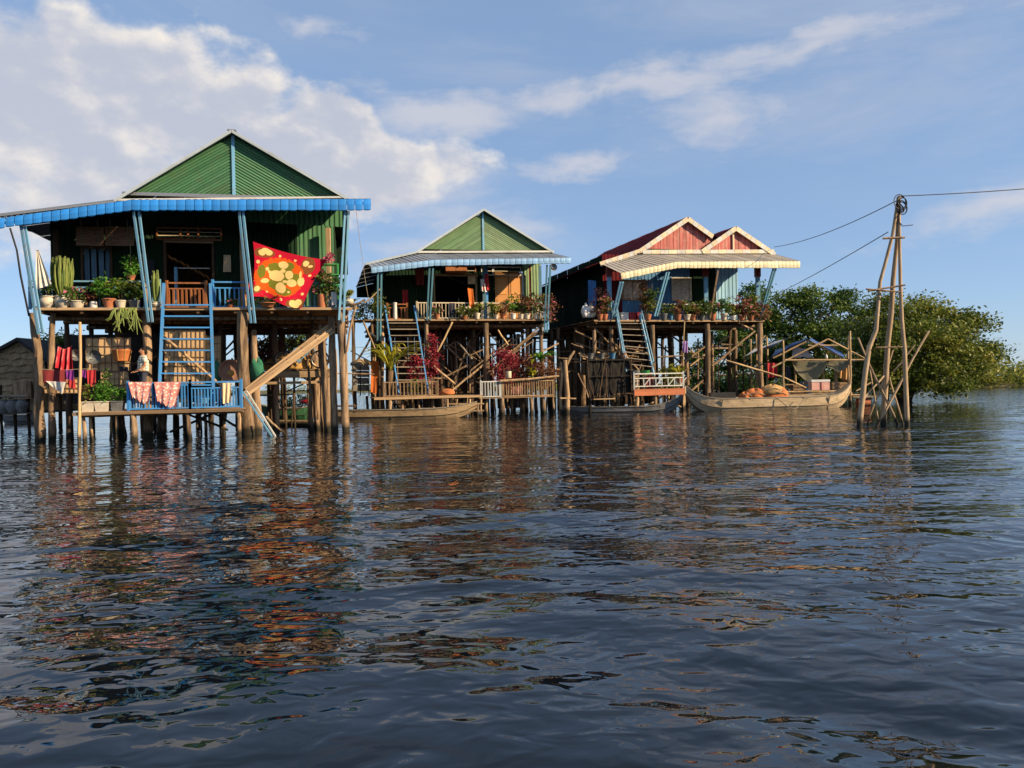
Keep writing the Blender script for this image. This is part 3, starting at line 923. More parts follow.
def blade_plant(label, base, h, n, mat, potmat=None, pr=0.16, ph=0.22, w=0.05, spread=0.5, group='potted plants on the verandas', name='potted_plant', arch=0.4, segs=5):
    """a plant of long arching blades (palm, bromeliad, cordyline)"""
    base = V3(base)
    t = thing(name, label, 'plant', base, group)
    top = base.copy()
    if potmat:
        pot_mb(base, pr, ph).build('pot', potmat, t); top = base + V3((0, 0, ph * .85))
    for k in range(n):
        a = 2.4 * k + random.uniform(-.3, .3); ln = h * random.uniform(.65, 1.1); sp = spread * random.uniform(.4, 1.1)
        d = V3((math.cos(a), math.sin(a), 0)); s = V3((-d.y, d.x, 0))
        mb = MB(); rows = []
        for j in range(segs + 1):
            f = j / segs
            p = top + d * (ln * sp * f ** 1.2) + V3((0, 0, ln * (f - arch * f ** 2.6)))
            ww = w * (0.35 + 1.3 * f) * (1 - f) ** 0.6 + 0.004
            rows.append((p - s * ww, p + V3((0, 0, -ww * .4)), p + s * ww))
        for j in range(segs):
            mb.quad(rows[j][0], rows[j][1], rows[j + 1][1], rows[j + 1][0]); mb.quad(rows[j][1], rows[j][2], rows[j + 1][2], rows[j + 1][1])
        o = mb.build('leaf', mat, t)
        at = o.data.attributes.new('tone', 'FLOAT', 'POINT'); at.data.foreach_set('value', [random.uniform(.1, .95)] * len(o.data.vertices))
    return t


def cactus(label, base, h, n, spread, potmat='white_pot', pr=.2, ph=.3, group='potted plants on the verandas', rad=0.04):
    base = V3(base); t = thing('potted_cactus', label, 'plant', base, group)
    pot_mb(base, pr, ph, 'urn').build('pot', potmat, t)
    for k in range(n):
        a = random.uniform(0, 6.28); q = spread * math.sqrt(random.random()); hh = h * random.uniform(.62, 1.0)
        p = base + V3((math.cos(a) * q * .35, math.sin(a) * q * .35, ph * .8)); e = base + V3((math.cos(a) * q, math.sin(a) * q, ph + hh))
        m = p.lerp(e, .4) + V3((math.cos(a) * q * .3, math.sin(a) * q * .3, 0))
        o = MB().tube([p, m, p.lerp(e, .75) + V3((math.cos(a), math.sin(a), 0)) * q * .2, e], [rad * .8, rad, rad, rad * .45], 6, .12).build('stem', 'cactus', t)
        at = o.data.attributes.new('tone', 'FLOAT', 'POINT'); at.data.foreach_set('value', [random.uniform(.1, 1)] * len(o.data.vertices))
    return t


def bush(label, base, r, clumps, per, size, leaf, name='bush', group=None, cr=None, stems=4, up=.4, flower=None, cat='plant'):
    base = V3(base); t = thing(name, label, cat, base, group)
    c = base + V3((0, 0, r[2] * 0.9))
    for k in range(stems):
        a = random.uniform(0, 6.28); e = c + V3((math.cos(a) * r[0] * .6, math.sin(a) * r[1] * .6, r[2] * random.uniform(-.1, .5)))
        MB().tube([base + V3((math.cos(a) * .05, math.sin(a) * .05, -.02)), base.lerp(e, .5) + V3((0, 0, r[2] * .15)), e], [.025, .018, .008], 5).build('stem', 'bark', t)
    P, T = clumpy(c, r, clumps, per, cr or min(r) * .4, RNG, .3)
    leaf_obj('foliage', P, size, leaf, t, .5, up, RNG, T)
    if flower:
        k = RNG.choice(len(P), len(P) // 6, replace=False)
        FL = leaf_obj('flowers', P[k] + np.array([0, -.03, .03]), size * .8, flower, t, .9, up, RNG)
        FL['kind'] = 'stuff'
    return t


def cloth(name, label, cat, tl, tr, br, bl, mat, fold=0.03, nf=4, sag=0.0, fwd=V3((0, -1, 0)), group=None, hem=0.0, parent=None, res=(14, 8)):
    """hanging cloth between four corners with vertical folds and real thickness"""
    tl, tr, br, bl = map(V3, (tl, tr, br, bl)); ph = random.uniform(0, 6)
    mb = MB()

    def fn(back):
        def f(a, b):
            p = tl.lerp(tr, a).lerp(bl.lerp(br, a), b)
            p = p + fwd * (fold * math.sin(nf * 2 * math.pi * a + ph + 1.2 * b) * (0.35 + 0.65 * b)) - V3((0, 0, sag * math.sin(math.pi * a) * (1 - b * .5)))
            p.z += hem * math.sin(nf * 2 * math.pi * a * 1.3 + ph) * b
            return p - fwd * (0.008 if back else 0)
        return f
    mb.grid(fn(False), *res); mb.grid(fn(True), *res)
    mb.smooth = True
    o = mb.build(name, mat, parent)
    if parent is None: tag(o, label, cat, group)
    return o


def boat(name, label, pts, prof, mat, thwarts=3, group=None, rim='grey_wood', flat=0.62, th=0.04, inner=None):
    """pts: list of (centre point at waterline, half width, gunwale z, keel z) from end to end; planked hull with inside, thwarts and rubbing strake"""
    n = len(pts)
    root = thing(name, label, 'boat', V3((pts[n // 2][0].x, pts[n // 2][0].y, 0)), group)
    ring = []
    for i, (c, w, zg, zk) in enumerate(pts):
        d = (pts[min(i + 1, n - 1)][0] - pts[max(i - 1, 0)][0]); d.z = 0; d.normalize(); s = V3((-d.y, d.x, 0))
        out = [c + s * w + V3((0, 0, zg)), c + s * w * .93 + V3((0, 0, zk + (zg - zk) * .5)), c + s * w * flat + V3((0, 0, zk + (zg - zk) * .1)), c + V3((0, 0, zk)),
               c - s * w * flat + V3((0, 0, zk + (zg - zk) * .1)), c - s * w * .93 + V3((0, 0, zk + (zg - zk) * .5)), c - s * w + V3((0, 0, zg))]
        wi = max(w - th, 0.004)
        inn = [c - s * wi + V3((0, 0, zg)), c - s * wi * .9 + V3((0, 0, zk + (zg - zk) * .52)), c - s * wi * flat + V3((0, 0, zk + .05 + (zg - zk) * .12)),
               c + s * wi * flat + V3((0, 0, zk + .05 + (zg - zk) * .12)), c + s * wi * .9 + V3((0, 0, zk + (zg - zk) * .52)), c + s * wi + V3((0, 0, zg))]
        ring.append(out + inn)
    mb = MB(); m = len(ring[0])
    for r_ in ring: mb.v += r_
    for i in range(n - 1):
        for j in range(m):
            a = i * m + j; b = i * m + (j + 1) % m
            mb.f.append((a, b, b + m, a + m))
    mb.f.append(tuple(range(m - 1, -1, -1))); mb.f.append(tuple(range((n - 1) * m, n * m)))
    mb.build('hull', mat, root, smooth=False)
    for sgn, idx in ((1, 0), (-1, 6)):
        MB().tube([V3(r_[idx]) + V3((0, 0, .012)) for r_ in ring], .028, 5).build('gunwale', rim, root)
    for idx in (1, 5, 2, 4):
        MB().tube([V3(r_[idx]) for r_ in ring], .014, 4).build('strake', 'dark_wood', root)
    for k in range(thwarts):
        i = 1 + (k + 1) * (n - 2) // (thwarts + 1)
        bar('thwart', ring[i][0] - V3((0, 0, .08)), ring[i][6] - V3((0, 0, .08)), .16, .03, 'deck_wood', root)
    return root

# ================================================================== HOUSE 1 (nearest, bright blue awning)
F1 = Frame(G(200, 437), 12)


def carpet_material():
    m, nt, b, N, L = new_mat('carpet')
    uv = N('ShaderNodeUVMap'); uv.uv_map = 'weave'
    sep = N('ShaderNodeSeparateXYZ'); L(uv.outputs[0], sep.inputs[0])
    nz = N('ShaderNodeTexNoise'); L(uv.outputs[0], nz.inputs['Vector']); nz.inputs['Scale'].default_value = 30; nz.inputs['Detail'].default_value = 2

    def mt(op, a, c):
        n = N('ShaderNodeMath'); n.operation = op
        for i, s in enumerate((a, c)):
            if isinstance(s, (int, float)): n.inputs[i].default_value = s
            else: L(s, n.inputs[i])
        return n.outputs[0]
    wob = mt('MULTIPLY', mt('SUBTRACT', nz.outputs[0], 0.5), 0.7)
    cur = None

    def paint(lst, col):
        nonlocal cur
        best = None
        for x, y, rx, ry in lst:
            d = mt('ADD', mt('POWER', mt('DIVIDE', mt('SUBTRACT', sep.outputs[0], x / 100), rx / 100), 2.0), mt('POWER', mt('DIVIDE', mt('SUBTRACT', sep.outputs[1], y / 100), ry / 100), 2.0))
            best = d if best is None else mt('MINIMUM', best, d)
        mk = mt('LESS_THAN', mt('ADD', best, wob), 1.0)
        mx = N('ShaderNodeMixRGB'); L(mk, mx.inputs[0]); L(cur, mx.inputs[1]); mx.inputs[2].default_value = rgba(col); cur = mx.outputs[0]
    base = N('ShaderNodeRGB'); base.outputs[0].default_value = (0.50, 0.010, 0.035, 1); cur = base.outputs[0]
    P = lambda l: [(240 + a / 6.98, 210 + c / 6.98, r / 6.98, s / 6.98) for a, c, r, s in l]
    paint(P([(170, 292, 75, 36), (480, 380, 50, 60), (120, 555, 45, 30), (390, 645, 70, 36)]), (0.22, 0.075, 0.025))
    paint(P([(278, 462, 178, 140)]), (0.78, 0.10, 0.012))
    paint(P([(150, 430, 30, 50), (245, 400, 55, 40), (250, 515, 50, 40), (340, 380, 45, 30), (400, 470, 40, 40), (310, 560, 60, 30), (300, 450, 90, 70)]), (0.17, 0.17, 0.02))
    paint(P([(305, 372, 36, 27), (260, 455, 56, 40), (350, 440, 30, 30), (370, 497, 36, 27), (292, 538, 36, 38), (178, 498, 30, 18), (150, 292, 26, 22), (200, 288, 26, 22), (175, 272, 26, 16),
             (190, 410, 13, 14), (206, 430, 11, 11), (120, 360, 13, 13), (465, 362, 22, 20), (125, 553, 22, 20), (372, 640, 26, 24), (412, 638, 26, 24), (392, 660, 24, 16), (438, 490, 25, 32), (280, 308, 9, 10),
             (388, 338, 10, 9), (500, 452, 13, 9), (447, 580, 11, 10), (292, 618, 9, 10), (348, 560, 9, 8), (432, 440, 9, 28), (498, 385, 18, 9), (305, 415, 18, 14), (322, 490, 18, 10), (92, 495, 8, 10), (195, 580, 8, 7)]), (0.78, 0.56, 0.22))
    L(cur, b.inputs['Base Color']); b.inputs['Roughness'].default_value = 0.95; b.inputs['Specular IOR Level'].default_value = 0.1
    bp = N('ShaderNodeBump'); L(nz.outputs[0], bp.inputs['Height']); bp.inputs['Strength'].default_value = 0.15; L(bp.outputs[0], b.inputs['Normal'])


carpet_material()


def check_shirt():
    m, nt, b, N, L = new_mat('check_shirt')
    tc = N('ShaderNodeTexCoord'); mp = N('ShaderNodeMapping'); L(tc.outputs['Object'], mp.inputs[0])
    cols = []
    for ax in ('X', 'Z'):
        w = N('ShaderNodeTexWave'); w.bands_direction = ax; L(mp.outputs[0], w.inputs['Vector']); w.inputs['Scale'].default_value = 3.4
        g = N('ShaderNodeMath'); g.operation = 'GREATER_THAN'; L(w.outputs['Fac'], g.inputs[0]); g.inputs[1].default_value = 0.72; cols.append(g.outputs[0])
    mx = N('ShaderNodeMath'); mx.operation = 'ADD'; L(cols[0], mx.inputs[0]); L(cols[1], mx.inputs[1])
    ml = N('ShaderNodeMath'); ml.operation = 'MULTIPLY'; L(mx.outputs[0], ml.inputs[0]); ml.inputs[1].default_value = 0.45
    mix = N('ShaderNodeMixRGB'); L(ml.outputs[0], mix.inputs[0]); mix.inputs[1].default_value = (0.72, 0.70, 0.58, 1); mix.inputs[2].default_value = (0.05, 0.09, 0.07, 1)
    L(mix.outputs[0], b.inputs['Base Color']); b.inputs['Roughness'].default_value = 0.95


check_shirt()


def batik():
    m, nt, b, N, L = new_mat('batik')
    tc = N('ShaderNodeTexCoord'); v = N('ShaderNodeTexVoronoi'); L(tc.outputs['Object'], v.inputs['Vector']); v.inputs['Scale'].default_value = 13
    r = N('ShaderNodeMapRange'); L(v.outputs['Distance'], r.inputs[0]); r.inputs[1].default_value = .3; r.inputs[2].default_value = .45
    mix = N('ShaderNodeMixRGB'); L(r.outputs[0], mix.inputs[0]); mix.inputs[1].default_value = (0.80, 0.64, 0.58, 1); mix.inputs[2].default_value = (0.62, 0.22, 0.19, 1)
    L(mix.outputs[0], b.inputs['Base Color']); b.inputs['Roughness'].default_value = .95


batik()


def house_one():
    F = F1; q = F.q; V = F.V; U = F.U
    VG, VR, VF, VW, VB = 1.1, 0.8, -1.1, 2.3, 10.0
    h = thing('stilt_house', 'nearest stilt house with green gable, bright blue awning and a red carpet on its veranda', 'house', F.O, 'stilt houses on the lake')
    uz = F.uz
    zd = uz(200, 307.5, 0)[1]
    uL, uR = uz(36, 308, 0)[0], uz(347, 308, 0)[0]
    # ---- floor, beams, stilts
    deck(h, F, uL, uR, 0, VB, zd, 0.3)
    bar('rim_board', F.p(uL - .05, -0.03, zd - .05), F.p(uR + .35, -0.03, zd - .05), .03, .085, 'pale_wood', h)
    n = 9
    for k in range(n):
        u = uL + .15 + (uR - uL - .3) * k / (n - 1)
        bar('joist', F.p(u, 0.02, zd - .13), F.p(u, VB, zd - .13), .09, .15, 'dark_wood', h)
    rows = (1.1, 2.6, 5.2, 7.6, 9.7)
    for v in rows:
        pole('floor_beam', [F.p(uL, v, zd - .29), F.p(uR, v, zd - .29)], .085, .085, 'stilt', h, wob=.02)
    px_pole(h, F, 'stilt', 33, 313, .15, 42, 439, .15, .13, .17, 'stilt', 1.0, jit=.10, wob=.05)
    px_pole(h, F, 'stilt', 53, 313, .5, 51, 432, .5, .10, .12, 'stilt', 1.0)
    px_pole(h, F, 'stilt', 146, 313, .6, 147, 432, .6, .15, .16, 'stilt', 1.0)
    px_pole(h, F, 'stilt', 243, 312, .15, 249, 437, .15, .19, .26, 'stilt', 1.0, jit=.10, wob=.05)
    px_pole(h, F, 'stilt', 254, 330, 1.0, 258, 434, 1.0, .11, .20, 'stilt', 1.0, jit=.07, wob=.03)
    px_pole(h, F, 'stilt', 341, 305, .15, 346.5, 433, .15, .15, .16, 'stilt', 1.0, jit=.10, wob=.05)
    px_pole(h, F, 'stilt', 331, 316, .5, 336, 431, .5, .12, .14, 'stilt', 1.0)
    px_pole(h, F, 'stilt', 322, 325, 1.0, 328, 430, 1.0, .13, .15, 'stilt', 1.0)
    px_pole(h, F, 'stilt', 315, 330, 2.6, 316, 420, 2.6, .12, .14, 'stilt', 1.0)
    px_pole(h, F, 'stilt', 309, 335, 5.2, 311, 412, 5.2, .12, .14, 'stilt', 1.0)
    us = [uL + .3 + (uR - uL - 1.6) * k / 5 for k in range(6)]
    stilts(h, F, us, (2.6, 5.2, 7.6, 9.7), zd - .2, .12)
    clutter(h, F, 55, 335, 320, 1.4, 6, 46, zd - .3)
    # ---- walls
    zt = uz(230, 205, VW)[1]
    ux = lambda x, y=270: uz(x, y, VW)[0]
    zz = lambda y, x=150: uz(x, y, VW)[1]
    wl, wr = ux(52), ux(334)
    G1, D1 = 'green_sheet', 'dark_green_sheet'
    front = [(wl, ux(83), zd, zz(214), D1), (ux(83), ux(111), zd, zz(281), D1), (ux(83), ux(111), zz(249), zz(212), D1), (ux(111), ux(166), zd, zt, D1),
             (ux(166), ux(213), zz(241), zt, D1), (ux(213), ux(252), zd, zt, D1), (ux(252), ux(298), zd, zt, D1), (ux(298), wr, zd, zt, G1)]  # one green wall: its shade and sunlit end painted in with dark and light sheets
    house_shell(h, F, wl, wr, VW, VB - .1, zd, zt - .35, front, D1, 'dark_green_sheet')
    # doorway: frame, inner room partition, grille over the lintel
    df = MB(); a, b = ux(165.5), ux(213.5); zt2 = zz(240.5)
    df.box(F.p(a, VW - .04, (zd + zt2) / 2), (.09, .12, zt2 - zd), (U, V, V3((0, 0, 1)))); df.box(F.p(b, VW - .04, (zd + zt2) / 2), (.09, .12, zt2 - zd), (U, V, V3((0, 0, 1))))
    df.box(F.p((a + b) / 2, VW - .04, zt2 + .06), (b - a + .2, .14, .15), (U, V, V3((0, 0, 1))))
    df.build('door_frame', 'dark_wood', h)
    vg = MB(); a, b = ux(158.5), ux(222.5); z0, z1 = zz(239.5), zz(228)
    for zc in (z0, z1): vg.box(F.p((a + b) / 2, VW - .1, zc), (b - a, .05, .06), (U, V, V3((0, 0, 1))))
    for uc in (a, b, a + (b - a) * .36, a + (b - a) * .48, a + (b - a) * .64): vg.box(F.p(uc, VW - .1, (z0 + z1) / 2), (.05, .045, z1 - z0), (U, V, V3((0, 0, 1))))
    g = vg.build('vent_grille', 'brown_varnish', h)
    for f in (.33, .66): bar('slat', F.p(a, VW - .1, z0 + (z1 - z0) * f), F.p(b, VW - .1, z0 + (z1 - z0) * f), .03, .03, 'cream_paint', g)
    bar('lintel', F.p(ux(165), VW - .08, zz(241.5)), F.p(ux(214), VW - .08, zz(241.5)), .06, .1, 'pale_wood', h)
    bar('curtain_rail', F.p(ux(180), VW - .3, zz(269)), F.p(ux(211), VW - .3, zz(269)), .03, .03, 'white_paint', h)
    bar('inner_post', F.p(ux(177.5), VW - .3, zd), F.p(ux(177.5), VW - .3, zz(268)), .1, .08, 'pale_blue', h)
    sheets('partition', F.p(ux(120), 6, zd), F.p(ux(260), 6, zd), F.p(ux(260), 6, zt), F.p(ux(120), 6, zt), 1.2, .25, .02, 'dark_wood', h)
    # window with curtains
    wf = MB(); a, b = ux(82.5), ux(111.5); z0, z1 = zz(281.5), zz(248.5)
    for uc in (a, b): wf.box(F.p(uc, VW - .03, (z0 + z1) / 2), (.07, .1, z1 - z0), (U, V, V3((0, 0, 1))))
    for zc in (z0, z1): wf.box(F.p((a + b) / 2, VW - .03, zc), (b - a + .1, .11, .07), (U, V, V3((0, 0, 1))))
    w = wf.build('window', 'dark_wood', h)
    for k in range(4):
        ua = a + (b - a) * k / 4 + .04; ub = a + (b - a) * (k + 1) / 4 - .03
        cloth('curtain', None, None, F.p(ua, VW + .06, z1), F.p(ub, VW + .06, z1), F.p(ub, VW + .06, z0), F.p(ua, VW + .06, z0), 'curtain_blue', .02, 2, parent=w)
    # house posts on the veranda
    for x, y0, y1, v, m in ((242, 226, 300, 1.9, 'pale_wood'), (328, 228, 300, 1.9, 'pale_wood'), (56, 230, 300, 1.9, 'dark_wood'), (143.5, 254, 290, 1.4, 'pale_wood')):
        u, z1 = uz(x, y0, v); bar('veranda_post', F.p(u, v, zd), F.p(u, v, z1), .16, .16, m, h)
    a, b = uz(246, 212, .9), uz(342, 212, .9)
    corr('hanging_panel', F.p(a[0], .9, uz(246, 222, .9)[1]), F.p(b[0], .9, uz(342, 227, .9)[1]), F.p(b[0], .9, b[1] + .2), F.p(a[0], .9, a[1] + .2), .18, .025, G1, h)
    # ---- gable
    ap = uz(231.5, 131, VR); lb = uz(114, 201, VR); le = uz(-4, 215.5, VR); re = uz(347, 198.5, VR)
    roof(h, F, [le, lb, ap, re], VR + .02, VB + .5, ['grey_roof', 'green_roof', 'green_roof'])
    rake(h, F, [le, lb], VR, .10, 'grey_metal'); rake(h, F, [lb, ap], VR, .10, 'trim_paint'); rake(h, F, [ap, re], VR, .10, 'trim_paint')
    bar('ridge_cap', F.p(ap[0], VR, ap[1] + .05), F.p(ap[0], VB + .5, ap[1] + .05), .3, .04, 'grey_metal', h)
    A = uz(233, 136, VG); Lb = uz(126, 197, VG); Rb = uz(344, 196, VG)
    zb = (Lb[1] + Rb[1]) / 2
    Aw, Cw, Lw, Rw = F.p(A[0], VG, A[1]), F.p(A[0], VG, zb), F.p(Lb[0], VG, zb), F.p(Rb[0], VG, zb)
    gable_boards(h, Aw, Cw, Lw, 20, G1, -V, .035); gable_boards(h, Aw, Cw, Rw, 20, G1, -V, .035)
    MB().prism([Lw + V * .05, Rw + V * .05, Aw + V * .05], V * .03).build('gable_backing', 'green_sheet', h)
    bar('king_post', Cw - V * .06, Aw - V * .06, .11, .05, 'pale_blue', h, V)
    bar('gable_sill', F.p(Lb[0] - .1, VG - .08, zb - .03), F.p(Rb[0] + .05, VG - .08, zb - .03), .12, .12, 'grey_metal', h)
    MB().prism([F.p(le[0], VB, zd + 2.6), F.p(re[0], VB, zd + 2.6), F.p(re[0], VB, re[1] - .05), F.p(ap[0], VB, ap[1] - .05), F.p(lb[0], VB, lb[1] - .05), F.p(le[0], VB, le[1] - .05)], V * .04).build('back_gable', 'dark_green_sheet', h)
    # ---- awning
    backs = [q(-2, 217.5, VG - .15), q(116, 202.5, VG - .15), q(347, 199.5, VG - .15)]
    tops = [q(-4, 218.5, VF), q(132, 199.3, VF), q(371, 198.6, VF)]
    bots = [q(-4, 229, VF), q(132, 211, VF), q(371, 210.6, VF)]
    awning(h, backs, tops, 'grey_roof')
    valance(h, tops, bots, -V, .28, 'blue_awning')
    bar('flashing', backs[1] + V3((0, 0, .06)) - V * .1, backs[2] + V3((0, 0, .06)) - V * .1, .12, .07, 'white_paint', h)
    for k in range(2):
        bar('eave_beam', tops[k] - V3((0, 0, .14)) + V * .12, tops[k + 1] - V3((0, 0, .14)) + V * .12, .06, .1, 'teal_paint', h)
    for f in np.linspace(.03, .97, 12):
        s = 0 if f < .36 else 1; t = f / .36 if s == 0 else (f - .36) / .64
        bar('rafter', backs[s].lerp(backs[s + 1], t) - V3((0, 0, .1)), tops[s].lerp(tops[s + 1], t) - V3((0, 0, .1)), .05, .09, 'dark_wood', h)
    # braces, in pairs
    for x0, y0, x1, y1 in ((21, 226, 38.5, 334), (25, 226, 43, 334), (133.6, 211, 148.6, 322), (139, 211, 152.5, 322), (239, 211, 251, 323), (243, 211, 255, 323), (345, 211, 339, 320), (348.5, 211, 343.5, 322)):
        bar('brace', q(x1, y1, -.06), q(x0, y0, VF + .15), .075, .06, 'pale_blue', h)
    pole('drain_pipe', [q(10, 228, VF + .1), q(17, 250, VF + .3), q(20.5, 275, VF + .5), q(29, 316, -.1)], .035, .035, 'black_pipe', h, 6, 0)
    # ---- railings and gate
    RV = .42
    zr = uz(200, 282, RV)[1] - zd
    ur = lambda x: uz(x, 300, RV)[0]
    railing(h, F.p(ur(30), RV, zd), F.p(ur(142), RV, zd), zr, 22, 'pale_blue')
    railing(h, F.p(ur(142), RV, zd), F.p(ur(160), RV, zd), zr, 4, 'pale_blue')
    railing(h, F.p(ur(213), RV, zd), F.p(ur(251), RV, zd), zr, 8, 'blue_paint')
    railing(h, F.p(ur(251), RV, zd), F.p(ur(342), RV, zd), zr, 18, 'pale_blue')
    railing(h, F.p(ur(167), .45, zd), F.p(ur(206), .45, zd), zr * .96, 9, 'brown_varnish', name='gate', bw=.06)
    railing(h, F.p(uR - .1, .15, zd), F.p(uR - .1, VW, zd), zr, 9, 'pale_blue')
    railing(h, F.p(uL + .1, .15, zd), F.p(uL + .1, VW, zd), zr, 9, 'pale_blue')
    # ---- rolled wicker blinds, net, carpet
    for x0, x1, lab in ((76.5, 104, 'brown wicker blind hanging over the curtained window, left of the pair'), (105.5, 134, 'brown wicker blind beside the blue brace, right of the pair')):
        t = thing('wicker_blind', lab, 'blind', q((x0 + x1) / 2, 246, 1.3), 'wicker blinds under the blue awning')
        a, b = q(x0, 245.5, 1.3), q(x1, 245.5, 1.3); zt_ = q(x0, 226.5, 1.3).z
        nsl = 9
        for k in range(nsl):
            zc = a.z + (zt_ - a.z) * (k + .5) / nsl
            pole('slat', [V3((a.x, a.y, zc)), V3((b.x, b.y, zc))], .045, .045, 'wicker', t, 6, .15, .01, 6)
        for f in (.2, .8): bar('tie', a.lerp(b, f) - V * .06, a.lerp(b, f) - V * .06 + V3((0, 0, zt_ - a.z + .25)), .03, .02, 'rope', t)
    cloth('mosquito_net', 'white mosquito net tied up at the left end of the veranda', 'net', q(36.5, 250, -.1), q(38.5, 250, -.1), q(52, 284, -.2), q(36, 290, -.2), 'cloth_white', .05, 3)
    mb = MB()
    c4 = [(253, 241.5), (327, 260), (302, 308), (254.5, 296.5)]

    def pxy(a, b):
        t = (c4[0][0] + (c4[1][0] - c4[0][0]) * a, c4[0][1] + (c4[1][1] - c4[0][1]) * a); s = (c4[3][0] + (c4[2][0] - c4[3][0]) * a, c4[3][1] + (c4[2][1] - c4[3][1]) * a)
        return t[0] + (s[0] - t[0]) * b, t[1] + (s[1] - t[1]) * b

    def cf(off):
        def f(a, b):
            x, y = pxy(a, b)
            y += 2.6 * math.sin(math.pi * a) * (1 - b) - 2.0 * math.sin(2 * math.pi * a) * b; x -= 2.5 * math.sin(math.pi * b) * a - 1.0 * math.sin(5 * b) * (1 - a)
            return q(x, y, -.16 + off - .07 * math.sin(3.2 * a * math.pi + 2 * b) * (.3 + .7 * b) - .025 * math.sin(9 * a + 7 * b))
        return f
    mb.grid(cf(0), 26, 20); mb.grid(cf(.012), 26, 20); mb.smooth = True
    o = mb.build('carpet', 'carpet', None, q(280, 300, -.16))
    ul = o.data.uv_layers.new(name='weave')
    uvs = []
    for rep in range(2):
        for i in range(27):
            for j in range(21): x, y = pxy(i / 26, j / 20); uvs.append((x / 100, y / 100))
    for lp in o.data.loops: ul.data[lp.index].uv = uvs[lp.vertex_index]
    tag(o, 'red carpet with orange oval and cream flowers hung over the veranda rail', 'carpet')
    cloth('blanket', 'pink cloth hanging beside the left edge of the red carpet', 'cloth', q(252.5, 268, -.1), q(254.5, 268, -.1), q(256, 301, -.1), q(246, 297, -.1), 'cloth_red', .03, 2)

    # ---- plants on the veranda
    def on(x, v=-.0 + .35): return F.p(uz(x, 303, v)[0], v, zd)
    PG = 'potted plants on the blue railed veranda'
    cactus('tall bushy green cactus in a pale urn near the left end of the blue railing', on(63, .15), 1.35, 150, .34, 'white_pot', .26, .42, PG, .027)
    cactus('narrow green cactus in a cream tub just left of the blue ladder head', on(156, .1), 1.15, 26, .13, 'white_pot', .17, .2, PG, .03)
    for x, lab, r, hh, ph, pr, pm, lf, n_, fl, st in (
            (48, 'large pale jar with trailing leaves at the left corner of the veranda', .35, .5, .4, .25, 'white_pot', 'leaf_dark', 130, None, 'urn'),
            (77, 'pink flowering plant in a wide pale bowl right of the tall cactus', .42, .35, .24, .28, 'white_pot', 'leaf', 150, 'petal_pink', 'flare'),
            (93.5, 'small dark leaved plant in a white pot left of the round green shrub', .26, .5, .22, .12, 'white_plastic', 'leaf_maroon', 100, None, 'cyl'),
            (109, 'round bright green shrub in a terracotta pot under the curtained window', .44, .55, .32, .22, 'terracotta', 'leaf_bright', 260, None, 'flare'),
            (121, 'leggy green plant in an orange pot above the hanging creeper', .45, .6, .26, .2, 'white_pot', 'leaf_olive', 180, None, 'flare'),
            (134, 'dark green shrub in a brown pot left of the paired blue braces', .3, .65, .26, .18, 'grey_pot', 'leaf_dark', 160, None, 'flare'),
            (231, 'tiny pink flower in a low pot right of the ladder head', .14, .2, .1, .12, 'terracotta', 'leaf', 40, 'petal_pink', 'flare'),
            (322, 'leafy plant in a tall brown pot right of the red carpet', .3, .7, .5, .16, 'terracotta', 'leaf_olive', 170, 'petal_pink', 'cyl'),
            (335, 'dark green bush at the right end of the blue railed veranda', .3, .8, .3, .18, 'blue_pot', 'leaf_dark', 160, None, 'flare')):
        potted(lab, on(x, .16), r * 1.2, hh * 1.35, ph, pr, pm, lf, int(n_ * 2.2), .14, st, fl, PG)
    # hanging creeper, shelf of seedlings
    t = thing('creeper', 'pale green creeper hanging below the veranda floor left of the ladder', 'plant', on(124, -.1))
    for k in range(26):
        u0, z0 = uz(random.uniform(114, 136), 306, -.12); ln = random.uniform(.3, 1.0); d = random.uniform(-.3, .3)
        pts = [F.p(u0, -.1, zd - .02), F.p(u0 + d * .3, -.22, zd - .02 - ln * .3), F.p(u0 + d * .7, -.2, zd - ln * .75), F.p(u0 + d * 1.2, -.24 - .1 * abs(d), zd - ln + .06 * random.random())]
        o = MB().tube(pts, [.022, .028, .024, .01], 5, .2).build('stem', 'cactus', t)
        at = o.data.attributes.new('tone', 'FLOAT', 'POINT'); at.data.foreach_set('value', [random.uniform(.3, 1)] * len(o.data.vertices))
    potted('low bushy seedlings in a long trough below the red carpet', on(268, -.0), .5, .22, .16, .3, 'terracotta', 'leaf_olive', 200, .1, group=PG, shape=(1.3, .5, 1))
    cloth('plastic_bag', 'small clear plastic bag tied to the rail right of the carpet', 'bag', q(331, 292, -.1), q(337, 292, -.1), q(337, 305, -.1), q(331, 305, -.1), 'cloth_white', .03, 2)
    # shrine shelf, hanging plant, stool and chair in the shade of the veranda
    t = thing('shrine_shelf', 'small green shrine shelf with flowers at the right end of the veranda', 'shrine', F.p(uz(331, 300, 1.2)[0], 1.2, zd))
    b0 = ORG[t.name]
    for du in (-.28, .28):
        for dv in (-.2, .2): bar('leg', b0 + U * du + V * dv, b0 + U * du + V * dv + V3((0, 0, 1.75)), .05, .05, 'green_plastic', t)
    for z in (.95, 1.35, 1.74): bar('shelf', b0 - U * .32 + V3((0, 0, z)), b0 + U * .32 + V3((0, 0, z)), .46, .035, 'green_plastic', t)
    P, T = clumpy(b0 + V3((0, -.1, 1.95)), (.22, .15, .2), 14, 10, .1, RNG, .1); leaf_obj('flowers', P, .1, 'petal_pink', t, .8, .2, RNG, T)['kind'] = 'stuff'
    t = thing('hanging_plant', 'yellow green plant hanging left of the paired blue braces', 'plant', q(131, 284, .6)); c = q(131, 281, .6)
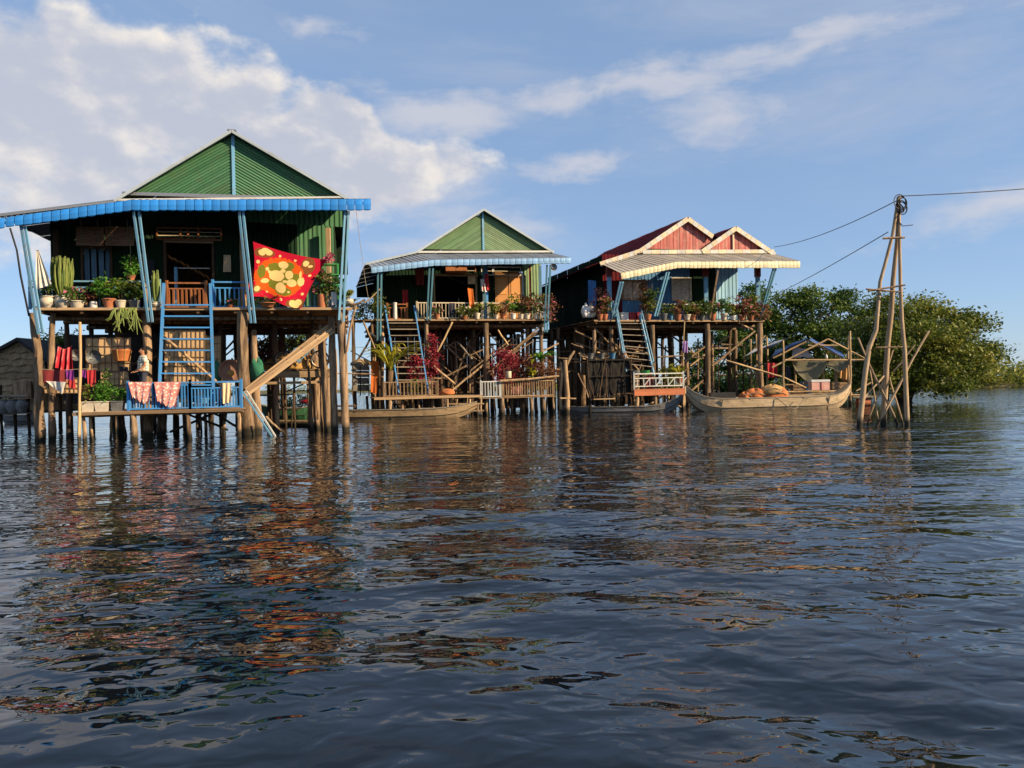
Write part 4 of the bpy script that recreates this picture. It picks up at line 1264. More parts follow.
    MB().lathe(c, [(.09, 0), (.16, .2), (.17, .21), (.002, .19)], 12).build('pot', 'terracotta', t); MB().tube([c + V3((0, 0, .2)), c + V3((0, 0, 2.0))], .01, 4).build('cord', 'rope', t)
    P, T = clumpy(c + V3((0, 0, .55)), (.3, .22, .45), 22, 10, .12, RNG, .2); leaf_obj('foliage', P, .14, 'leaf_bright', t, .5, .3, RNG, T)
    t = thing('wooden_chair', 'brown wooden chair below the curtained window', 'chair', F.p(uz(82, 300, 1.5)[0], 1.5, zd)); b0 = ORG[t.name]
    for du in (-.2, .2):
        for dv in (-.2, .2): bar('leg', b0 + U * du + V * dv, b0 + U * du + V * dv + V3((0, 0, .95 if dv > 0 else .45)), .045, .045, 'pale_wood', t)
    MB().box(b0 + V3((0, 0, .46)), (.46, .46, .04), (U, V, V3((0, 0, 1)))).build('seat', 'pale_wood', t); MB().box(b0 + V * .2 + V3((0, 0, .8)), (.44, .03, .22), (U, V, V3((0, 0, 1)))).build('backrest', 'pale_wood', t)
    for x, y, m, lab in ((227, 263, 'cloth_cream', 'pale shirt on a hook right of the doorway of the nearest house'), (150, 268, 'cloth_dark', 'dark shirt on a hook left of the doorway of the nearest house')):
        cloth('hooked_shirt', lab, 'shirt', q(x - 3.5, y - 8, VW - .12), q(x + 3.5, y - 8, VW - .12), q(x + 4, y + 9, VW - .15), q(x - 4, y + 9, VW - .15), m, .03, 2, group='shirts by the doorway')
    # branch bracket with flat shelf at the right corner
    t = thing('branch_shelf', 'pale forked branch shelf jutting from the right corner of the nearest house', 'branch', q(349, 306, 0))
    pole('branch', [q(342, 306, .05), q(352, 305, .0), q(358, 304, -.1), q(365, 299.5, -.1)], .06, .04, 'pale_wood', t, 7, .1)
    pole('branch', [q(347, 352, .05), q(350, 330, -.02), q(353, 316, -.05), q(356, 305, -.08)], .04, .035, 'pale_wood', t, 7, .1)
    potted('bromeliad in a round white pot on the forked branch shelf', q(349, 304.5, -.05), .22, .3, .2, .17, 'white_pot', 'leaf_olive', 60, .22, 'urn', None, PG, up=.1)
    MB().tube([q(356, 210, -.6), q(361, 250, -.4), q(366, 285, -.2), q(369, 302, -.1)], .008, 4).build('guy_wire', 'rope', h)

    # ---- the ladder
    ladder('ladder', 'bright blue ladder from the lower deck to the nearest veranda', 'ladder', q(158.7, 407, -.75), q(163, 305, -.12), q(214, 407, -.75), q(211, 305, -.12), 9, 'blue_paint', 'blue_paint', .085, .13, .1, .78, f0=.1, f1=1.0)

    # ================= lower deck
    LV0, LV1 = -1.1, 2.2
    zl = uz(185, 409.5, LV0)[1]
    lo = thing('lower_deck', 'low timber landing with blue railing in front of the nearest house', 'deck', F.p(uz(160, 430, 0)[0], 0, 0), 'landings by the water')
    l0, l1 = uz(76, 410, LV0)[0], uz(243, 410, LV0)[0]
    deck(lo, F, l0, l1, LV0, LV1, zl, .24)
    bar('rim_board', F.p(l0 - .1, LV0 - .03, zl - .06), F.p(l1 + .03, LV0 - .03, zl - .06), .03, .1, 'deck_wood', lo)
    for v in (LV0 + .2, .6, 2.0): pole('floor_beam', [F.p(l0, v, zl - .12), F.p(l1, v, zl - .12)], .06, .06, 'stilt', lo, wob=.02)
    for x0, x1, yb, v, r in ((83, 85, 440, -.9, .07), (91, 94, 438, -.6, .05), (132, 136, 441, -1.0, .13), (187, 192, 440, -1.0, .09), (238, 240, 437, -.9, .08), (111, 111, 432, .5, .05), (160, 161, 430, 1.2, .16), (205, 208, 428, 1.6, .07), (226, 223, 428, 1.6, .07)):
        px_pole(lo, F, 'deck_post', x0, 412, v, x1, yb, v, r * .85, r, 'stilt' if r > .08 else 'pale_wood', .9)
    for x0, y0, x1, y1, v in ((170, 432, 225, 408, 1.0), (176, 410, 228, 430, 1.2), (212, 412, 240, 428, .6)):
        px_pole(lo, F, 'cross_brace', x0, y0, v, x1, y1, v, .045, .045, 'dark_wood')
    zrl = uz(185, 382.5, LV0)[1] - zl
    railing(lo, F.p(uz(128, 400, LV0)[0], LV0 + .05, zl), F.p(uz(190, 400, LV0)[0], LV0 + .05, zl), zrl, 17, 'blue_paint', mid=False, bw=.04)
    railing(lo, F.p(uz(190, 400, LV0)[0], LV0 + .05, zl), F.p(l1 - .05, LV0 + .05, zl), zrl, 16, 'blue_paint', mid=True, bw=.04)
    # laundry over the rail
    for x0, x1, y1, b0, b1, lab in ((128, 152, 398, 133, 149, 'red and white patterned cloth over the blue lower railing, the left and smaller one'), (154, 181, 402, 158, 176, 'red and white patterned cloth over the blue lower railing, the right and larger one')):
        cloth('patterned_cloth', lab, 'cloth', q(x0, 382, LV0 - .02), q(x1, 382, LV0 - .02), q(b1, y1 + 6, LV0 - .08), q(b0, y1, LV0 - .08), 'batik', .04, 3, group='patterned cloths on the blue lower railing', hem=.06)
    # washing line at the left
    ln = thing('washing_line', 'slack line of washing left of the bamboo pole', 'line', q(42, 372, -.6))
    MB().tube([q(40, 369, -.5), q(60, 370.5, -.5), q(79, 369, -.5), (q(97, 369, -.5))], .012, 5).build('line', 'rope', ln)
    for x0, x1, y1, m, lab in ((42, 66, 385, 'cloth_maroon', 'wide maroon cloth at the left of the washing line'), (66, 74, 381, 'cloth_purple', 'purple cloth on the washing line beside the maroon one'),
                               (67, 75, 389, 'cloth_red', 'small red cloth showing below the purple washing'), (78.5, 86, 378, 'cloth_purple', 'purple cloth on the washing line right of the bamboo pole'),
                               (87, 96, 388, 'cloth_red', 'red shirt hanging at the right end of the washing line')):
        yt = 380 if m == 'cloth_red' and x0 == 67 else 370
        cloth('laundry', lab, 'laundry', q(x0, yt, -.52), q(x1, yt, -.52), q(x1, y1, -.5), q(x0 + 1, y1 - 2, -.5), m, .035, 2, group='washing on the line')
    cloth('laundry', 'white three-cornered cloth hanging below the maroon washing', 'laundry', q(46, 381, -.56), q(66, 382, -.56), q(62, 394, -.56), q(54, 388, -.56), 'cloth_white', .03, 2, group='washing on the line')
    o = thing('bamboo_pole', 'upright bamboo pole at the left corner of the lower deck', 'pole', G(79, 440))
    px_pole(o, F, 'pole', 80, 322, -1.15, 78.5, 441, -1.15, .04, .055, 'bamboo', 1.0)
    # trough planters
    for x, w_, pm, lf, lab, n_, hh in ((89, .42, 'white_pot', 'leaf_olive', 'pale trough of thin stemmed plants left of the bright green trough', 120, .6), (103, .48, 'white_pot', 'leaf_bright', 'pale trough overflowing with bright green leaves', 420, .62), (118, .40, 'grey_pot', 'leaf_bright', 'dark trough of bright green leaves beside the blue railing', 260, .5)):
        b = F.p(uz(x, 408, LV0 + .25)[0], LV0 + .25, zl)
        t = thing('trough_planter', lab, 'planter', b, 'troughs of plants on the lower deck')
        wv = w_ * .95
        MB().prism([b - U * wv * .85 - V * .14, b + U * wv * .85 - V * .14, b + U * wv * .85 + V * .14, b - U * wv * .85 + V * .14], V3((0, 0, .02))).build('base', pm, t)
        tb = MB()
        for s1, s2 in (((-1, -1), (1, -1)), ((1, -1), (1, 1)), ((1, 1), (-1, 1)), ((-1, 1), (-1, -1))):
            tb.quad(b + U * wv * .42 * s1[0] * 1.0 + V * .14 * s1[1], b + U * wv * .42 * s2[0] + V * .14 * s2[1], b + U * wv * .5 * s2[0] + V * .18 * s2[1] + V3((0, 0, .33)), b + U * wv * .5 * s1[0] + V * .18 * s1[1] + V3((0, 0, .33)))
        tb.quad(b - U * wv * .48 - V * .17 + V3((0, 0, .28)), b + U * wv * .48 - V * .17 + V3((0, 0, .28)), b + U * wv * .48 + V * .17 + V3((0, 0, .28)), b - U * wv * .48 + V * .17 + V3((0, 0, .28)))
        rim = MB()
        for s1, s2 in (((-1, -1), (1, -1)), ((1, -1), (1, 1)), ((1, 1), (-1, 1)), ((-1, 1), (-1, -1))):
            rim.beam(b + U * wv * .51 * s1[0] + V * .185 * s1[1] + V3((0, 0, .33)), b + U * wv * .51 * s2[0] + V * .185 * s2[1] + V3((0, 0, .33)), .03, .03)
        tb.build('trough', pm, t); rim.build('rim', pm, t)
        P, T = clumpy(b + V3((0, 0, .33 + hh * .45)), (wv * .55, .25, hh * .5), n_ // 12, 12, .14, RNG, .1)
        leaf_obj('foliage', P, .12, lf, t, .5, .3, RNG, T)
    bush('tall feathery green herb rising behind the bright green trough', F.p(uz(106, 400, LV0 + .7)[0], LV0 + .7, zl), (.28, .25, .75), 40, 12, .1, 'leaf', 'herb_plant', cr=.12)
    bush('dry brown stems leaning against the bamboo pole', F.p(uz(86, 400, LV0 + .6)[0], LV0 + .6, zl), (.22, .2, .5), 14, 8, .12, 'leaf_rust', 'dry_plant', cr=.12)

    # ---- woven screens and clutter under the house
    def screen(label, x0, x1, y0, y1, v, nx, ny, mat='woven', zb_=None):
        t = thing('woven_screen', label, 'screen', q((x0 + x1) / 2, y1, v), 'woven screens under the nearest house')
        a, b, c, d = q(x0, y1, v), q(x1, y1, v), q(x1, y0, v), q(x0, y0, v)
        MB().prism([a, b, c, d], V * .02).build('mat', mat, t)
        for k in range(nx + 1):
            f = k / nx; bar('slat', a.lerp(b, f) - V * .02, d.lerp(c, f) - V * .02, .022, .02, 'stilt', t, V)
        for k in range(ny + 1):
            f = k / ny; bar('slat', a.lerp(d, f) - V * .035, b.lerp(c, f) - V * .035, .022, .02, 'stilt', t, V)
        return t
    screen('large woven bamboo screen behind the blue ladder', 165, 205, 330, 384, .75, 9, 6)
    screen('narrow woven bamboo screen right of the blue ladder', 206.5, 221, 336, 382, .85, 4, 6)
    screen('pale woven bamboo screen behind the green troughs', 101, 128, 372, 398, .5, 6, 4)
    screen('dim woven bamboo screen behind the round pan', 86, 131, 338, 371, .9, 7, 4)
    screen('low woven screen left of the bamboo pole', 44, 79, 378, 393, .9, 8, 3)
    bl = MB(); bl.prism([q(64, 404, 3.4), q(226, 402, 3.4), q(226, 333, 3.4), q(64, 335, 3.4)], V * .04)  # dark sheet added so the space under the floor reads as shaded
    o = bl.build('dark_backing', 'black_sheet', None, q(130, 399, 3.4)); tag(o, 'added dark sheet darkening the back of the space under the nearest house', 'tarpaulin')
    for x, y, r, m, lab, v in ((94.5, 357, .24, 'pan_metal', 'big round grey pan hanging left of the orange basket', .55), (77, 355, .2, 'pan_metal', 'smaller round pan behind the bamboo pole', .6)):
        c = q(x, y, v); t = thing('pan', lab, 'pan', c - V3((0, 0, r)), 'pans under the nearest house')
        MB().lathe(c, [(0.002, .08), (r * .5, .06), (r * .85, 0.0), (r, -.07), (r * 1.03, -.075), (r * 1.0, -.06), (r * .8, .03), (.002, .11)], 20, (U, V3((0, 0, 1)), V)).build('bowl', m, t)
        MB().tube([c + U * .05 - V * .03, c - V * .1, c - U * .05 - V * .03], .014, 5).build('handle', 'black_pipe', t)
    c = q(65, 366.5, .6)
    cloth('red_blanket', 'crumpled red blanket hanging beside the post at the left of the nearest house', 'blanket', q(58, 346, .5), q(72, 345, .5), q(74, 371, .4), q(57, 369, .4), 'red_plastic', .11, 3, sag=.12, hem=.05, res=(26, 14))
    c = q(122, 361, .55)
    t = thing('orange_basket', 'orange basket right of the round grey pan', 'basket', c)
    MB().lathe(c, [(.24, 0), (.31, .34), (.33, .36), (.33, .4), (.29, .4), (.22, .04), (.002, .04)], 14).build('body', 'orange_net', t)
    for k in range(8): a = k * .785; bar('rib', c + V3((math.cos(a) * .25, math.sin(a) * .25, 0)), c + V3((math.cos(a) * .335, math.sin(a) * .335, .4)), .025, .025, 'straw', t)
    cloth('dark_clothes', 'dark clothes hanging left of the person in the checked shirt', 'clothes', q(119, 366, .8), q(128, 367, .8), q(128, 386, .8), q(120, 388, .8), 'cloth_dark', .05, 2)
    pole('prop', [q(91, 345, 1.0), q(128, 369, 1.0)], .05, .04, 'dark_wood', lo)
    pole('prop', [q(162, 336, .6), q(222, 386, .6)], .06, .05, 'pale_wood', lo)
    # fan, green bag, wood under the right half
    c = q(231, 371, .7); t = thing('round_basket', 'round dark basket with yellow inside right of the ladder foot', 'basket', c - V3((0, 0, .35)))
    MB().lathe(c, [(.002, .05), (.2, .05), (.34, 0), (.40, -.1), (.43, -.1), (.4, .03), (.002, .12)], 18, (U, V3((0, 0, 1)), V)).build('bowl', 'wicker', t)
    MB().blob(c - V * .02 - V3((0, 0, .08)), (.14, .05, .1), 10, 6, .2).build('contents', 'straw', t)
    for x, y, lab, sx in ((217, 372, 'green net bag beside the ladder foot', .2), (257, 371, 'green net bag behind the thick main stilt', .26)):
        c = q(x, y, .9); t = thing('net_bag', lab, 'bag', c - V3((0, 0, .4)), 'green net bags under the nearest house')
        MB().blob(c, (sx, .2, .42), 14, 10, .18, 0, x).build('bag', 'net_green', t); MB().tube([c + V3((0, 0, .38)), c + V3((.02, 0, .52))], [.05, .02], 6).build('neck', 'net_green', t)
    c = G(215, 384, zl + .0)
    t = thing('blue_bucket', 'small blue bucket on the lower deck at the ladder foot', 'bucket', F.p(uz(204, 395, .2)[0], .2, zl))
    pot_mb(ORG[t.name], .17, .36).build('body', 'blue_pot', t); MB().tube([ORG[t.name] + V3((.17, 0, .34)), ORG[t.name] + V3((0, 0, .47)), ORG[t.name] + V3((-.17, 0, .34))], .008, 4).build('handle', 'grey_metal', t)
    t = thing('basin', 'white basin on the lower deck behind the blue railing', 'basin', F.p(uz(197, 395, -.4)[0], -.4, zl))
    MB().lathe(ORG[t.name], [(.25, 0), (.36, .16), (.38, .17), (.35, .17), (.24, .03), (.002, .03)], 16).build('bowl', 'white_plastic', t); MB().lathe(ORG[t.name] + V3((0, 0, .165)), [(.38, 0), (.395, .006), (.38, .012)], 16).build('rim', 'white_plastic', t)
    cloth('hanging_shirt', 'pale patterned shirt drying on the right of the blue lower railing', 'shirt', q(222, 383, LV0 - .02), q(231, 383, LV0 - .02), q(231, 402, LV0 - .05), q(223, 404, LV0 - .05), 'cloth_cream', .04, 2)
    # slanted poles at the right: blue and white oar pair, wide gangway
    t = thing('oar_pair', 'blue and white poles slanting from the lower deck into the water', 'poles', q(275, 437, -.9))
    for dx, m in ((0, 'pale_blue'), (3.4, 'white_paint')):
        bar('pole', q(243 + dx, 392 - dx * .3, -.7), q(274 + dx, 439.5, -1.0), .07, .05, m, t)
    pole('pole', [q(266, 417, -.4), q(285, 434, -.6)], .05, .035, 'pale_wood', t)
    t = thing('gangway', 'wide tan planks slanting up from the lower deck to the right stilts', 'gangway', q(244, 395, -.2))
    bar('plank', q(243, 396, -.3), q(333, 330, .4), .22, .07, 'pale_wood', t, V); bar('plank', q(246, 390, -.1), q(330, 325, .6), .14, .06, 'pale_wood', t, V)
    pole('rail', [q(258, 379, .1), q(325, 330, .6)], .05, .04, 'deck_wood', t)
    for k in range(5):
        f = .15 + k * .17
        bar('cleat', q(243, 396, -.33).lerp(q(333, 330, .37), f), q(246, 390, -.06).lerp(q(330, 325, .64), f), .05, .05, 'deck_wood', t)
    # work platform behind with straw, wheels, posts
    t = thing('work_platform', 'rough timber platform heaped with straw behind the slanting gangway', 'platform', F.p(uz(300, 420, 2.2)[0], 2.2, 0))
    zp = uz(300, 369, 1.8)[1]; p0, p1 = uz(262, 369, 1.8)[0], uz(330, 369, 1.8)[0]
    deck(t, F, p0, p1, 1.8, 4.2, zp, .16, 'deck_wood', 'plank', along='v', thick=.05)
    bar('beam', F.p(p0 - .2, 1.78, zp - .2), F.p(p1, 1.78, zp - .2), .06, .24, 'pale_wood', t); bar('beam', F.p(p0 - .5, 1.74, zp - .52), F.p(p1 - .2, 1.74, zp - .52), .06, .1, 'pale_wood', t)
    for u_, v_ in ((p0 + .5, 1.85), (p1 - .1, 1.85), (p1 - .5, 4), (p0 + .2, 4)): pole('post', [F.p(u_, v_, -.8), F.p(u_, v_, zp - .06)], .1, .08, 'stilt', t)
    heap = thing('straw_heap', 'golden straw heap on the rough platform behind the gangway', 'straw', F.p((p0 + p1) / 2, 3, zp))
    MB().blob(F.p((p0 + p1) / 2 - .2, 3, zp + .1), (1.15, .9, .55), 22, 12, .12, .15, 9).build('heap', 'straw', heap)
    P, T = clumpy(F.p((p0 + p1) / 2 - .2, 2.9, zp + .2), (1.1, .9, .5), 40, 10, .2, RNG, .7); leaf_obj('straws', P, .3, 'leaf_rust', heap, .1, .2, RNG, T)
    pl = thing('pole_bundle', 'bundle of upright poles behind the right stilts of the nearest house', 'poles', F.p(uz(318, 425, 1.6)[0], 1.6, 0))
    for k in range(9):
        u_ = uz(random.uniform(305, 332), 400, 1.5)[0]; v_ = random.uniform(1.2, 2.4)
        pole('pole', [F.p(u_ + random.uniform(-.2, .2), v_, -.6), F.p(u_, v_, random.uniform(2.2, 4.2))], .06, .045, random.choice(['stilt', 'pale_wood', 'bamboo']), pl)
    dr = thing('drying_brush', 'dark tangle of dry brush under the right half of the nearest house', 'brush', F.p(uz(275, 365, 4.6)[0], 4.6, 1.6))
    P, T = clumpy(F.p(uz(278, 365, 4.6)[0], 4.6, 3.2), (1.7, .7, .75), 70, 16, .3, RNG, .2); leaf_obj('twigs', P, .26, 'leaf_maroon', dr, .16, .1, RNG, T * .5)
    for k in range(5): pole('prop', [F.p(uz(258 + 9 * k, 380, 4.6)[0], 4.6, -.6), F.p(uz(258 + 9 * k, 380, 4.6)[0], 4.6, 2.9)], .05, .045, 'dark_wood', dr)
    # bicycle standing on the platform
    bk = thing('bicycle', 'old bicycle standing on the rough platform behind the gangway', 'bicycle', F.p(uz(300, 368, 1.95)[0], 1.95, zp))
    wc = [F.p(uz(284, 360, 1.95)[0], 1.95, zp + .36), F.p(uz(320, 360, 1.95)[0], 1.95, zp + .36)]
    for c in wc:
        tp = [c + U * math.cos(a) * .34 + V3((0, 0, math.sin(a) * .34)) for a in np.linspace(0, 2 * math.pi, 25)]
        wl_ = MB().tube(tp, .028, 6, cap=False).build('wheel', 'tyre', bk)
        MB().tube([c + U * math.cos(a) * .31 + V3((0, 0, math.sin(a) * .31)) for a in np.linspace(0, 2 * math.pi, 25)], .012, 5, cap=False).build('rim', 'grey_metal', wl_)
        for k in range(10):
            a = k * .628; bar('spoke', c, c + U * math.cos(a) * .31 + V3((0, 0, math.sin(a) * .31)), .006, .006, 'grey_metal', wl_)
    d = (wc[1] - wc[0]); S = wc[0] + d * .33 + V3((0, 0, .45)); B = wc[0] + d * .42 - V3((0, 0, .06)); Hd = wc[0] + d * .82 + V3((0, 0, .48))
    fm = MB()
    for a_, b_ in ((S, B), (B, Hd), (S, Hd), (wc[0], B), (wc[0], S), (Hd, wc[1])): fm.tube([a_, b_], .018, 6)
    fm.build('frame', 'pale_blue', bk)
    MB().blob(S + V3((0, 0, .08)), (.14, .07, .04), 10, 6, .05).build('saddle', 'tyre', bk)
    MB().tube([Hd + V3((0, 0, .02)), Hd + V3((0, 0, .14)), Hd + V3((0, 0, .16)) - V * .25 - U * .12], .012, 5).tube([Hd + V3((0, 0, .14)), Hd + V3((0, 0, .16)) + V * .25 - U * .12], .012, 5).build('handlebar', 'grey_metal', bk)
    MB().lathe(B, [(.09, -.01), (.09, .01)], 14, (U, V3((0, 0, 1)), V)).build('chainring', 'grey_metal', bk)


house_one()


# ================================================================== the person on the lower deck
def person(label, base, face_dir, height=1.58):
    """standing figure turned towards face_dir; a continuous skinned body with shirt, trousers and hair as children"""
    base = V3(base); f = V3(face_dir).normalized(); s = V3((f.y, -f.x, 0)); k = height / 1.6
    root = thing('person', label, 'person', base)

    def P(x, y, z): return (s * x + f * y + V3((0, 0, z))) * k

    def skin_obj(name, vs, es, rs, mat, root_i=0, lv=2):
        me = bpy.data.meshes.new(name); me.from_pydata([tuple(v) for v in vs], es, [])
        o = bpy.data.objects.new(name, me); COL.objects.link(o)
        md = o.modifiers.new('skin', 'SKIN'); md.use_smooth_shade = True
        for i, r_ in enumerate(rs):
            me.skin_vertices[0].data[i].radius = (r_ * k, r_ * k) if isinstance(r_, (int, float)) else (r_[0] * k, r_[1] * k)
            me.skin_vertices[0].data[i].use_root = (i == root_i)
        sb = o.modifiers.new('sub', 'SUBSURF'); sb.levels = lv; sb.render_levels = lv
        dg = bpy.context.evaluated_depsgraph_get()
        ne = bpy.data.meshes.new_from_object(o.evaluated_get(dg))
        bpy.data.objects.remove(o); ne.materials.clear(); ne.materials.append(MATS[mat])
        ne.polygons.foreach_set('use_smooth', [True] * len(ne.polygons))
        r = obj_from(ne, name, root); return r
    vs, es, rs = [], [], []

    def add(p, r_, par=None):
        vs.append(p); rs.append(r_); i = len(vs) - 1
        if par is not None: es.append((par, i))
        return i
    pel = add(P(0, 0, .86), (.15, .11)); sp = add(P(0, 0, 1.02), (.13, .095), pel); ch = add(P(0, .0, 1.20), (.15, .105), sp); nk = add(P(0, .0, 1.34), (.06, .06), ch)
    jw = add(P(0, .015, 1.41), (.07, .078), nk); hd = add(P(0, .02, 1.49), (.09, .105), jw); tp = add(P(0, .0, 1.575), (.06, .07), hd)
    add(P(0, .132, 1.465), .016, hd)
    for sg in (-1, 1):
        add(P(sg * .088, -.005, 1.475), .014, hd)
        hp = add(P(sg * .09, 0, .80), .085, pel); kn = add(P(sg * .095, .03, .46), .06, hp); an = add(P(sg * .10, -.01, .09), .04, kn); add(P(sg * .105, .13, .035), .032, an)
        sh = add(P(sg * .165, 0, 1.275), .058, ch); el = add(P(sg * .215, .0, 1.02), .043, sh); wr = add(P(sg * .18, .16, .86), .03, el)
        pm = add(P(sg * .17, .23, .82), (.035, .02), wr)
        for fx, fl in ((-.027, .07), (-.009, .08), (.009, .078), (.026, .062)):
            m_ = add(P(sg * .165 + fx, .27 + fl * .3, .805), .009, pm); add(P(sg * .16 + fx, .27 + fl, .775), .008, m_)
        t1 = add(P(sg * .13, .215, .81), .011, wr); add(P(sg * .12, .255, .79), .009, t1)
    skin_obj('body', vs, es, rs, 'skin')
    # eyes and mouth
    e = MB()
    for sg in (-1, 1): e.blob(base + P(sg * .034, .118, 1.495), (.012, .012, .008), 8, 5, 0)
    e.build('eyes', 'hair', root)
    MB().blob(base + P(0, .10, 1.425), (.022, .012, .007), 8, 5, 0).build('mouth', 'cloth_maroon', root)
    # hair
    hv = [P(0, -.01, 1.575), P(0, -.055, 1.52), P(0, -.085, 1.44), P(0, .045, 1.575), P(-.06, -.02, 1.53), P(.06, -.02, 1.53), P(0, -.10, 1.38)]
    skin_obj('hair', hv, [(0, 1), (1, 2), (0, 3), (0, 4), (0, 5), (2, 6)], [(.095, .095), (.10, .085), (.085, .065), (.06, .045), (.065, .065), (.065, .065), (.06, .045)], 'hair')
    # shirt with short sleeves, trousers
    sv = [P(0, 0, .80), P(0, 0, 1.02), P(0, 0, 1.22), P(0, 0, 1.315), P(-.17, 0, 1.28), P(-.208, 0, 1.10), P(.17, 0, 1.28), P(.208, 0, 1.10)]
    skin_obj('shirt', sv, [(0, 1), (1, 2), (2, 3), (2, 4), (4, 5), (2, 6), (6, 7)], [(.21, .16), (.19, .15), (.205, .15), (.1, .09), (.09, .09), (.085, .085), (.09, .09), (.085, .085)], 'check_shirt', 1)
    tv = [P(0, 0, .88)]; te = []; tr = [(.165, .125)]
    for sg in (-1, 1):
        i = len(tv); tv += [P(sg * .09, 0, .78), P(sg * .095, .03, .46), P(sg * .10, 0, .14)]; tr += [.10, .08, .07]; te += [(0, i), (i, i + 1), (i + 1, i + 2)]
    skin_obj('trousers', tv, te, tr, 'trousers')
    return root


_v = -.35
_u = F1.uz(143.5, 380, _v)[0]
_z = F1.uz(143.5, 350, _v)[1] - 1.60
_zl = F1.uz(185, 409.5, -1.1)[1]
_b = thing('low_bench', 'low wooden step on the lower deck under the person in the checked shirt', 'bench', F1.p(_u, _v, _zl))
if _z - _zl > .06:
    bar('seat', F1.p(_u - .45, _v, _z - .03), F1.p(_u + .45, _v, _z - .03), .5, .055, 'deck_wood', _b)
    for du in (-.38, .38):
        for dv in (-.18, .18): bar('leg', F1.p(_u + du, _v + dv, _zl), F1.p(_u + du, _v + dv, _z - .057), .06, .06, 'deck_wood', _b)
else:
    _z = _zl
    bar('seat', F1.p(_u + .7, _v, _z + .3), F1.p(_u + 1.2, _v, _z + .3), .3, .05, 'deck_wood', _b)
    for du in (.75, 1.15): bar('leg', F1.p(_u + du, _v, _z), F1.p(_u + du, _v, _z + .28), .06, .25, 'deck_wood', _b)
person('person in a white and dark checked shirt behind the blue lower railing', F1.p(_u, _v, _z), (-.75, -.65, 0), 1.68)

# ================================================================== HOUSE 2 (pale blue awning)
F2 = Frame(V3(((487 - 512) / FPX * 40.5, 40.5, 0)), 14)


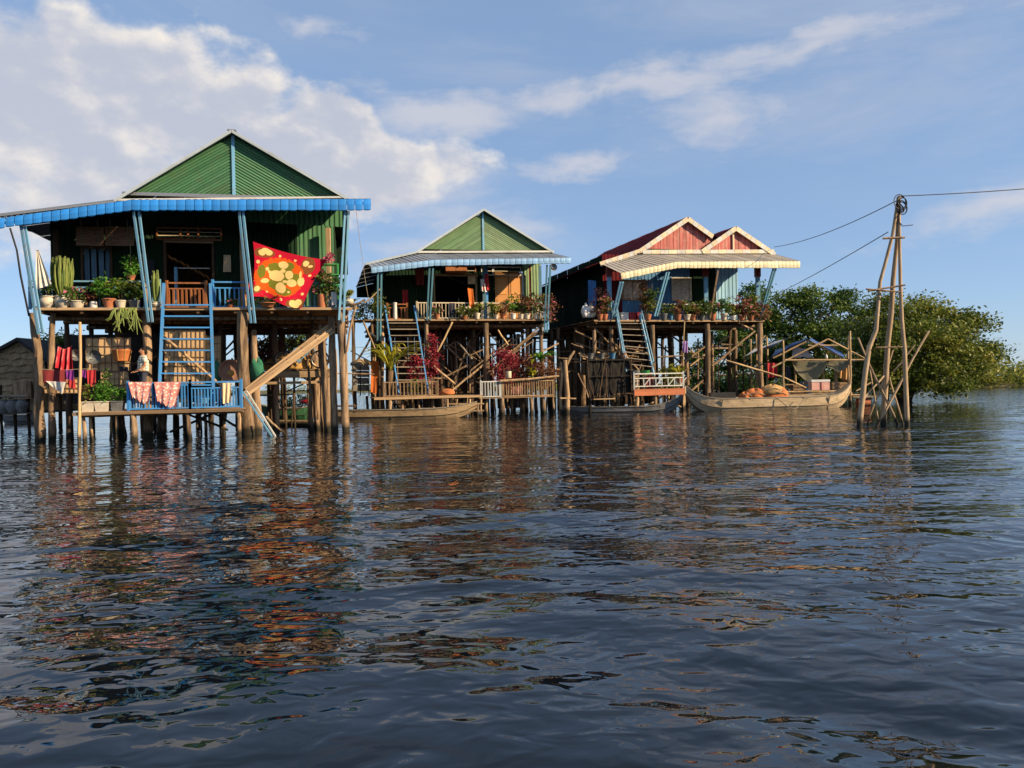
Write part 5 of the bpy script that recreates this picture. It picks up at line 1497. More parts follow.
def house_two():
    F = F2; q = F.q; V = F.V; U = F.U; uz = F.uz
    VG, VR, VF, VW, VB = 0.9, 0.6, -1.2, 2.0, 10.0
    Z1 = V3((0, 0, 1))
    h = thing('stilt_house', 'middle stilt house with olive gable and pale blue awning', 'house', F.O, 'stilt houses on the lake')
    zd = uz(470, 319, 0)[1]
    uL, uR = uz(376, 319, 0)[0], uz(549, 318, 0)[0]
    deck(h, F, uL, uR, 0, VB, zd, .3)
    bar('rim_board', F.p(uL, -.03, zd - .05), F.p(uR + .1, -.03, zd - .05), .03, .085, 'pale_wood', h)
    for k in range(8):
        u = uL + .15 + (uR - uL - .3) * k / 7; bar('joist', F.p(u, .02, zd - .13), F.p(u, VB, zd - .13), .09, .15, 'dark_wood', h)
    for v in (1.0, 2.6, 5.2, 7.6, 9.7): pole('floor_beam', [F.p(uL, v, zd - .29), F.p(uR, v, zd - .29)], .085, .085, 'stilt', h, wob=.02)
    for x0, y0, x1, v, r in ((426, 322, 429, .2, .13), (485.5, 323, 487.5, .15, .16), (541, 325, 542, .2, .13), (473, 326, 473, 2.6, .14), (462, 328, 461, 5.2, .13), (527, 328, 527, 2.6, .12), (382, 322, 381, .3, .1), (443, 350, 443, 3.5, .1), (455, 352, 455, 3.8, .1)):
        px_pole(h, F, 'stilt', x0, y0, v, x1, 413, v, r * .85, r, 'stilt', 1.0)
        b = h.children[-1]
    stilts(h, F, [uL + .4 + (uR - uL - .8) * k / 5 for k in range(6)], (2.6, 5.2, 7.6, 9.7), zd - .2, .11)
    clutter(h, F, 380, 548, 325, .3, 4.2, 60, zd - .3)
    # walls
    zt = uz(480, 256, VW)[1]
    ux = lambda x, y=290: uz(x, y, VW)[0]
    zz = lambda y, x=470: uz(x, y, VW)[1]
    wl, wr = ux(384), ux(541)
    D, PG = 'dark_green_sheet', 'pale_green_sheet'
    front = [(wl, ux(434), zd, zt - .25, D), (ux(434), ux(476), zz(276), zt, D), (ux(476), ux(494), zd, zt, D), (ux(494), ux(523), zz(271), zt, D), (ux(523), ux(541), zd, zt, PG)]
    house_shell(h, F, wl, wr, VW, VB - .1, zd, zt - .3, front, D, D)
    for k in range(2):
        a, b = ux(495 + 14 * k), ux(508.5 + 14 * k); z1 = zz(272)
        d = MB().box(F.p((a + b) / 2, VW + .02, (zd + z1) / 2), (b - a - .02, .04, z1 - zd), (U, V, Z1)).build('door', 'orange_door', h)
        for f in (.3, .72):
            MB().box(F.p((a + b) / 2, VW - .01, zd + (z1 - zd) * f), ((b - a) * .7, .03, (z1 - zd) * .32), (U, V, Z1)).build('door_panel', 'orange_door', d)
        MB().blob(F.p(b - .1 if k == 0 else a + .1, VW - .05, zd + 1.0), (.03, .03, .03), 8, 6, 0).build('knob', 'grey_metal', d)
    dj = MB()
    for x in (434, 476): dj.box(F.p(ux(x), VW - .04, (zd + zz(276)) / 2), (.1, .1, zz(276) - zd), (U, V, Z1))
    dj.box(F.p(ux(455), VW - .05, zz(275.5)), (ux(478) - ux(432), .1, .12), (U, V, Z1)); dj.build('door_frame', 'pale_wood', h)
    for x0, x1 in ((449, 464), (466, 476), (481, 493), (493, 521)):
        g = MB(); a, b, z0, z1 = ux(x0), ux(x1), zz(275), zz(267)
        for zc in (z0, z1): g.box(F.p((a + b) / 2, VW - .12, zc), (b - a, .05, .06), (U, V, Z1))
        for uc in (a + .03, b - .03): g.box(F.p(uc, VW - .12, (z0 + z1) / 2), (.05, .05, z1 - z0), (U, V, Z1))
        gg = g.build('vent_grille', 'brown_varnish' if x0 < 480 else 'white_paint', h)
        bar('slat', F.p(a, VW - .12, (z0 + z1) / 2), F.p(b, VW - .12, (z0 + z1) / 2), .03, .03, 'cream_paint', gg)
    MB().box(F.p(ux(456), VW - .2, zz(269)), (ux(467) - ux(446), .05, zz(264) - zz(274)), (U, V, Z1)).build('sign_board', 'brown_varnish', h)
    # gable and roof
    ap = uz(484, 209.3, VR); lb = uz(417, 252, VR); le = uz(365, 264, VR); re = uz(554, 252.5, VR)
    roof(h, F, [le, lb, ap, re], VR + .02, VB + .4, ['grey_roof', 'green_roof', 'green_roof'])
    rake(h, F, [le, lb], VR, .11, 'trim_paint'); rake(h, F, [lb, ap], VR, .11, 'trim_paint'); rake(h, F, [ap, re], VR, .11, 'trim_paint')
    A = uz(482.5, 213, VG); Lb = uz(423, 250.5, VG); Rb = uz(550, 250.5, VG); zb = (Lb[1] + Rb[1]) / 2
    Aw, Cw, Lw, Rw = F.p(A[0], VG, A[1]), F.p(A[0], VG, zb), F.p(Lb[0], VG, zb), F.p(Rb[0], VG, zb)
    gable_boards(h, Aw, Cw, Lw, 18, 'olive_sheet', -V, .035); gable_boards(h, Aw, Cw, Rw, 18, 'olive_sheet', -V, .035)
    MB().prism([Lw + V * .05, Rw + V * .05, Aw + V * .05], V * .03).build('gable_backing', 'olive_sheet', h)
    bar('king_post', Cw - V * .06, Aw - V * .06, .1, .05, 'pale_blue', h, V)
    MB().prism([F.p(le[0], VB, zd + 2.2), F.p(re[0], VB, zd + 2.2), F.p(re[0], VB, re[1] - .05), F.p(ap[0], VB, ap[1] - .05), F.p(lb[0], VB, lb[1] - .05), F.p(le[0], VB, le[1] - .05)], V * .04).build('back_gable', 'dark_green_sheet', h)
    # awning
    backs = [q(368, 264, VG - .15), q(417, 253.5, VG - .15), q(553, 253, VG - .15)]
    tops = [q(371, 267, VF), q(434, 259.5, VF), q(571, 257.4, VF)]; bots = [q(371.5, 273.5, VF), q(434, 266, VF), q(571, 263.6, VF)]
    awning(h, backs, tops, 'grey_roof'); valance(h, tops, bots, -V, .3, 'pale_blue_awning')
    bar('flashing', backs[1] + Z1 * .06 - V * .1, backs[2] + Z1 * .06 - V * .1, .12, .1, 'white_paint', h)
    for k in range(2): bar('eave_beam', tops[k] - Z1 * .14 + V * .12, tops[k + 1] - Z1 * .14 + V * .12, .06, .1, 'teal_paint', h)
    for f in np.linspace(.03, .97, 11):
        s = 0 if f < .33 else 1; t = f / .33 if s == 0 else (f - .33) / .67
        bar('rafter', backs[s].lerp(backs[s + 1], t) - Z1 * .1, tops[s].lerp(tops[s + 1], t) - Z1 * .1, .05, .09, 'dark_wood', h)
    for x0, y0, x1, y1 in ((378, 273, 377.5, 341), (381.5, 273, 380.5, 341), (429.5, 268, 427, 320), (433, 268, 430, 320), (547, 265, 544.5, 332), (550.5, 265, 547, 332)):
        bar('brace', q(x1, y1, -.05), q(x0, y0, VF + .15), .085, .07, 'teal_paint', h)
    bar('veranda_post', F.p(uz(484.5, 300, .3)[0], .3, zd), F.p(uz(484.5, 300, .3)[0], .3, uz(484, 266, .3)[1]), .17, .17, 'teal_paint', h)
    bar('veranda_post', F.p(uz(486.8, 300, .5)[0], .5, zd), F.p(uz(487, 300, .5)[0], .5, uz(484, 266, .5)[1]), .12, .12, 'blue_paint', h)
    bar('veranda_post', F.p(uz(540.5, 300, 1.4)[0], 1.4, zd), F.p(uz(540.5, 300, 1.4)[0], 1.4, uz(540, 266, 1.4)[1]), .16, .16, 'pale_blue', h)
    bar('veranda_post', F.p(uz(530.5, 300, 1.7)[0], 1.7, zd), F.p(uz(530.5, 300, 1.7)[0], 1.7, uz(530, 266, 1.7)[1]), .12, .12, 'maroon_paint', h)
    # railings
    zr = uz(470, 303, .12)[1] - zd; ur = lambda x: uz(x, 312, .12)[0]
    railing(h, F.p(ur(417), .12, zd), F.p(ur(428), .12, zd), zr, 4, 'cream_paint', mid=False)
    railing(h, F.p(ur(431), .12, zd), F.p(ur(483), .12, zd), zr, 16, 'cream_paint', mid=False)
    railing(h, F.p(ur(488), .12, zd), F.p(ur(545), .12, zd), zr, 16, 'cream_paint', mid=False)
    railing(h, F.p(ur(388), .5, zd), F.p(ur(408), .5, zd), zr * .95, 5, 'brown_varnish', name='gate', mid=True, bw=.06)
    railing(h, F.p(uR - .1, .15, zd), F.p(uR - .1, VW, zd), zr, 8, 'cream_paint', mid=False)
    pp = thing('pipe_post', 'short white pipe standing at the head of the middle stairs', 'pipe', F.p(ur(395), .1, zd))
    MB().tube([F.p(ur(395), .1, zd), F.p(ur(395), .1, zd + .8)], .1, 10).build('pipe', 'white_paint', pp); MB().lathe(F.p(ur(395), .1, zd + .8), [(.11, 0), (.11, .05), (.07, .06), (.002, .06)], 10).build('cap', 'white_plastic', pp)
    # hangings
    cloth('orange_cloth', 'orange robe draped over the middle veranda rail', 'cloth', q(467.5, 288, .0), q(473, 289, .0), q(475, 308, -.05), q(470, 308, -.05), 'cloth_orange', .035, 1)
    cloth('red_shirt', 'dark red shirt hanging in the shade of the middle veranda', 'shirt', q(402, 290, .9), q(408, 290, .9), q(408.5, 304, .9), q(403, 304, .9), 'cloth_red', .05, 2)
    cloth('brown_cloth', 'brown cloth hung high on the middle veranda wall left of the doorway', 'cloth', q(415, 269, 1.6), q(424, 269, 1.6), q(424, 285, 1.6), q(416, 285, 1.6), 'cloth_maroon', .03, 2)
    cloth('yellow_poster', 'yellow paper hung in the doorway of the middle house', 'paper', q(468, 276, 1.2), q(475, 276, 1.2), q(475, 284, 1.2), q(468, 284, 1.2), 'cloth_cream', .02, 1)
    dec = thing('hanging_ornament', 'red and white streamer ornament on the blue post of the middle veranda', 'ornament', q(485, 292, .05))
    cloth('streamer', None, None, q(485, 274, .05), q(488, 273, .05), q(490, 290, .0), q(482, 291, .0), 'cloth_red', .05, 2, parent=dec)
    cloth('streamer', None, None, q(480.5, 279, .02), q(484, 279, .02), q(487, 292, -.03), q(481, 291, -.03), 'cloth_white', .04, 2, parent=dec)
    cloth('dark_towel', 'dark towel over the middle veranda rail left of the orange robe', 'towel', q(449.5, 303, .06), q(455, 303, .06), q(455, 315, .04), q(450, 315, .04), 'cloth_dark', .03, 2)
    sp = thing('loudspeaker', 'small grey loudspeaker on the right brace of the middle house', 'loudspeaker', q(553, 268, -.8))
    MB().lathe(q(553, 267.5, -.8), [(.05, .15), (.07, .05), (.19, -.1), (.2, -.11), (.17, -.09), (.03, .0)], 14, (U, Z1, V)).build('horn', 'grey_metal', sp)
    bar('bracket', q(553, 267.5, -.75), q(549.5, 269, -.7), .03, .03, 'grey_metal', sp)
    # stairs
    ladder('stairs', 'blue sided stairs with pale treads up to the middle veranda', 'stairs', q(399.5, 397, -1.75), q(387, 321, -.1), q(429, 397, -1.75), q(416.5, 321, -.1), 12, 'blue_paint', 'grey_wood', .06, .2, .26, .85, rd=.04)
    # plants on the veranda
    PGR = 'potted plants on the middle veranda'
    def on(x, v=.3): return F.p(uz(x, 316, v)[0], v, zd)
    for x, lab, r, hh, ph, pr, pm, lf, n_, fl in (
            (437, 'pink flowers in a pot at the left end of the cream railing', .22, .3, .25, .14, 'terracotta', 'leaf', 90, 'petal_pink'),
            (464, 'yellow flowering plant spilling over the deck below the orange robe', .42, .4, .15, .2, 'terracotta', 'leaf_olive', 200, 'petal_white'),
            (477, 'small plant in a white pot left of the blue post of the middle house', .25, .4, .3, .17, 'white_pot', 'leaf_olive', 90, None),
            (496, 'green plant in a pale pot just right of the blue post of the middle house', .3, .6, .22, .16, 'white_pot', 'leaf_olive', 130, None),
            (503, 'reddish plant in front of the orange doors', .25, .6, .25, .15, 'terracotta', 'leaf_rust', 110, None),
            (513, 'bright green plant in a white pot before the orange doors', .36, .75, .28, .18, 'white_plastic', 'leaf_bright', 190, None),
            (521, 'small leafy plant right of the bright green one on the middle veranda', .26, .5, .25, .15, 'white_pot', 'leaf', 110, None),
            (527, 'brown leaved shrub in a pale pot near the right of the middle veranda', .34, .7, .28, .18, 'white_pot', 'leaf_rust', 170, None),
            (536, 'magenta flowering shrub at the right end of the middle veranda', .42, .85, .28, .18, 'white_pot', 'leaf_olive', 220, 'petal_pink')):
        potted(lab, on(x, .0 if x < 480 else .02), r * 1.35, hh * 1.3, ph, pr, pm, lf, int(n_ * 2.2), .15, 'flare', fl, PGR)
    t = bush('trailing rust coloured flowers on the right corner brace of the middle house', q(551, 322, -.2), (.35, .35, .75), 34, 12, .12, 'leaf_rust', 'trailing_plant', flower='petal_pink', cr=.16)
    # left plant shelf
    t = thing('plant_shelf', 'rough shelf crowded with plants left of the middle house', 'shelf', F.p(uz(365, 410, .2)[0], .2, 0))
    s0, s1 = uz(351, 320, .1)[0], uz(384, 320, .1)[0]
    deck(t, F, s0, s1, .1, 1.6, zd - .02, .22, name='plank')
    for x, v in ((353, .2), (372, .2), (354, 1.4), (373, 1.4)):
        u = uz(x, 330, v)[0]; pole('post', [F.p(u, v, -.8), F.p(u, v, zd - .06)], .09, .07, 'stilt', t)
    pole('brace', [q(352, 371, .1), q(371, 336, .2)], .06, .05, 'dark_wood', t); pole('brace', [q(363, 320, .0), q(377, 355, -.1)], .05, .04, 'pale_wood', t)
    pole('rail', [q(343, 312, .0), q(358, 308, -.1), q(372, 297, -.15), q(381, 288, -.2)], .035, .03, 'pale_wood', t, 6)
    bush('dark tangled shrub on the plant shelf left of the middle house', F.p((s0 + s1) / 2, .7, zd), (.85, .5, .5), 60, 14, .14, 'leaf_dark', 'shrub')
    blade_plant('spiky green plant on the upper left of the plant shelf', F.p(s0 + .1, .3, zd + .55), .5, 14, 'leaf_olive', 'white_pot', .2, .24, .05, .8, PGR)
    bush('tall thin climber on poles beside the left brace of the middle house', F.p(s1 - .3, .2, zd), (.3, .3, .9), 36, 12, .13, 'leaf_olive', 'climber')
    bush('leafy pot plant at the gate of the middle stairs', on(385, .1), (.3, .25, .45), 24, 12, .12, 'leaf', 'shrub', flower='petal_white')

    # ---------- under the house, lower landings
    zl = uz(440, 396, -1.9)[1]
    a0, a1 = uz(374, 397, -1.9)[0], uz(482, 396, -1.9)[0]
    lo = thing('landing', 'low timber landing with stick railing at the foot of the middle stairs', 'deck', F.p((a0 + a1) / 2, -1, 0), 'landings by the water')
    deck(lo, F, a0, a1, -1.9, .8, zl, .25)
    bar('rim_board', F.p(a0, -1.93, zl - .05), F.p(a1, -1.93, zl - .05), .04, .12, 'pale_wood', lo)
    for x, v, r in ((390, -1.8, .12), (402, -1.6, .07), (418, -1.5, .06), (376, -1.2, .07), (433, -1.4, .08), (450, -1.2, .07), (464, -.9, .08), (477, -1.3, .08), (383, -.5, .1), (410, -.3, .1), (440, 0, .1)):
        u = uz(x, 405, v)[0]; pole('deck_post', [F.p(u + .05, v, -.9), F.p(u, v, zl - .04)], r, r * .85, 'stilt', lo)
    zrl = uz(410, 382, -1.9)[1] - zl
    railing(lo, F.p(uz(384, 397, -1.85)[0], -1.85, zl), F.p(uz(438, 397, -1.85)[0], -1.85, zl), zrl, 15, 'deck_wood', mid=False, bw=.05)
    # rack in the water by the canoe
    rk = thing('water_rack', 'ladder-like timber rack in the water right of the canoe tip', 'rack', F.p(uz(465, 412, -2.3)[0], -2.3, 0))
    for y in (404, 411): bar('rail', q(448, y, -2.3), q(484, y - .4, -2.3), .05, .07, 'pale_wood', rk)
    for x in (447.5, 457, 470, 481): pole('post', [F.p(uz(x, 410, -2.3)[0], -2.3, -.8), q(x, 399, -2.25)], .05, .045, 'pale_wood', rk)
    # right landing with picket rail
    b0, b1 = uz(480, 397, -1.7)[0], uz(557, 397, -1.7)[0]; zl2 = uz(520, 397, -1.7)[1]
    lb_ = thing('landing', 'small landing with pale picket railing and red leaved bushes', 'deck', F.p((b0 + b1) / 2, -1, 0), 'landings by the water')
    deck(lb_, F, b0, b1, -1.7, .6, zl2, .25)
    for x, v, r in ((502, -1.6, .13), (531, -1.6, .11), (543, -1.5, .1), (512, -.6, .09), (521, -.6, .08), (553, -.8, .08), (487, -1.4, .08), (536, .3, .1)):
        u = uz(x, 405, v)[0]; pole('deck_post', [F.p(u + .05, v, -.9), F.p(u, v, zl2 - .04)], r, r * .85, 'stilt', lb_)
    zr2 = uz(520, 381, -1.7)[1] - zl2
    railing(lb_, F.p(uz(481, 397, -1.65)[0], -1.65, zl2), F.p(uz(501, 397, -1.65)[0], -1.65, zl2), zr2, 7, 'white_paint', mid=False, bw=.06)
    railing(lb_, F.p(uz(503, 397, -1.65)[0], -1.65, zl2), F.p(uz(554, 397, -1.65)[0], -1.65, zl2), zr2, 22, 'pale_wood', mid=False, bw=.045)
    pole('rail_pole', [q(500, 381, -1.8), q(530, 379, -1.8), q(559, 376, -1.8)], .06, .05, 'pale_wood', lb_, 7)
    # braces under the floor
    for i, (x0, y0, x1, y1, v, m) in enumerate(((545, 322, 513, 350, .0, 'pale_wood'), (512, 350, 489, 373, .0, 'pale_wood'), (529, 329, 492, 358, 1.0, 'stilt'), (493, 368, 540, 330, 1.4, 'stilt'), (498, 330, 508, 345, .4, 'bamboo'), (433, 365, 458, 387, -.5, 'pale_wood'), (450, 392, 483, 365, -.8, 'pale_wood'),
                                     (443, 378, 474, 362, .6, 'stilt'), (436, 355, 452, 322, -.2, 'bamboo'), (392, 344, 410, 362, -.4, 'pale_wood'), (452, 385, 470, 340, 1.5, 'stilt'), (457, 342, 472, 359, 1.2, 'grey_wood'), (370, 333, 376, 337, .0, 'white_paint'))):
        px_pole(h, F, 'cross_brace', x0, y0, v, x1, y1, v + .1, .05, .055, m, wob=.02)
    # closed store boards added to darken the space under the house
    st = thing('plank_backing', 'dark plank store added to darken the space under the middle house', 'backing', F.p(uz(440, 400, 4.5)[0], 4.5, 0))
    for x0, x1, v, y1 in ((386, 484, 4.5, 400), (497, 521, 6.0, 396)):
        n = int((x1 - x0) / 3.2)
        for k in range(n):
            u0_, u1_ = uz(x0 + (x1 - x0) * k / n, 380, v)[0], uz(x0 + (x1 - x0) * (k + .93) / n, 380, v)[0]
            bar('plank', F.p((u0_ + u1_) / 2, v + random.uniform(-.02, .02), .1), F.p((u0_ + u1_) / 2, v, zd - .35 - random.uniform(0, .3)), u1_ - u0_, .03, 'dark_wood', st, V)
        bar('ledger', F.p(uz(x0, 380, v)[0], v + .05, .55), F.p(uz(x1, 380, v)[0], v + .05, .55), .08, .1, 'dark_wood', st)
    for x in (388, 420, 452, 483): u = uz(x, 400, 4.6)[0]; pole('post', [F.p(u, 4.65, -.8), F.p(u, 4.65, zd - .3)], .1, .09, 'stilt', st)
    # plants below
    GP = 'plants around the middle landing'
    b = F.p(uz(391, 392, -1.2)[0], -1.2, zl)
    MBt = blade_plant('yellow green palm at the left of the middle landing', b + Z1 * 1.2, 2.9, 46, 'leaf_yellow', None, w=.065, spread=.8, group=GP, name='palm', arch=.62, segs=7)
    MB().tube([b, b + Z1 * 1.3], [.2, .14], 9, .08).build('trunk', 'bark', MBt)
    bush('red leaved shrub beside the middle stairs', F.p(uz(416, 385, -1.0)[0], -1.0, zl + .5), (.5, .4, .8), 44, 14, .2, 'leaf_red', 'red_shrub', GP)
    bush('tall column of red leaves climbing the stilt right of the middle stairs', F.p(uz(433, 370, -.15)[0], -.25, zl + .6), (.3, .3, 1.5), 60, 14, .18, 'leaf_red', 'red_climber', GP, cr=.2)
    bush('loose dark red shrub at the left of the picket railing', F.p(uz(505, 385, -1.0)[0], -1.0, zl2 + .3), (.7, .45, 1.3), 90, 14, .16, 'leaf_red', 'red_shrub', GP, cr=.24)
    bush('maroon leaved bush in the middle of the picket railed landing', F.p(uz(524, 385, -.8)[0], -.9, zl2 + .55), (.95, .5, .85), 110, 14, .16, 'leaf_maroon', 'maroon_bush', GP, cr=.24)
    bush('rust coloured bush at the right end of the picket railed landing', F.p(uz(545, 385, -.7)[0], -.8, zl2 + .5), (.7, .5, .85), 95, 14, .15, 'leaf_rust', 'rust_bush', GP, cr=.24)
    bush('yellow leaved plant between the maroon and rust bushes', F.p(uz(531, 385, -1.1)[0], -1.2, zl2 + .9), (.25, .25, .7), 26, 10, .16, 'leaf_yellow', 'yellow_plant', GP)
    bp = blade_plant('bright green fern fronds arching over the rust bush', F.p(uz(541, 368, -.8)[0], -.9, zl2 + 1.75), 1.35, 18, 'leaf_bright', None, w=.10, spread=.95, group=GP, name='fern', arch=.75, segs=6)
    MB().tube([F.p(uz(541, 368, -.8)[0], -.9, zl2), F.p(uz(541, 368, -.8)[0], -.9, zl2 + 1.8)], [.05, .04], 7).build('trunk', 'bark', bp)
    t = thing('white_can', 'white can hanging on the picket railing before the red shrub', 'can', q(508.5, 378, -1.75))
    MB().lathe(q(508.5, 378, -1.75), [(.14, 0), (.15, .01), (.15, .34), (.13, .34), (.13, .05), (.002, .05)], 12).build('body', 'cream_paint', t); MB().tube([q(508.5, 378, -1.75) + V3((.14, 0, .33)), q(508.5, 378, -1.75) + V3((0, 0, .43)), q(508.5, 378, -1.75) + V3((-.14, 0, .33))], .008, 4).build('handle', 'grey_metal', t)
    for x, lab in ((515, 'pink cloth tucked behind the picket railing'),): cloth('pink_cloth', lab, 'cloth', q(511, 387, -1.5), q(522, 386, -1.5), q(523, 394, -1.5), q(511, 394, -1.5), 'batik', .04, 3)
    t = bush('low green plant in pots behind the stick railing', F.p(uz(415, 392, -1.4)[0], -1.4, zl), (.45, .3, .5), 36, 12, .13, 'leaf_olive', 'shrub', GP)
    hp = thing('pink_heap', 'heap of pink netting on the middle landing', 'net', q(447, 393, -1.5)); MB().blob(q(447, 393.5, -1.5), (.42, .3, .22), 16, 8, .15, .2, 4).build('heap', 'orange_net', hp); MB().tube([q(444, 391, -1.7), q(447, 390, -1.75), q(451, 392, -1.7)], .02, 5).build('rope', 'rope', hp)
    # stack of crates and orange cloth at the left
    ck = thing('floating_store', 'low hut of stacked dark boards left of the palm', 'hut', F.p(uz(360, 400, -.4)[0], -.4, 0))
    for k in range(4):
        y0 = 391 - k * 7
        a, b_ = q(353, y0, -.4), q(368.5, y0, -.4); zt_ = q(353, y0 - 6.4, -.4).z
        MB().prism([a, b_, b_ + V * .9, a + V * .9], V3((0, 0, zt_ - a.z))).build('crate', 'grey_wood', ck)
    for x in (352.5, 360.5, 369): bar('frame', q(x, 396, -.45), q(x, 366, -.45), .05, .05, 'dark_wood', ck)
    MB().blob(q(361, 365, .1), (.55, .5, .3), 14, 8, .1, .1, 2).build('cover', 'woven', ck)
    for x in (354, 367): pole('leg', [V3((q(x, 396, -.2).x, q(x, 396, -.2).y, -.7)), q(x, 396, -.2)], .07, .07, 'dark_wood', ck)
    cloth('orange_drape', 'orange cloth hanging left of the palm trunk', 'cloth', q(371, 361, -.8), q(379, 361, -.8), q(377, 394, -.9), q(371, 392, -.9), 'cloth_orange', .035, 1)
    dw = thing('forked_post', 'pale forked driftwood post in the water right of the picket landing', 'post', G(567, 414))
    for pts, r0, r1 in (([q(566.5, 418, -1.9), q(567, 395, -1.9), q(566, 372, -1.9), q(565, 360, -1.9)], .14, .1), ([q(566, 366, -1.9), q(570, 357, -1.9), q(574.5, 351, -1.9)], .09, .06), ([q(563, 416, -1.7), q(560, 398, -1.7), q(562, 375, -1.8), q(561, 362, -1.8)], .09, .06)):
        pts = [p.copy() for p in pts]
        if pts[0].z < .3: pts[0].z = -.8
        pole('limb', pts, r0, r1, 'pale_wood', dw, 8, .1)
    bar('cross_piece', q(560, 398, -2.0), q(576, 398.5, -2.0), .06, .06, 'pale_wood', dw)


house_two()


# ================================================================== HOUSE 3 (red gables, yellow awning)
F3 = Frame(V3(((700 - 512) / FPX * 43.5, 43.5, 0)), 16)


def house_three():
    F = F3; q = F.q; V = F.V; U = F.U; uz = F.uz; Z1 = V3((0, 0, 1))
    VG, VR, VF, VW, VB = .85, .55, -1.3, 2.2, 12.0
    h = thing('stilt_house', 'right stilt house with two red gables, maroon roof and pale yellow awning', 'house', F.O, 'stilt houses on the lake')
    zd = uz(700, 320, 0)[1]
    uL, uR = uz(594, 322, 0)[0], uz(764, 320, 0)[0]
    deck(h, F, uL, uR, 0, VB, zd, .3)
    bar('rim_board', F.p(uL, -.03, zd - .05), F.p(uR, -.03, zd - .05), .03, .085, 'pale_wood', h)
    for k in range(8):
        u = uL + .15 + (uR - uL - .3) * k / 7; bar('joist', F.p(u, .02, zd - .13), F.p(u, VB, zd - .13), .09, .15, 'dark_wood', h)
    for v in (1.0, 3, 6, 9, 11.7): pole('floor_beam', [F.p(uL, v, zd - .29), F.p(uR, v, zd - .29)], .085, .085, 'stilt', h, wob=.02)
    for x0, y0, v, r in ((652, 325, .2, .16), (707, 324, .15, .16), (759.5, 322, .15, .17), (611, 326, .2, .14), (735, 330, 3.0, .14), (712, 332, 3.0, .1), (686, 330, 3.0, .13), (669, 333, 6, .12), (594, 330, .3, .12)):
        px_pole(h, F, 'stilt', x0, y0, v, x0 + 1.5, 410, v, r * .88, r, 'stilt', 1.0)
    stilts(h, F, [uL + .3 + (uR - uL - .6) * k / 5 for k in range(6)], (3.0, 6.0, 9.0, 11.7), zd - .2, .13)
    clutter(h, F, 600, 755, 325, .4, 6, 48, zd - .3)
    # walls
    zt = uz(700, 257, VW)[1]
    ux = lambda x, y=290: uz(x, y, VW)[0]
    zz = lambda y, x=700: uz(x, y, VW)[1]
    wl, wr = ux(603), ux(738)
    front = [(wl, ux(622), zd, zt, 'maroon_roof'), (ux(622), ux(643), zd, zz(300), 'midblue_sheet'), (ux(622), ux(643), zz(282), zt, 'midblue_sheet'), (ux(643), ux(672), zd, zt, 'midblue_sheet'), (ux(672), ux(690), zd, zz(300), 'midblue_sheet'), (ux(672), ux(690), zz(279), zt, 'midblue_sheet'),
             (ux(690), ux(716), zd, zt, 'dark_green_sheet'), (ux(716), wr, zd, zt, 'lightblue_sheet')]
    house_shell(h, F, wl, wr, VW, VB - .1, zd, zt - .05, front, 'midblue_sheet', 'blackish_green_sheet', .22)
    for x0, x1, y0, y1, m in ((672, 690, 279, 300, 'cream_paint'), (622, 643, 282, 300, 'pale_wood')):
        a, b, z0, z1 = ux(x0), ux(x1), zz(y1), zz(y0); f = MB()
        for uc in (a, b): f.box(F.p(uc, VW - .05, (z0 + z1) / 2), (.12, .1, z1 - z0 + .1), (U, V, Z1))
        for zc in (z0, z1): f.box(F.p((a + b) / 2, VW - .055, zc), (b - a, .1, .11), (U, V, Z1))
        w = f.build('window', m, h)
        MB().box(F.p((a + b) / 2, VW - .03, (z0 + z1) / 2), (b - a, .02, z1 - z0), (U, V, Z1)).build('pane', 'picture', w)
        bar('mullion', F.p((a + b) / 2, VW - .04, z0), F.p((a + b) / 2, VW - .04, z1), .05, .04, m, w)
    MB().box(F.p(ux(699), VW - .04, (zd + zz(276)) / 2), (ux(705) - ux(693), .05, zz(276) - zd), (U, V, Z1)).build('door', 'dark_green_sheet', h)
    for x, v in ((609.5, .3), (706, .3), (758, .3)):
        u = uz(x, 300, v)[0]; zt_ = uz(x, 265, v)[1]; zm = uz(x, 277, v)[1]
        bar('veranda_post', F.p(u, v, zd), F.p(u, v, zm), .22, .22, 'pale_blue', h); bar('post_head', F.p(u, v, zm + .002), F.p(u, v, zt_), .3, .3, 'maroon_paint', h)
    # roofs
    ap = uz(688, 217, VR); lb = uz(640, 249.5, VR); le = uz(600, 262.5, VR); re = uz(738, 251, VR)
    roof(h, F, [le, lb, ap, re], VR + .02, VB + .6, 'maroon_roof', 1.0, .22)
    ap2 = uz(736, 226.5, VR - .25); l2 = uz(702, 250, VR - .25); r2 = uz(775, 253, VR - .25)
    roof(h, F, [l2, ap2, r2], VR - .23, 6.0, 'maroon_roof', 1.0, .22)

    def rake_striped(p0, p1, v, n):
        a, b = F.p(p0[0], v, p0[1]), F.p(p1[0], v, p1[1])
        for k in range(n):
            bar('rake_tile', a.lerp(b, (k + .02) / n) - Z1 * .1, a.lerp(b, (k + .98) / n) - Z1 * .1, .05, .26, 'cream_paint' if k % 2 == 0 else 'white_paint', h)
    rake_striped(ap, lb, VR, 9); rake_striped(lb, le, VR, 7); rake_striped(ap, uz(713, 235, VR), VR, 5); rake_striped(ap2, l2, VR - .26, 7); rake_striped(ap2, r2, VR - .26, 8)

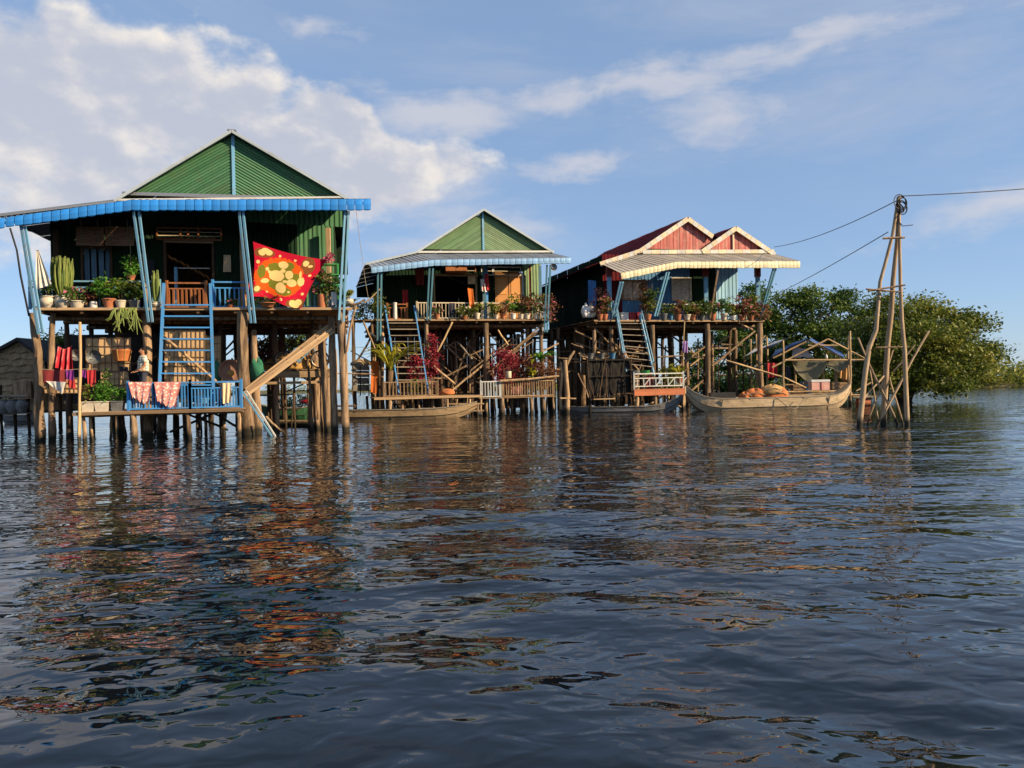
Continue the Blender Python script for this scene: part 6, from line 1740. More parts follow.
    def gab(A, L_, R_, v, n):
        """upright boards under the rakes"""
        zb = (L_[1] + R_[1]) / 2
        for k in range(n):
            ua, ub = L_[0] + (R_[0] - L_[0]) * k / n, L_[0] + (R_[0] - L_[0]) * (k + .93) / n
            def zt_(u): return zb + (A[1] - zb) * max(0, min(1, (u - L_[0]) / (A[0] - L_[0]) if u < A[0] else (R_[0] - u) / (R_[0] - A[0])))
            pts = [F.p(ua, v, zb - .02), F.p(ub, v, zb - .02), F.p(ub, v, max(zt_(ub), zb))]
            if ua < A[0] < ub: pts.append(F.p(A[0], v, A[1]))
            pts.append(F.p(ua, v, max(zt_(ua), zb)))
            MB().prism(pts, -V * (.03 + .015 * (k % 2))).build('gable_board', 'red_sheet', h)
        MB().prism([F.p(L_[0], v + .03, zb), F.p(R_[0], v + .03, zb), F.p(A[0], v + .03, A[1])], V * .03).build('gable_backing', 'maroon_paint', h)
    gab(uz(688, 221, VG), uz(644, 249.5, VG), uz(727, 249.5, VG), VG, 26)
    A2 = uz(735, 230, VG - .3); gab(A2, uz(708, 250, VG - .3), uz(768, 250, VG - .3), VG - .3, 18)
    bar('king_post', F.p(uz(733.5, 249, VG - .4)[0], VG - .4, uz(733, 249.5, VG - .4)[1]), F.p(uz(733.5, 249, VG - .4)[0], VG - .4, uz(733, 232, VG - .4)[1]), .1, .05, 'cream_paint', h, V)
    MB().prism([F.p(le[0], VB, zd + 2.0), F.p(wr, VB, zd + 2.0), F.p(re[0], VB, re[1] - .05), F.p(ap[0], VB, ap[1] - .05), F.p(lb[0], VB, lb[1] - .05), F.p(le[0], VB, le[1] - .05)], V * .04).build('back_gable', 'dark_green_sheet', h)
    # awning
    backs = [q(602, 264, VG - .4), q(642, 254, VG - .4), q(773, 253.5, VG - .4)]
    tops = [q(620.5, 273, VF), q(677, 261.5, VF), q(800, 261, VF)]; bots = [q(621.5, 279.6, VF), q(677, 268.3, VF), q(800, 268.2, VF)]
    awning(h, backs, tops, 'cream_roof'); valance(h, tops, bots, -V, .24, 'yellow_awning')
    for k in range(16):
        a, b = backs[1].lerp(backs[2], k / 16) + Z1 * .1 - V * .12, backs[1].lerp(backs[2], (k + .97) / 16) + Z1 * .1 - V * .12
        bar('fascia_tile', a, b, .05, .22, 'cream_paint' if k % 2 else 'white_paint', h)
    for k in range(2): bar('eave_beam', tops[k] - Z1 * .14 + V * .12, tops[k + 1] - Z1 * .14 + V * .12, .06, .1, 'teal_paint', h)
    for f in np.linspace(.03, .97, 11):
        s = 0 if f < .33 else 1; t = f / .33 if s == 0 else (f - .33) / .67
        bar('rafter', backs[s].lerp(backs[s + 1], t) - Z1 * .1, tops[s].lerp(tops[s + 1], t) - Z1 * .1, .05, .09, 'dark_wood', h)
    for x0, y0, x1, y1, m in ((623, 282, 615, 316, 'pale_blue'), (620.5, 282, 612.5, 316, 'pale_blue'), (669, 272, 657, 316, 'pale_blue'), (666.5, 272, 654.5, 316, 'pale_blue'), (718, 270, 710, 318, 'stilt'), (776, 268, 762, 316, 'teal_paint'), (773.5, 268, 760, 316, 'teal_paint')):
        bar('brace', q(x1, y1, -.05), q(x0, y0, VF + .15), .09, .07, m, h)
    # veranda rails, things hung up
    zr = uz(700, 304.5, .15)[1] - zd; ur = lambda x: uz(x, 314, .15)[0]
    railing(h, F.p(ur(660), .15, zd), F.p(ur(706), .15, zd), zr, 8, 'white_paint', mid=True, bw=.05); railing(h, F.p(ur(707), .15, zd), F.p(ur(758), .15, zd), zr, 9, 'white_paint', mid=True, bw=.05)
    railing(h, F.p(uR - .2, .2, zd), F.p(uR - .2, VW, zd), zr, 7, 'white_paint')
    cloth('blue_curtain', 'dark blue curtain on the left side of the right veranda', 'curtain', q(588, 280, 1.6), q(596, 281, 1.6), q(596, 307, 1.6), q(588, 305, 1.6), 'cloth_blue', .07, 3)
    cloth('blue_sheet', 'light blue cloth tied to the post by the right stairs', 'cloth', q(609, 301, .2), q(614, 301, .2), q(616, 318, .1), q(611, 319, .1), 'curtain_blue', .06, 2)
    for x, y, m, lab in ((586, 312, 'white_plastic', 'lumpy white sack at the left end of the right veranda'), (591.5, 314, 'white_pot', 'smaller pale sack beside the lumpy white one')):
        c = q(x, 319, .4); t = thing('sack', lab, 'sack', c, 'sacks on the right veranda'); MB().blob(c + Z1 * .36, (.26, .24, .36), 20, 14, .16, .8, x).build('bag', m, t); MB().tube([c + Z1 * .7, c + Z1 * .88], [.1, .05], 7, .2).build('neck', m, t)
    for x, m, w_, lab in ((624, 'white_plastic', .35, 'white box at the head of the right stairs'), (631.5, 'red_plastic', .32, 'red box at the head of the right stairs'), (638, 'red_plastic', .2, 'small red can at the head of the right stairs')):
        c = F.p(uz(x, 318, .6)[0], .6, zd); t = thing('storage_box', lab, 'box', c, 'boxes at the head of the right stairs')
        MB().box(c + Z1 * .2, (w_ * 1.2, .3, .4), (U, V, Z1)).build('body', m, t); MB().box(c + Z1 * .43, (w_ * 1.27, .34, .05), (U, V, Z1)).build('lid', m, t)
    PGR = 'potted plants on the right veranda'
    def on(x, v=.0): return F.p(uz(x, 318, v)[0], v, zd)
    k = 0
    for x, lab, r, hh, ph, pr, pm, lf, n_, fl in (
            (600, 'rust leaved shrub behind the sacks of the right veranda', .38, 1.1, .3, .18, 'terracotta', 'leaf_rust', 200, 'petal_pink'),
            (605, 'orange flowering plant beside the left post of the right veranda', .3, .8, .3, .17, 'terracotta', 'leaf_olive', 150, 'petal_pink'),
            (648, 'leafy plant in a pot just right of the right stairs', .35, .75, .3, .2, 'terracotta', 'leaf_olive', 190, None),
            (664, 'dark plant in a blue grey pot left end of the white railing', .3, .45, .34, .2, 'grey_pot', 'leaf_dark', 110, None),
            (671, 'small plant in a light blue pot before the white railing', .2, .4, .34, .13, 'blue_pot', 'leaf_olive', 80, None),
            (678, 'reddish shrub in a terracotta pot below the cream window', .32, .6, .3, .2, 'terracotta', 'leaf_rust', 150, None),
            (687, 'green shrub in a cream pot below the cream window', .36, .55, .3, .22, 'white_pot', 'leaf_olive', 190, None),
            (693, 'small bush in a red brown pot right of the cream window', .28, .4, .32, .19, 'terracotta', 'leaf_rust', 110, None),
            (702, 'dark trailing plant left of the middle post of the right veranda', .42, .7, .25, .18, 'grey_pot', 'leaf_dark', 230, None),
            (713, 'green plant in a terracotta pot right of the middle post', .3, .55, .42, .2, 'terracotta', 'leaf', 140, 'petal_pink'),
            (724, 'bushy green plant in an ochre pot before the light blue wall', .38, .75, .36, .2, 'white_pot', 'leaf', 220, None),
            (733, 'low leafy plant in a white pot right of the ochre pot', .32, .5, .26, .18, 'white_plastic', 'leaf_olive', 150, None),
            (742, 'pinkish grey shrub on the right part of the right veranda', .46, .85, .25, .2, 'terracotta', 'leaf_rust', 260, 'petal_pink'),
            (751, 'rust and green shrub near the right corner of the right veranda', .48, .9, .25, .2, 'terracotta', 'leaf_olive', 260, 'petal_pink')):
        potted(lab, on(x, -.02), r * 1.3, hh * 1.3, ph, pr, pm, lf, int(n_ * 2.0), .16, 'flare', fl, PGR)
    bush('pale dry spray of leaves on the right corner of the right veranda', on(760, -.1), (.55, .4, .55), 50, 12, .16, 'leaf_rust', 'dry_bush')
    hb = thing('hanging_basket', 'hanging fern basket under the yellow awning left of the brace', 'plant', q(652, 296, -.4)); MB().lathe(q(652, 297, -.4), [(.1, 0), (.22, .12), (.24, .14), (.002, .12)], 12).build('basket', 'grey_pot', hb)
    P, T = clumpy(q(652, 293, -.4), (.45, .35, .3), 26, 12, .15, RNG, .3); leaf_obj('foliage', P, .15, 'leaf', hb, .4, .2, RNG, T)
    MB().tube([q(652, 294, -.4), q(652, 270, -.4)], .01, 4).build('cord', 'rope', hb)
    bush('brown climber hanging under the awning above the right stairs', q(644, 312, .0), (.3, .3, 1.0), 40, 12, .16, 'leaf_rust', 'climber', cr=.2)
    # stairs
    ladder('stairs', 'steep blue stairs up to the right veranda', 'stairs', q(626, 372, -1.5), q(617.5, 322, -.1), q(654, 376, -1.5), q(641.5, 322, -.1), 9, 'pale_blue', 'grey_wood', .06, .16, .22, .5, rd=.04, rail=.75)

    # -------- lower landing
    LV = -2.1
    zl = uz(660, 393.5, LV)[1]; a0, a1 = uz(634, 394, LV)[0], uz(685, 393, LV)[0]
    lo = thing('landing', 'orange edged landing with white railing below the right house', 'deck', F.p((a0 + a1) / 2, -1.6, 0), 'landings by the water')
    deck(lo, F, a0, a1, LV, -.4, zl, .22)
    bar('rim_board', F.p(a0, LV - .03, zl + .08), F.p(a1, LV - .03, zl + .08), .04, .34, 'orange_board', lo)
    for x, v, r in ((637, LV + .1, .11), (655, LV + .15, .11), (683, LV + .1, .08), (640, -.5, .08), (668, -.5, .08), (684, -.5, .08)):
        u = uz(x, 400, v)[0]; pole('deck_post', [F.p(u, v, -.8), F.p(u, v, zl - .04)], r, r * .9, 'pale_wood', lo)
    for x0, y0, x1, y1 in ((645, 408, 662, 396), (664, 396, 684, 409), (668, 409, 684, 395)): px_pole(lo, F, 'cross_brace', x0, y0, LV + .4, x1, y1, LV + .4, .05, .05, 'pale_wood')
    zr = uz(660, 373.5, LV)[1] - zl
    railing(lo, F.p(a0 + .05, LV + .06, zl), F.p(a1 - .05, LV + .06, zl), zr, 8, 'white_paint', mid=True, bw=.05, cross=True, low=.4)
    t = thing('green_basin', 'bright green basin on the white railed landing', 'basin', q(645, 374.5, -1.7)); MB().lathe(q(645, 374.5, -1.7), [(.2, 0), (.28, .22), (.3, .23), (.27, .23), (.18, .04), (.002, .04)], 14).build('bowl', 'green_plastic', t)
    bar('stand', q(645, 374.6, -1.7), F.p(uz(645, 374, -1.7)[0], -1.7, zl), .3, .3, 'deck_wood', t)
    t = thing('grey_pot', 'grey cooking pot beside the green basin', 'pot', q(635.5, 374.5, -1.6)); MB().lathe(q(635.5, 375, -1.6), [(.2, 0), (.25, .05), (.25, .25), (.27, .26), (.22, .26), (.2, .06), (.002, .06)], 14).build('body', 'jar', t)
    bar('stand', q(635.5, 375.1, -1.6), F.p(uz(635.5, 374, -1.6)[0], -1.6, zl), .3, .3, 'deck_wood', t)
    cloth('red_skirt', 'dull red cloth hanging behind the white railing of the right landing', 'cloth', q(647, 376, -1.9), q(652.5, 376, -1.9), q(652.5, 390, -1.9), q(647, 390, -1.9), 'cloth_maroon', .04, 2)
    cloth('dark_skirt', 'dark cloth beside the dull red one on the right landing', 'cloth', q(653.5, 377, -1.85), q(658.5, 377, -1.85), q(658.5, 388, -1.85), q(653.5, 388, -1.85), 'cloth_dark', .04, 2)
    blade_plant('yellow green spiky plant on the right landing', F.p(uz(680, 385, -.9)[0], -.9, zl + .5), 1.1, 18, 'leaf_yellow', 'terracotta', .2, .3, .07, .7, 'plants around the right landing')
    bush('yellowing bush behind the right landing', F.p(uz(669, 375, .4)[0], .4, 1.1), (.6, .5, .8), 50, 12, .17, 'leaf_olive', 'bush')
    cloth('lilac_cloth', 'lilac cloth knotted on a thin stilt below the right veranda', 'cloth', q(683, 341, -.1), q(687.5, 341, -.1), q(688, 353, -.1), q(682.5, 352, -.1), 'cloth_lilac', .06, 2)
    px_pole(h, F, 'thin_post', 684.5, 321, -.05, 683, 385, -.05, .04, .04, 'bamboo')
    # braces
    for x0, y0, x1, y1, v, m in ((755, 331, 712, 366, .2, 'pale_wood'), (741, 324, 755, 331, .2, 'pale_wood'), (730, 335, 690, 366, 1.5, 'pale_wood'), (707, 345, 674, 370, .8, 'pale_wood'), (703, 380, 690, 392, 1.0, 'pale_wood'), (697, 372, 668, 396, 2.2, 'stilt'), (665, 330, 690, 350, 3, 'stilt'), (613, 342, 640, 372, .5, 'pale_wood'), (622, 350, 650, 385, 1.0, 'pale_wood'), (640, 345, 615, 380, 1.2, 'stilt'), (575, 331, 604, 345, .6, 'stilt'), (594, 328, 618, 352, .6, 'stilt')):
        px_pole(h, F, 'cross_brace', x0, y0, v, x1, y1, v + .1, .055, .06, m, wob=.02)
    # stilts and frames under the left side, seen between the two houses
    for x, y0, v in ((559, 333, 5.0), (569, 335, 6.5), (576, 330, 4.0), (583, 336, 3.5), (602, 332, 3.0), (553, 340, 7)):
        u = uz(x, 370, v)[0]; pole('stilt', [F.p(u, v, -.8), F.p(u, v, zd - .1)], .15, .12, 'stilt', h)
    for x0, y0, x1, y1, v in ((552, 340, 606, 338, 4.5), (560, 352, 610, 349, 3.8)): px_pole(h, F, 'cross_brace', x0, y0, v, x1, y1, v, .06, .06, 'dark_wood')
    st = thing('plank_backing', 'dark plank store added to darken the space under the left side of the right house', 'backing', F.p(uz(600, 400, 6.5)[0], 6.5, 0))  # row of dark planks added to deepen the darkness under this floor
    n = 30
    for k in range(n):
        if k in (4, 5, 9): continue
        x0 = 566 + 92 * k / n; u0_, u1_ = uz(x0, 370, 6.5)[0], uz(x0 + 92 * .93 / n, 370, 6.5)[0]
        bar('plank', F.p((u0_ + u1_) / 2, 6.5 + random.uniform(-.02, .02), .1), F.p((u0_ + u1_) / 2, 6.5, zd - .4 - random.uniform(0, .4)), u1_ - u0_, .03, 'dark_wood', st, V)
    bar('ledger', F.p(uz(566, 380, 6.5)[0], 6.55, .65), F.p(uz(658, 380, 6.5)[0], 6.55, .65), .08, .1, 'dark_wood', st)
    # black netted fish cage on a stand
    fc = thing('fish_cage', 'black netted fish cage on posts left of the white railed landing', 'cage', F.p(uz(603, 400, -1.2)[0], -1.2, 0))
    b = [q(588, 398, -1.6), q(632, 397, -1.6)]; zt_ = q(600, 360, -1.6).z
    ub, vb = uz(588, 398, -1.6), uz(632, 397, -1.6)
    for k in range(6):
        u = ub[0] + (vb[0] - ub[0]) * (k + random.uniform(-.2, .2)) / 5
        bar('upright', F.p(u, -1.6, .75), F.p(u, -1.6, zt_), .05, .05, 'charred', fc); bar('upright', F.p(u, -.2, .75), F.p(u, -.2, zt_), .05, .05, 'charred', fc)
    for z in (.85, 1.9, zt_): bar('rail', F.p(ub[0], -1.62, z), F.p(vb[0], -1.62, z), .05, .06, 'charred', fc)
    mb = MB(); mb.grid(lambda a, c: F.p(ub[0] + (vb[0] - ub[0]) * a, -1.5 + .05 * math.sin(a * 31 + 3 * c) * math.sin(c * 9 + a * 4), 1.0 + (zt_ - 1.0) * c), 26, 10); mb.smooth = True
    mb.build('net', 'charred', fc)
    MB().grid(lambda a, c: F.p(ub[0] + (vb[0] - ub[0]) * a, -1.6 + 1.4 * c, zt_ + .06 * math.sin(a * 15 + c * 5)), 20, 6).build('cover', 'charred', fc)
    for x, v in ((590, -1.5), (603, -1.4), (617, -1.5), (629, -1.5), (596, -.3), (624, -.3)): u = uz(x, 400, v)[0]; pole('leg', [F.p(u, v, -.8), F.p(u, v, .95)], .09, .08, 'charred', fc)
    for k in range(7):
        u = ub[0] + (vb[0] - ub[0]) * random.random(); pole('stick', [F.p(u, -1.66, .8), F.p(u + random.uniform(-.6, .6), -1.68, random.uniform(1.6, zt_ + .3))], .03, .025, random.choice(['dark_wood', 'stilt']), fc, 6)
    for k in range(4):
        c = F.p(ub[0] + .3 + k * .62, -1.3, zt_ + .06); MB().lathe(c, [(.12, 0), (.19, .3), (.2, .31), (.16, .31), (.002, .05)], 12).build('bucket', ['jar', 'grey_pot', 'blue_pot', 'wicker'][k], fc)
    bar('plank', F.p(ub[0] + .2, -1.8, .72), F.p(ub[0] + 1.4, -1.8, .72), .2, .05, 'pale_wood', fc)
    sh = thing('wood_pile', 'jumbled pile of firewood on the shelf under the right house', 'firewood', F.p(uz(600, 358, .6)[0], .6, zt_ + .0))
    for k in range(26):
        x = random.uniform(578, 640); y = random.uniform(346, 360); a = q(x, y, .7 + random.uniform(-.4, .4)); pole('log', [a, a + V3((random.uniform(-1.2, 1.2), random.uniform(-.3, .3), random.uniform(-.35, .35)))], .05, .045, random.choice(['pale_wood', 'stilt', 'bamboo']), sh, 6)
    deck(sh, F, uz(575, 362, 0)[0], uz(642, 362, 0)[0], .1, 1.6, zt_ - .02, .3, 'dark_wood', 'shelf_plank')


house_three()

# ================================================================== boats
def hull_line(p0, p1, n, w, zg, zk, up0=0.0, up1=0.0, e0=.5, e1=.5, pw=3.0, pr=2.2):
    """stations along a boat; the ends rise by up0/up1 and narrow"""
    out = []
    for i in range(n):
        f = i / (n - 1); t = abs(2 * f - 1)
        rise = (up0 if f < .5 else up1) * max(0, (t - .35) / .65) ** pr
        ww = w * max(.12, (1 - t ** pw)) if (f < .5 and e0) or (f >= .5 and e1) else w * (1 - .25 * t ** 3)
        out.append((V3(p0).lerp(V3(p1), f), ww, zg + rise, zk + max(0, (t - .55) / .45) ** 2 * ((zg - zk) * .55 + rise * .9)))
    return out


GB = 'boats moored by the houses'
p0, p1 = G(318, 420.6), G(477, 417.6)
boat('canoe', 'long pale wooden canoe moored in front of the middle house', hull_line(p0, p1, 17, .42, .47, -.18, .12, .30), None, 'boat_ochre', 4, GB)
p0, p1 = G(563, 413), G(683, 411.3)
boat('canoe', 'slim dark grey canoe below the white railed landing', hull_line(p0, p1, 17, .40, .28, -.18, .08, .55), None, 'boat_grey', 4, GB)
p0, p1 = G(686, 411.6), G(850, 407.0)
big = boat('fishing_boat', 'large weathered wooden boat with raised ends beside the tarpaulin shelter', hull_line(p0, p1, 29, .8, .62, -.3, .68, .6, pw=5.0, pr=5.0), None, 'boat_wood', 5, GB)
_mid = (p0 + p1) / 2; _d = (p1 - p0).normalized()
for k, f in enumerate((.18, .34, .5, .66, .82)):
    c = p0.lerp(p1, f); s = V3((_d.y, -_d.x, 0))
    bar('rib', c + s * .80 + V3((0, 0, .62)), c + s * .52 - V3((0, 0, .08)), .05, .05, 'grey_wood', big)
for x0, y0, x1, y1 in ((777, 398, 796, 412), (806, 396, 793, 412)):
    a, b = W(x0, y0, p0.lerp(p1, .6).y - 1.0), W(x1, y1, p0.lerp(p1, .6).y - 1.25); b.z = -.05
    MB().tube([a, a.lerp(b, .5) - V3((0, 0, .08)), b], .022, 5).build('mooring_rope', 'rope', big)
MB().box(W(722, 395.5, 39.2) + V3((0, 0, 0)), (1.25, .5, .3)).build('dark_cover', 'black_sheet', big)
for x, y, rx, rz, m, lab in ((754.5, 395, .52, .46, 'orange_net', 'smaller orange heap of fishing net in the large boat'), (775, 395, .68, .52, 'orange_net', 'larger orange heap of fishing net in the large boat'), (772, 391, .68, .45, 'ochre_net', 'tan fishing net piled on the larger orange heap'), (745, 396, .3, .3, 'orange_net', 'little orange net bundle at the left of the heaps in the large boat')):
    c = W(x, y, 39.9); t = thing('net_heap', lab, 'net', c - V3((0, 0, .1)), 'net heaps in the large boat')
    mb = MB().blob(c - V3((0, 0, .06)), (rx, .5, rz * .88), 34, 20, .11, .25, int(x)); mb.build('net', m, t)
    MB().tube([c + V3((-rx * .8, -.42, .05)), c + V3((0, -.54, rz * .35)), c + V3((rx * .8, -.42, .0))], .02, 5).build('float_line', 'rope', t)
# log raft and green skiff under the nearest house
t = thing('log_raft', 'thick pale log floating behind the slanting gangway', 'log', G(293, 428))
a, b = G(266, 426), G(319, 426.5)
pole('log', [a + V3((0, 0, .08)), b + V3((0, 0, .08))], .2, .17, 'pale_wood', t, 10, .06, .03); pole('log', [a + V3((.1, .5, .05)), b + V3((-.1, .45, .05))], .17, .15, 'stilt', t, 10, .06, .03)
p0, p1 = G(262, 420.5), G(318, 419.5)
boat('skiff', 'small dark green skiff under the nearest house', hull_line(p0, p1, 11, .5, .6, -.1, .2, .25), None, 'boat_green', 2, GB)
t = thing('red_bag', 'red bag lying in the green skiff', 'bag', W(306, 405, p0.y)); MB().blob(W(306, 402, p0.y), (.3, .2, .14), 14, 8, .15, .5, 6).build('bag', 'red_plastic', t); MB().tube([W(301, 400, p0.y - .15), W(306, 397.5, p0.y - .15), W(311, 400, p0.y - .15)], .018, 5).build('handle', 'cloth_maroon', t)
for x, rx, lab in ((283, .5, 'dark scrub growing in the water behind the green skiff'), (300, .45, 'dark scrub right of the first one behind the green skiff')):
    bush(lab, G(x, 410), (.9, .6, .6), 60, 14, .16, 'leaf_dark', 'scrub', 'scrub behind the nearest house')

# ================================================================== tarpaulin shelter on the water
def shelter():
    Yf, Yb = 42.5, 46.5
    w = W
    t = thing('tarpaulin_shelter', 'open bamboo frame shelter with blue and white tarpaulin beside the large boat', 'shelter', V3((w(815, 400, 44).x, 44, 0)))
    def up(x, y0, Y, r=.055, ybot=None, m='bamboo'):
        a = w(x, y0, Y); b = V3((w(x + .8, 400, Y).x, Y, -.7)); pole('upright', [b, a], r * 1.15, r, m, t, 7)
    for x, y, Y in ((783, 340.5, Yf), (911 / 1.0 - 61, 331, Yf), (766.5, 337, Yb), (795, 358, 44.5), (837, 357, 44.5), (823.5, 364, 46), (756, 334, Yb + 1), (834.5, 338, Yb + 1), (848.5, 336, Yf + .6)): up(x, y, Y)
    def rail(x0, y0, Y0, x1, y1, Y1, r=.05, m='bamboo'): pole('rafter', [w(x0, y0, Y0), w(x1, y1, Y1)], r, r, m, t, 7, .06, .02)
    for r_ in ((772, 367.5, Yf, 828, 339, Yf), (828, 339, Yf, 868, 360.5, Yf), (773, 358, Yf + 1.5, 808.5, 340.5, Yf + 1.5), (808.5, 340.5, Yf + 1.5, 842, 357.5, Yf + 1.5), (785, 360, Yf, 864, 359.8, Yf), (726, 360.5, Yf, 783, 377, Yf), (783, 377, Yf, 806, 388, Yf), (808, 345.5, Yf + 1.5, 838, 345.5, Yf + 1.5), (830, 367, 45, 837.5, 371, 45), (778, 392, Yf, 850, 391, Yf), (785, 385, Yf + 2, 850, 384, Yf + 2), (770, 396, Yf, 862, 395, Yf)): rail(*r_)
    # floor of split poles
    for k in range(14): Y = Yf + .1 + k * .28; pole('floor_pole', [V3((w(778, 395, Y).x, Y, .62)), V3((w(852, 395, Y).x, Y, .62))], .07, .06, 'bamboo', t, 6)
    # tarpaulins
    def tarp(name, a, b, c, d, m, sag=.15, nx=12, ny=8):
        mb = MB()
        f = lambda u, v: a.lerp(b, u).lerp(d.lerp(c, u), v) - V3((0, 0, sag * math.sin(math.pi * u) * math.sin(math.pi * v) + .03 * math.sin(9 * u + 6 * v)))
        mb.grid(f, nx, ny); mb.grid(lambda u, v: f(u, v) - V3((0, 0, .012)), nx, ny); mb.smooth = True; mb.build(name, m, t)
    tarp('blue_tarpaulin', w(771, 357, Yf + 1.4), w(807, 338.7, Yf + 1.4), w(806, 338, Yb + 1), w(776, 350, Yb + 1), 'blue_tarp')
    tarp('white_tarpaulin', w(742, 357, Yf + 2.2), w(783, 340, Yf + 2.2), w(790, 337, Yb + 1.5), w(757, 348, Yb + 1.5), 'white_tarp')
    tarp('blue_tarpaulin', w(808.5, 339.3, Yf + 1.4), w(844, 357, Yf + 1.4), w(842, 352, Yb + 1), w(812, 338.5, Yb + 1), 'blue_tarp')
    tarp('white_tarpaulin', w(793, 346, Yf + 2.2), w(806, 349, Yf + 2.2), w(812, 357, Yf + 2.4), w(792, 357, Yf + 2.3), 'white_tarp', .05)
    # nets slung from the ridge pole
    for x0, x1, yt, drop, lab in ((793, 826, 361, 1.15, 0), (826, 850, 360.5, .6, 1)):
        mb = MB(); a, b = w(x0, yt, Yf + .3), w(x1, yt - .5, Yf + .3)
        for off in (0, .015):
            mb.grid(lambda u, v: a.lerp(b, u) + V3((0, off + .25 * math.sin(3 * u + 2 * v), -v * drop * (4 * u * (1 - u) * .95 + .05) + .02 * math.sin(30 * u))), 20, 10)
        mb.smooth = True; mb.build('slung_net', 'net_grey', t)
    cw = [w(840, 360, Yf + .9), w(850, 360, Yf + .9), w(850, 380, Yf + .9), w(839, 378, Yf + .9)]
    cloth('brown_net', None, None, *cw, 'ochre_net', .08, 2, parent=t)
    c = w(819, 390, 41.5)
    k = thing('cooler_box', 'pink cool box with white lid beside the large boat', 'cooler', c)
    MB().box(c + V3((0, 0, .22)), (.95, .5, .44)).build('body', 'pink_cooler', k); MB().box(c + V3((0, 0, .5)), (.99, .54, .12)).build('lid', 'white_plastic', k); bar('strap', c + V3((.02, -.26, .0)), c + V3((.02, -.26, .44)), .04, .03, 'cloth_maroon', k)
    for x, y, wx, hz, m, lab in ((798, 390, .7, .5, 'stilt', 'brown crate left of the pink cool box'), (806, 388.5, .5, .7, 'blue_pot', 'blue plastic tub between the crate and the pink cool box'), (838, 389, .8, .6, 'pale_wood', 'pale crate right of the pink cool box')):
        c = w(x, y + 2, 43.6); k = thing('crate', lab, 'crate', V3((c.x, c.y, .69)), 'crates in the shelter'); c = ORG[k.name]
        MB().box(c + V3((0, 0, hz / 2)), (wx, .5, hz)).build('body', m, k)
        for f in (.15, .5, .85): bar('slat', c + V3((-wx / 2 - .01, -.262, hz * f)), c + V3((wx / 2 + .01, -.262, hz * f)), .02, .09, 'deck_wood', k)
    for x, y, lab in ((800, 366, 'round woven fish trap hanging at the left of the slung net'), (845, 374, 'round woven fish trap hanging at the right of the slung net')):
        c = w(x, y, 44.2); k = thing('fish_trap', lab, 'fish trap', c - V3((0, 0, .35)), 'fish traps in the shelter')
        MB().lathe(c, [(.1, -.4), (.24, -.25), (.27, 0), (.2, .28), (.08, .38)], 12).build('basket', 'wicker', k); MB().tube([c + V3((0, 0, .36)), c + V3((0, 0, .8))], .012, 4).build('cord', 'rope', k)
    cloth('red_fabric', 'red and yellow cloth hanging at the left of the tarpaulin shelter', 'cloth', w(767, 363, 44), w(777, 363, 44), w(777, 377, 44), w(768, 378, 44), 'cloth_red', .1, 2)
    cloth('blue_shirt', 'dark blue shirt hanging in the tarpaulin shelter', 'shirt', w(786, 366, 43.2), w(790, 366, 43.2), w(790.5, 379, 43.2), w(785.5, 379, 43.2), 'cloth_dark', .06, 2)
    c = w(826.5, 358.5, Yf + .2); k = thing('white_bottle', 'white bottle on the crossbar of the tarpaulin shelter', 'bottle', c)
    MB().lathe(c, [(.06, 0), (.065, .02), (.065, .16), (.025, .2), (.025, .25), (.002, .25)], 10).build('body', 'white_plastic', k); MB().lathe(c + V3((0, 0, .25)), [(.03, 0), (.03, .04), (.002, .04)], 8).build('cap', 'red_plastic', k)
    c = G(863, 407) ; k = thing('red_float', 'red and grey float drum at the right end of the large boat', 'float', V3((w(863, 400, 42).x, 42, .0)))
    MB().tube([V3((w(857, 400, 42).x, 42, .18)), V3((w(869, 400, 42).x, 42, .18))], .24, 12).build('drum', 'orange_board', k); bar('plank', V3((w(851, 398, 41.9).x, 41.8, .5)), V3((w(876, 398, 41.9).x, 41.8, .5)), .3, .05, 'pale_wood', k)
    pole('strut', [w(856, 391, 42), w(872, 382, 42)], .04, .04, 'bamboo', k)


shelter()


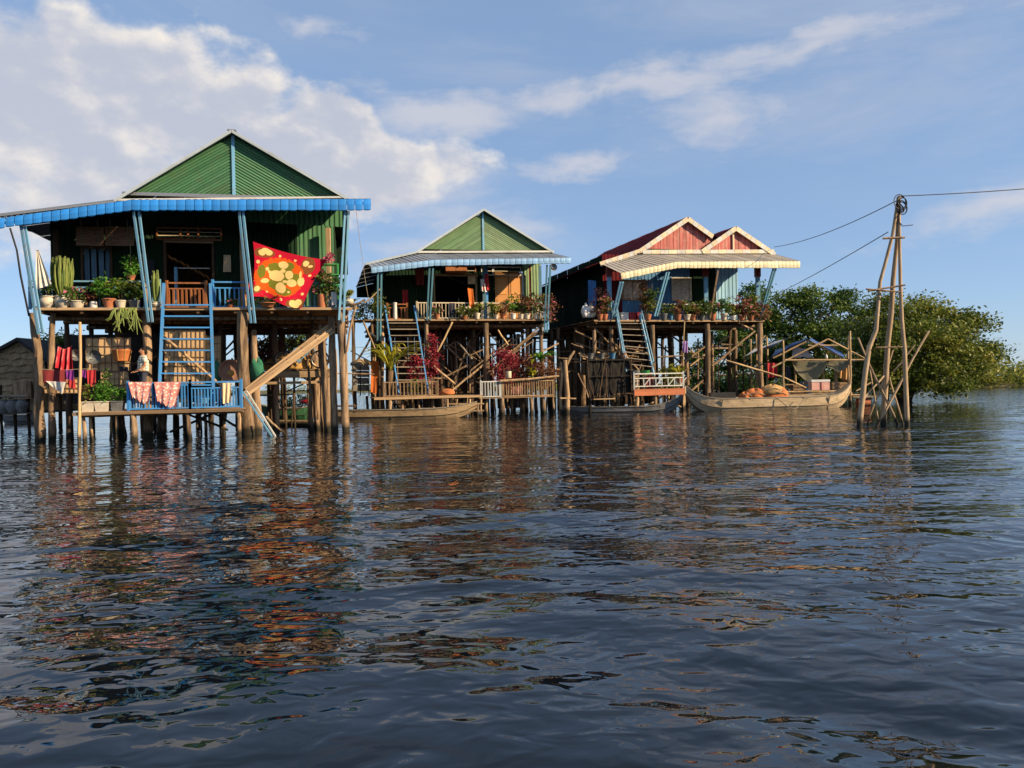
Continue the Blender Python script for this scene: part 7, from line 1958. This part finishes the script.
# ================================================================== power mast and cables
def mast():
    Y = G(885, 425).y
    t = thing('power_mast', 'tall tripod mast of crooked poles carrying cables', 'mast', V3((W(884, 425, Y).x, Y, 0)))
    def P(x, y, dy=0): return W(x, y, Y + dy)
    legs = (([(898.5, 197), (893, 235), (885.5, 262), (880, 282), (877, 315), (876, 330), (869, 347), (865, 375), (857, 424)], -.3, .05, .09), ([(899.5, 196), (897, 240), (893.5, 280), (891, 315), (887.5, 345), (885, 385), (882, 426)], .45, .06, .10), ([(899, 197), (899.5, 245), (900.5, 285), (902, 320), (904.5, 350), (906, 390), (908, 427)], -.5, .05, .085))
    for pts, dy, r0, r1 in legs:
        n = len(pts); pp = [P(x, y, dy * k / (n - 1)) for k, (x, y) in enumerate(pts)]
        pp[-1].z = -.7
        pole('leg', pp, r0 * .98, r1 * .98, 'mast_wood', t, 9, .05)
    for x0, y0, x1, y1, d0, d1, r in ((929, 331, 868, 416, .4, -.3, .045), (858, 338, 903, 425, -.4, .4, .045), (887, 365, 905, 418, .5, .0, .035), (862, 402, 887, 372, -.2, .4, .035), (866, 350, 880, 424, .3, .2, .03), (893, 350, 862, 423, .4, .5, .03), (915, 345, 893, 372, .3, .4, .03)):
        a, b = P(x0, y0, d0), P(x1, y1, d1)
        if y1 > 410: b.z = -.5
        pole('strut', [a, b], r * .8, r, 'mast_wood', t, 7, .06, .03)
    for x0, y0, x1, y1, r in ((883, 238.5, 904.5, 237.5, .04), (868, 291, 905, 285, .035), (866, 289, 900, 292, .03), (876, 347.5, 909, 347, .03)): pole('crossbar', [P(x0, y0, -.35), P(x1, y1, -.35)], r, r, 'stilt', t, 6, .06, .01)
    for k in range(9):
        c = P(900 + random.uniform(-2.5, 2.5), 205 + random.uniform(-3, 4), -.15); r = random.uniform(.12, .27); tl = random.uniform(-.6, .6)
        pts = [c + V3((math.cos(a) * r * .75, math.sin(a) * r * tl, math.sin(a) * r)) for a in np.linspace(0, 2 * math.pi, 18)]
        MB().tube(pts, .016, 5, cap=False).build('cable_coil', 'cable', t)
    MB().tube([P(897, 212), P(899, 222, -.1), P(903, 226, -.1), P(913, 225, 0)], .014, 5).build('loose_wire', 'cable', t)
    def wire(lab, a, b, sag, r=.016):
        pts = [a.lerp(b, f) - V3((0, 0, sag * 4 * f * (1 - f))) for f in np.linspace(0, 1, 18)]
        o = MB().tube(pts, r, 5).build('power_cable', 'cable', None, a); tag(o, lab, 'cable', 'cables from the mast')
    wire('black cable running right from the top of the mast', P(901, 196), W(1180, 172, Y + 1), .12)
    wire('black cable from the mast top to the yellow awning', P(896, 201), F3.q(774, 247, .3), .25)
    wire('lower black cable from the mast running behind the tarpaulin shelter', P(888, 232), W(768, 298, 54), .1)


mast()


# ================================================================== trees
def tree(label, base, lobes, trunks, mat='leaf', size=.22, dens=1.0, group='trees beyond the shelter', name='tree', tm='bark'):
    """lobes: (centre, radii) volumes of foliage made of leaf clumps on twigs; trunks: lists of points with radii"""
    t = thing(name, label, 'tree', base, group)
    tr = MB()
    for pts, r0, r1 in trunks: tr.tube(pts, [r0 + (r1 - r0) * i / (len(pts) - 1) for i in range(len(pts))], 8, .1)
    tr.build('trunk', tm, t)
    Ps, Ts = [], []
    limb = MB()
    for c, r in lobes:
        vol = (r[0] * r[2]) * dens
        clumps = int(12 * vol) + 8
        cc = cloud_pts(c, tuple(v * 1.08 for v in r), clumps, RNG, .5)
        top = trunks[0][0][-1]
        limb.tube([top, V3(top).lerp(V3(c), .55) + V3((0, 0, -.2)), V3(c)], [.09, .06, .03], 6, .1)
        for k in range(0, clumps, 3): limb.tube([V3(c), V3(c).lerp(V3(cc[k]), .6) + V3((0, 0, -.08)), V3(cc[k])], [.03, .02, .008], 5)
        ph = RNG.uniform(0, 6)
        for k in range(clumps):
            q = .42 * RNG.uniform(.6, 1.5); n = int(RNG.uniform(70, 110))
            p = np.clip(RNG.normal(size=(n, 3)), -1.7, 1.7) * np.array([q, q, q * .5]) + cc[k]
            Ps.append(p); Ts += [np.clip(.45 + .28 * math.sin(cc[k][0] * 1.3 + cc[k][2] * 1.9 + ph) + RNG.uniform(-.2, .2), 0, 1)] * n
    limb.build('limbs', tm, t)
    leaf_obj('crown', np.concatenate(Ps), size, mat, t, .5, .35, RNG, np.array(Ts))
    return t


def lobe(x, y, rx, ry, Y, d=None):
    c = W(x, y, Y); k = Y / FPX * .87
    return ((c.x, c.y, c.z), (rx * k, (d or rx * .85) * k, ry * k))


Yt = 47.0
b = V3((W(903, 402, Yt).x, Yt, 0))
tree('broad spreading green tree standing in the water right of the mast', b,
     [lobe(905, 335, 38, 34, Yt), lobe(875, 330, 30, 28, Yt + 1), lobe(940, 345, 36, 30, Yt), lobe(965, 338, 26, 24, Yt + 1), lobe(974, 362, 18, 20, Yt - .5), lobe(945, 375, 34, 20, Yt - 1.5), lobe(890, 372, 30, 22, Yt - 1), lobe(975, 322, 10, 9, Yt + .5), lobe(920, 310, 22, 14, Yt + 1), lobe(868, 365, 20, 24, Yt + 1.5), lobe(912, 382, 22, 12, Yt - 1), lobe(957, 350, 16, 30, Yt - 1.5), lobe(884, 303, 10, 8, Yt), lobe(937, 313, 11, 8, Yt), lobe(958, 318, 8, 6, Yt), lobe(990, 352, 8, 8, Yt), lobe(895, 345, 16, 14, Yt - 2.2), lobe(930, 335, 16, 13, Yt - 2.2)],
     [([V3((b.x, b.y, -.6)), W(898, 385, Yt), W(905, 365, Yt), W(915, 345, Yt)], .26, .13), ([V3((b.x - .9, b.y + .3, -.6)), W(886, 388, Yt), W(880, 370, Yt + .5), W(878, 345, Yt + 1)], .2, .1), ([V3((b.x + .1, b.y, -.6)), W(912, 392, Yt), W(932, 378, Yt - .5), W(950, 360, Yt)], .2, .1)], 'leaf_olive', .22)
Yt2 = 54.0
b = V3((W(825, 400, Yt2).x, Yt2, 0))
tree('dark green tree rising behind the tarpaulin shelter', b,
     [lobe(790, 318, 24, 26, Yt2), lobe(820, 315, 28, 24, Yt2), lobe(850, 316, 22, 22, Yt2 + 1), lobe(775, 345, 22, 28, Yt2), lobe(810, 350, 30, 30, Yt2 - 1), lobe(848, 350, 26, 34, Yt2), lobe(795, 298, 12, 8, Yt2), lobe(780, 375, 24, 20, Yt2 - 1), lobe(850, 385, 26, 18, Yt2 - 2), lobe(815, 380, 24, 18, Yt2 - 1), lobe(840, 297, 10, 7, Yt2), lobe(808, 294, 9, 6, Yt2), lobe(768, 322, 9, 9, Yt2), lobe(835, 332, 15, 12, Yt2 - 2)],
     [([V3((b.x, b.y, -.6)), W(822, 375, Yt2), W(818, 350, Yt2), W(815, 330, Yt2)], .25, .12), ([V3((b.x - 1, b.y, -.6)), W(800, 370, Yt2), W(792, 340, Yt2)], .2, .1)], 'leaf_dark', .23)
Yt3 = 62.0
b = V3((W(725, 398, Yt3).x, Yt3, 0))
tree('mid green tree seen between the stilts of the right house', b,
     [lobe(700, 365, 24, 24, Yt3), lobe(730, 350, 26, 28, Yt3), lobe(755, 320, 24, 26, Yt3), lobe(752, 296, 14, 12, Yt3), lobe(755, 365, 22, 26, Yt3 - 1), lobe(705, 388, 26, 12, Yt3 - 2), lobe(740, 385, 26, 14, Yt3 - 2)],
     [([V3((b.x, b.y, -.6)), W(727, 380, Yt3), W(733, 355, Yt3), W(742, 330, Yt3)], .25, .12)], 'leaf', .25)
Yt4 = 40.0
b = V3((W(275, 395, Yt4).x, Yt4, 0))
tree('dark leafy tree seen through the stilts of the nearest house', b,
     [lobe(283, 352, 22, 20, Yt4), lobe(305, 350, 16, 22, Yt4), lobe(262, 360, 16, 16, Yt4)], [([V3((b.x, b.y, -.6)), W(277, 380, Yt4), W(283, 360, Yt4)], .18, .08)], 'leaf_dark', .2, .8, 'trees behind the nearest house')
Yt5 = 36.0
b = V3((W(60, 410, Yt5).x, Yt5, 0))
tree('thin leafy tree behind the post at the left of the nearest house', b, [lobe(62, 345, 14, 16, Yt5), lobe(75, 352, 12, 12, Yt5)], [([V3((b.x, b.y, -.6)), W(60, 380, Yt5), W(62, 355, Yt5)], .1, .05)], 'leaf_olive', .18, .8, 'trees behind the nearest house')


# ================================================================== thatched hut at the left edge
def hut():
    Y = 33.0; w = W
    t = thing('thatched_hut', 'brown thatched hut on the water at the left edge', 'hut', V3((w(10, 415, Y).x, Y, 0)))
    D = V3((.0, 3.2, 0))
    zf = w(10, 413, Y).z
    # thatch wall under the gable, laid in overlapping courses
    L0, R0, ap = w(-40, 372, Y), w(46, 357, Y), w(21, 339, Y)
    n = 9
    for k in range(n):
        f0, f1 = k / n, (k + 1.12) / n
        za = ap.z + (w(10, 397, Y).z - ap.z) * f0; zb = ap.z + (w(10, 397, Y).z - ap.z) * min(1.05, f1)
        def xs(z):
            l = ap.x + (L0.x - ap.x) * min(1, (ap.z - z) / (ap.z - L0.z)); r = ap.x + (R0.x - ap.x) * min(1, (ap.z - z) / (ap.z - R0.z)); return l, r
        la, ra = xs(za); lb, rb = xs(zb)
        m = 16; mb = MB()
        mb.grid(lambda u, v: V3(((la + (ra - la) * u) * (1 - v) + (lb + (rb - lb) * u) * v, Y - .05 - .07 * v + .02 * math.sin(40 * u + k), za + (zb - za) * v + .04 * math.sin(23 * u + 3 * k) * v)), m, 2)
        mb.build('thatch_course', 'thatch', t)
    for a, b in ((ap, L0), (ap, R0)):
        nn = (b - a).normalized(); up_ = V3((0, 0, .05)); ex = nn * .35
        mb = MB(); mb.prism([a + up_ - V3((0, .3, 0)), b + ex + up_ - V3((0, .3, 0)), b + ex - V3((0, .3, 0)) - V3((0, 0, .1)), a - V3((0, .3, .1))], D + V3((0, .6, 0))); mb.build('roof_slope', 'black_sheet', t)
    MB().prism([w(-40, 413, Y) + D, w(46, 413, Y) + D, R0 + D, ap + D, L0 + D], V3((0, .05, 0))).build('back_wall', 'thatch', t)
    deckz = zf
    for k in range(12): yk = Y - .8 + k * .35; bar('floor_plank', V3((w(-40, 413, Y).x, yk, deckz)), V3((w(48, 413, Y).x, yk, deckz)), .33, .05, 'dark_wood', t)
    for x in (-20, 2, 16, 30, 40): pole('post', [V3((w(x, 413, Y).x, Y - .1, -.7)), w(x, 385, Y) - V3((0, .1, 0))], .07, .06, 'dark_wood', t)
    for y in (396, 403): pole('rail', [w(-40, y, Y) - V3((0, .4, 0)), w(34, y, Y) - V3((0, .4, 0))], .035, .035, 'grey_wood', t)
    MB().box(w(27, 390, Y) - V3((0, .3, 0)), (.8, .12, .75)).build('board', 'stilt', t)
    for x, r, lab in ((4, .26, 'rounded grey water jar, leftmost under the thatched hut'), (13, .28, 'rounded grey water jar, middle one under the thatched hut'), (22, .25, 'rounded grey water jar, rightmost under the thatched hut')):
        c = V3((w(x, 412, Y - .5).x, Y - .5, deckz + .026)); k = thing('water_jar', lab, 'jar', c, 'jars under the thatched hut')
        MB().lathe(c, [(r * .6, 0), (r, .22), (r * .95, .4), (r * .6, .5), (r * .65, .54), (r * .5, .54), (r * .5, .4), (.002, .4)], 14).build('body', 'jar', k); MB().lathe(c + V3((0, 0, .545)), [(r * .7, 0), (r * .7, .03), (.002, .04)], 14).build('lid', 'grey_wood', k)
    bush('pale leafy plant behind the rail of the thatched hut', V3((w(9, 408, Y + .3).x, Y + .3, deckz)), (.3, .3, .5), 20, 10, .14, 'leaf_olive', 'shrub')
    p0, p1 = G(2, 424), G(38, 423)
    boat('canoe', 'grey canoe lying below the thatched hut', hull_line(p0, p1, 11, .4, .45, -.15, .2, .25), None, 'boat_grey', 2, GB)


hut()
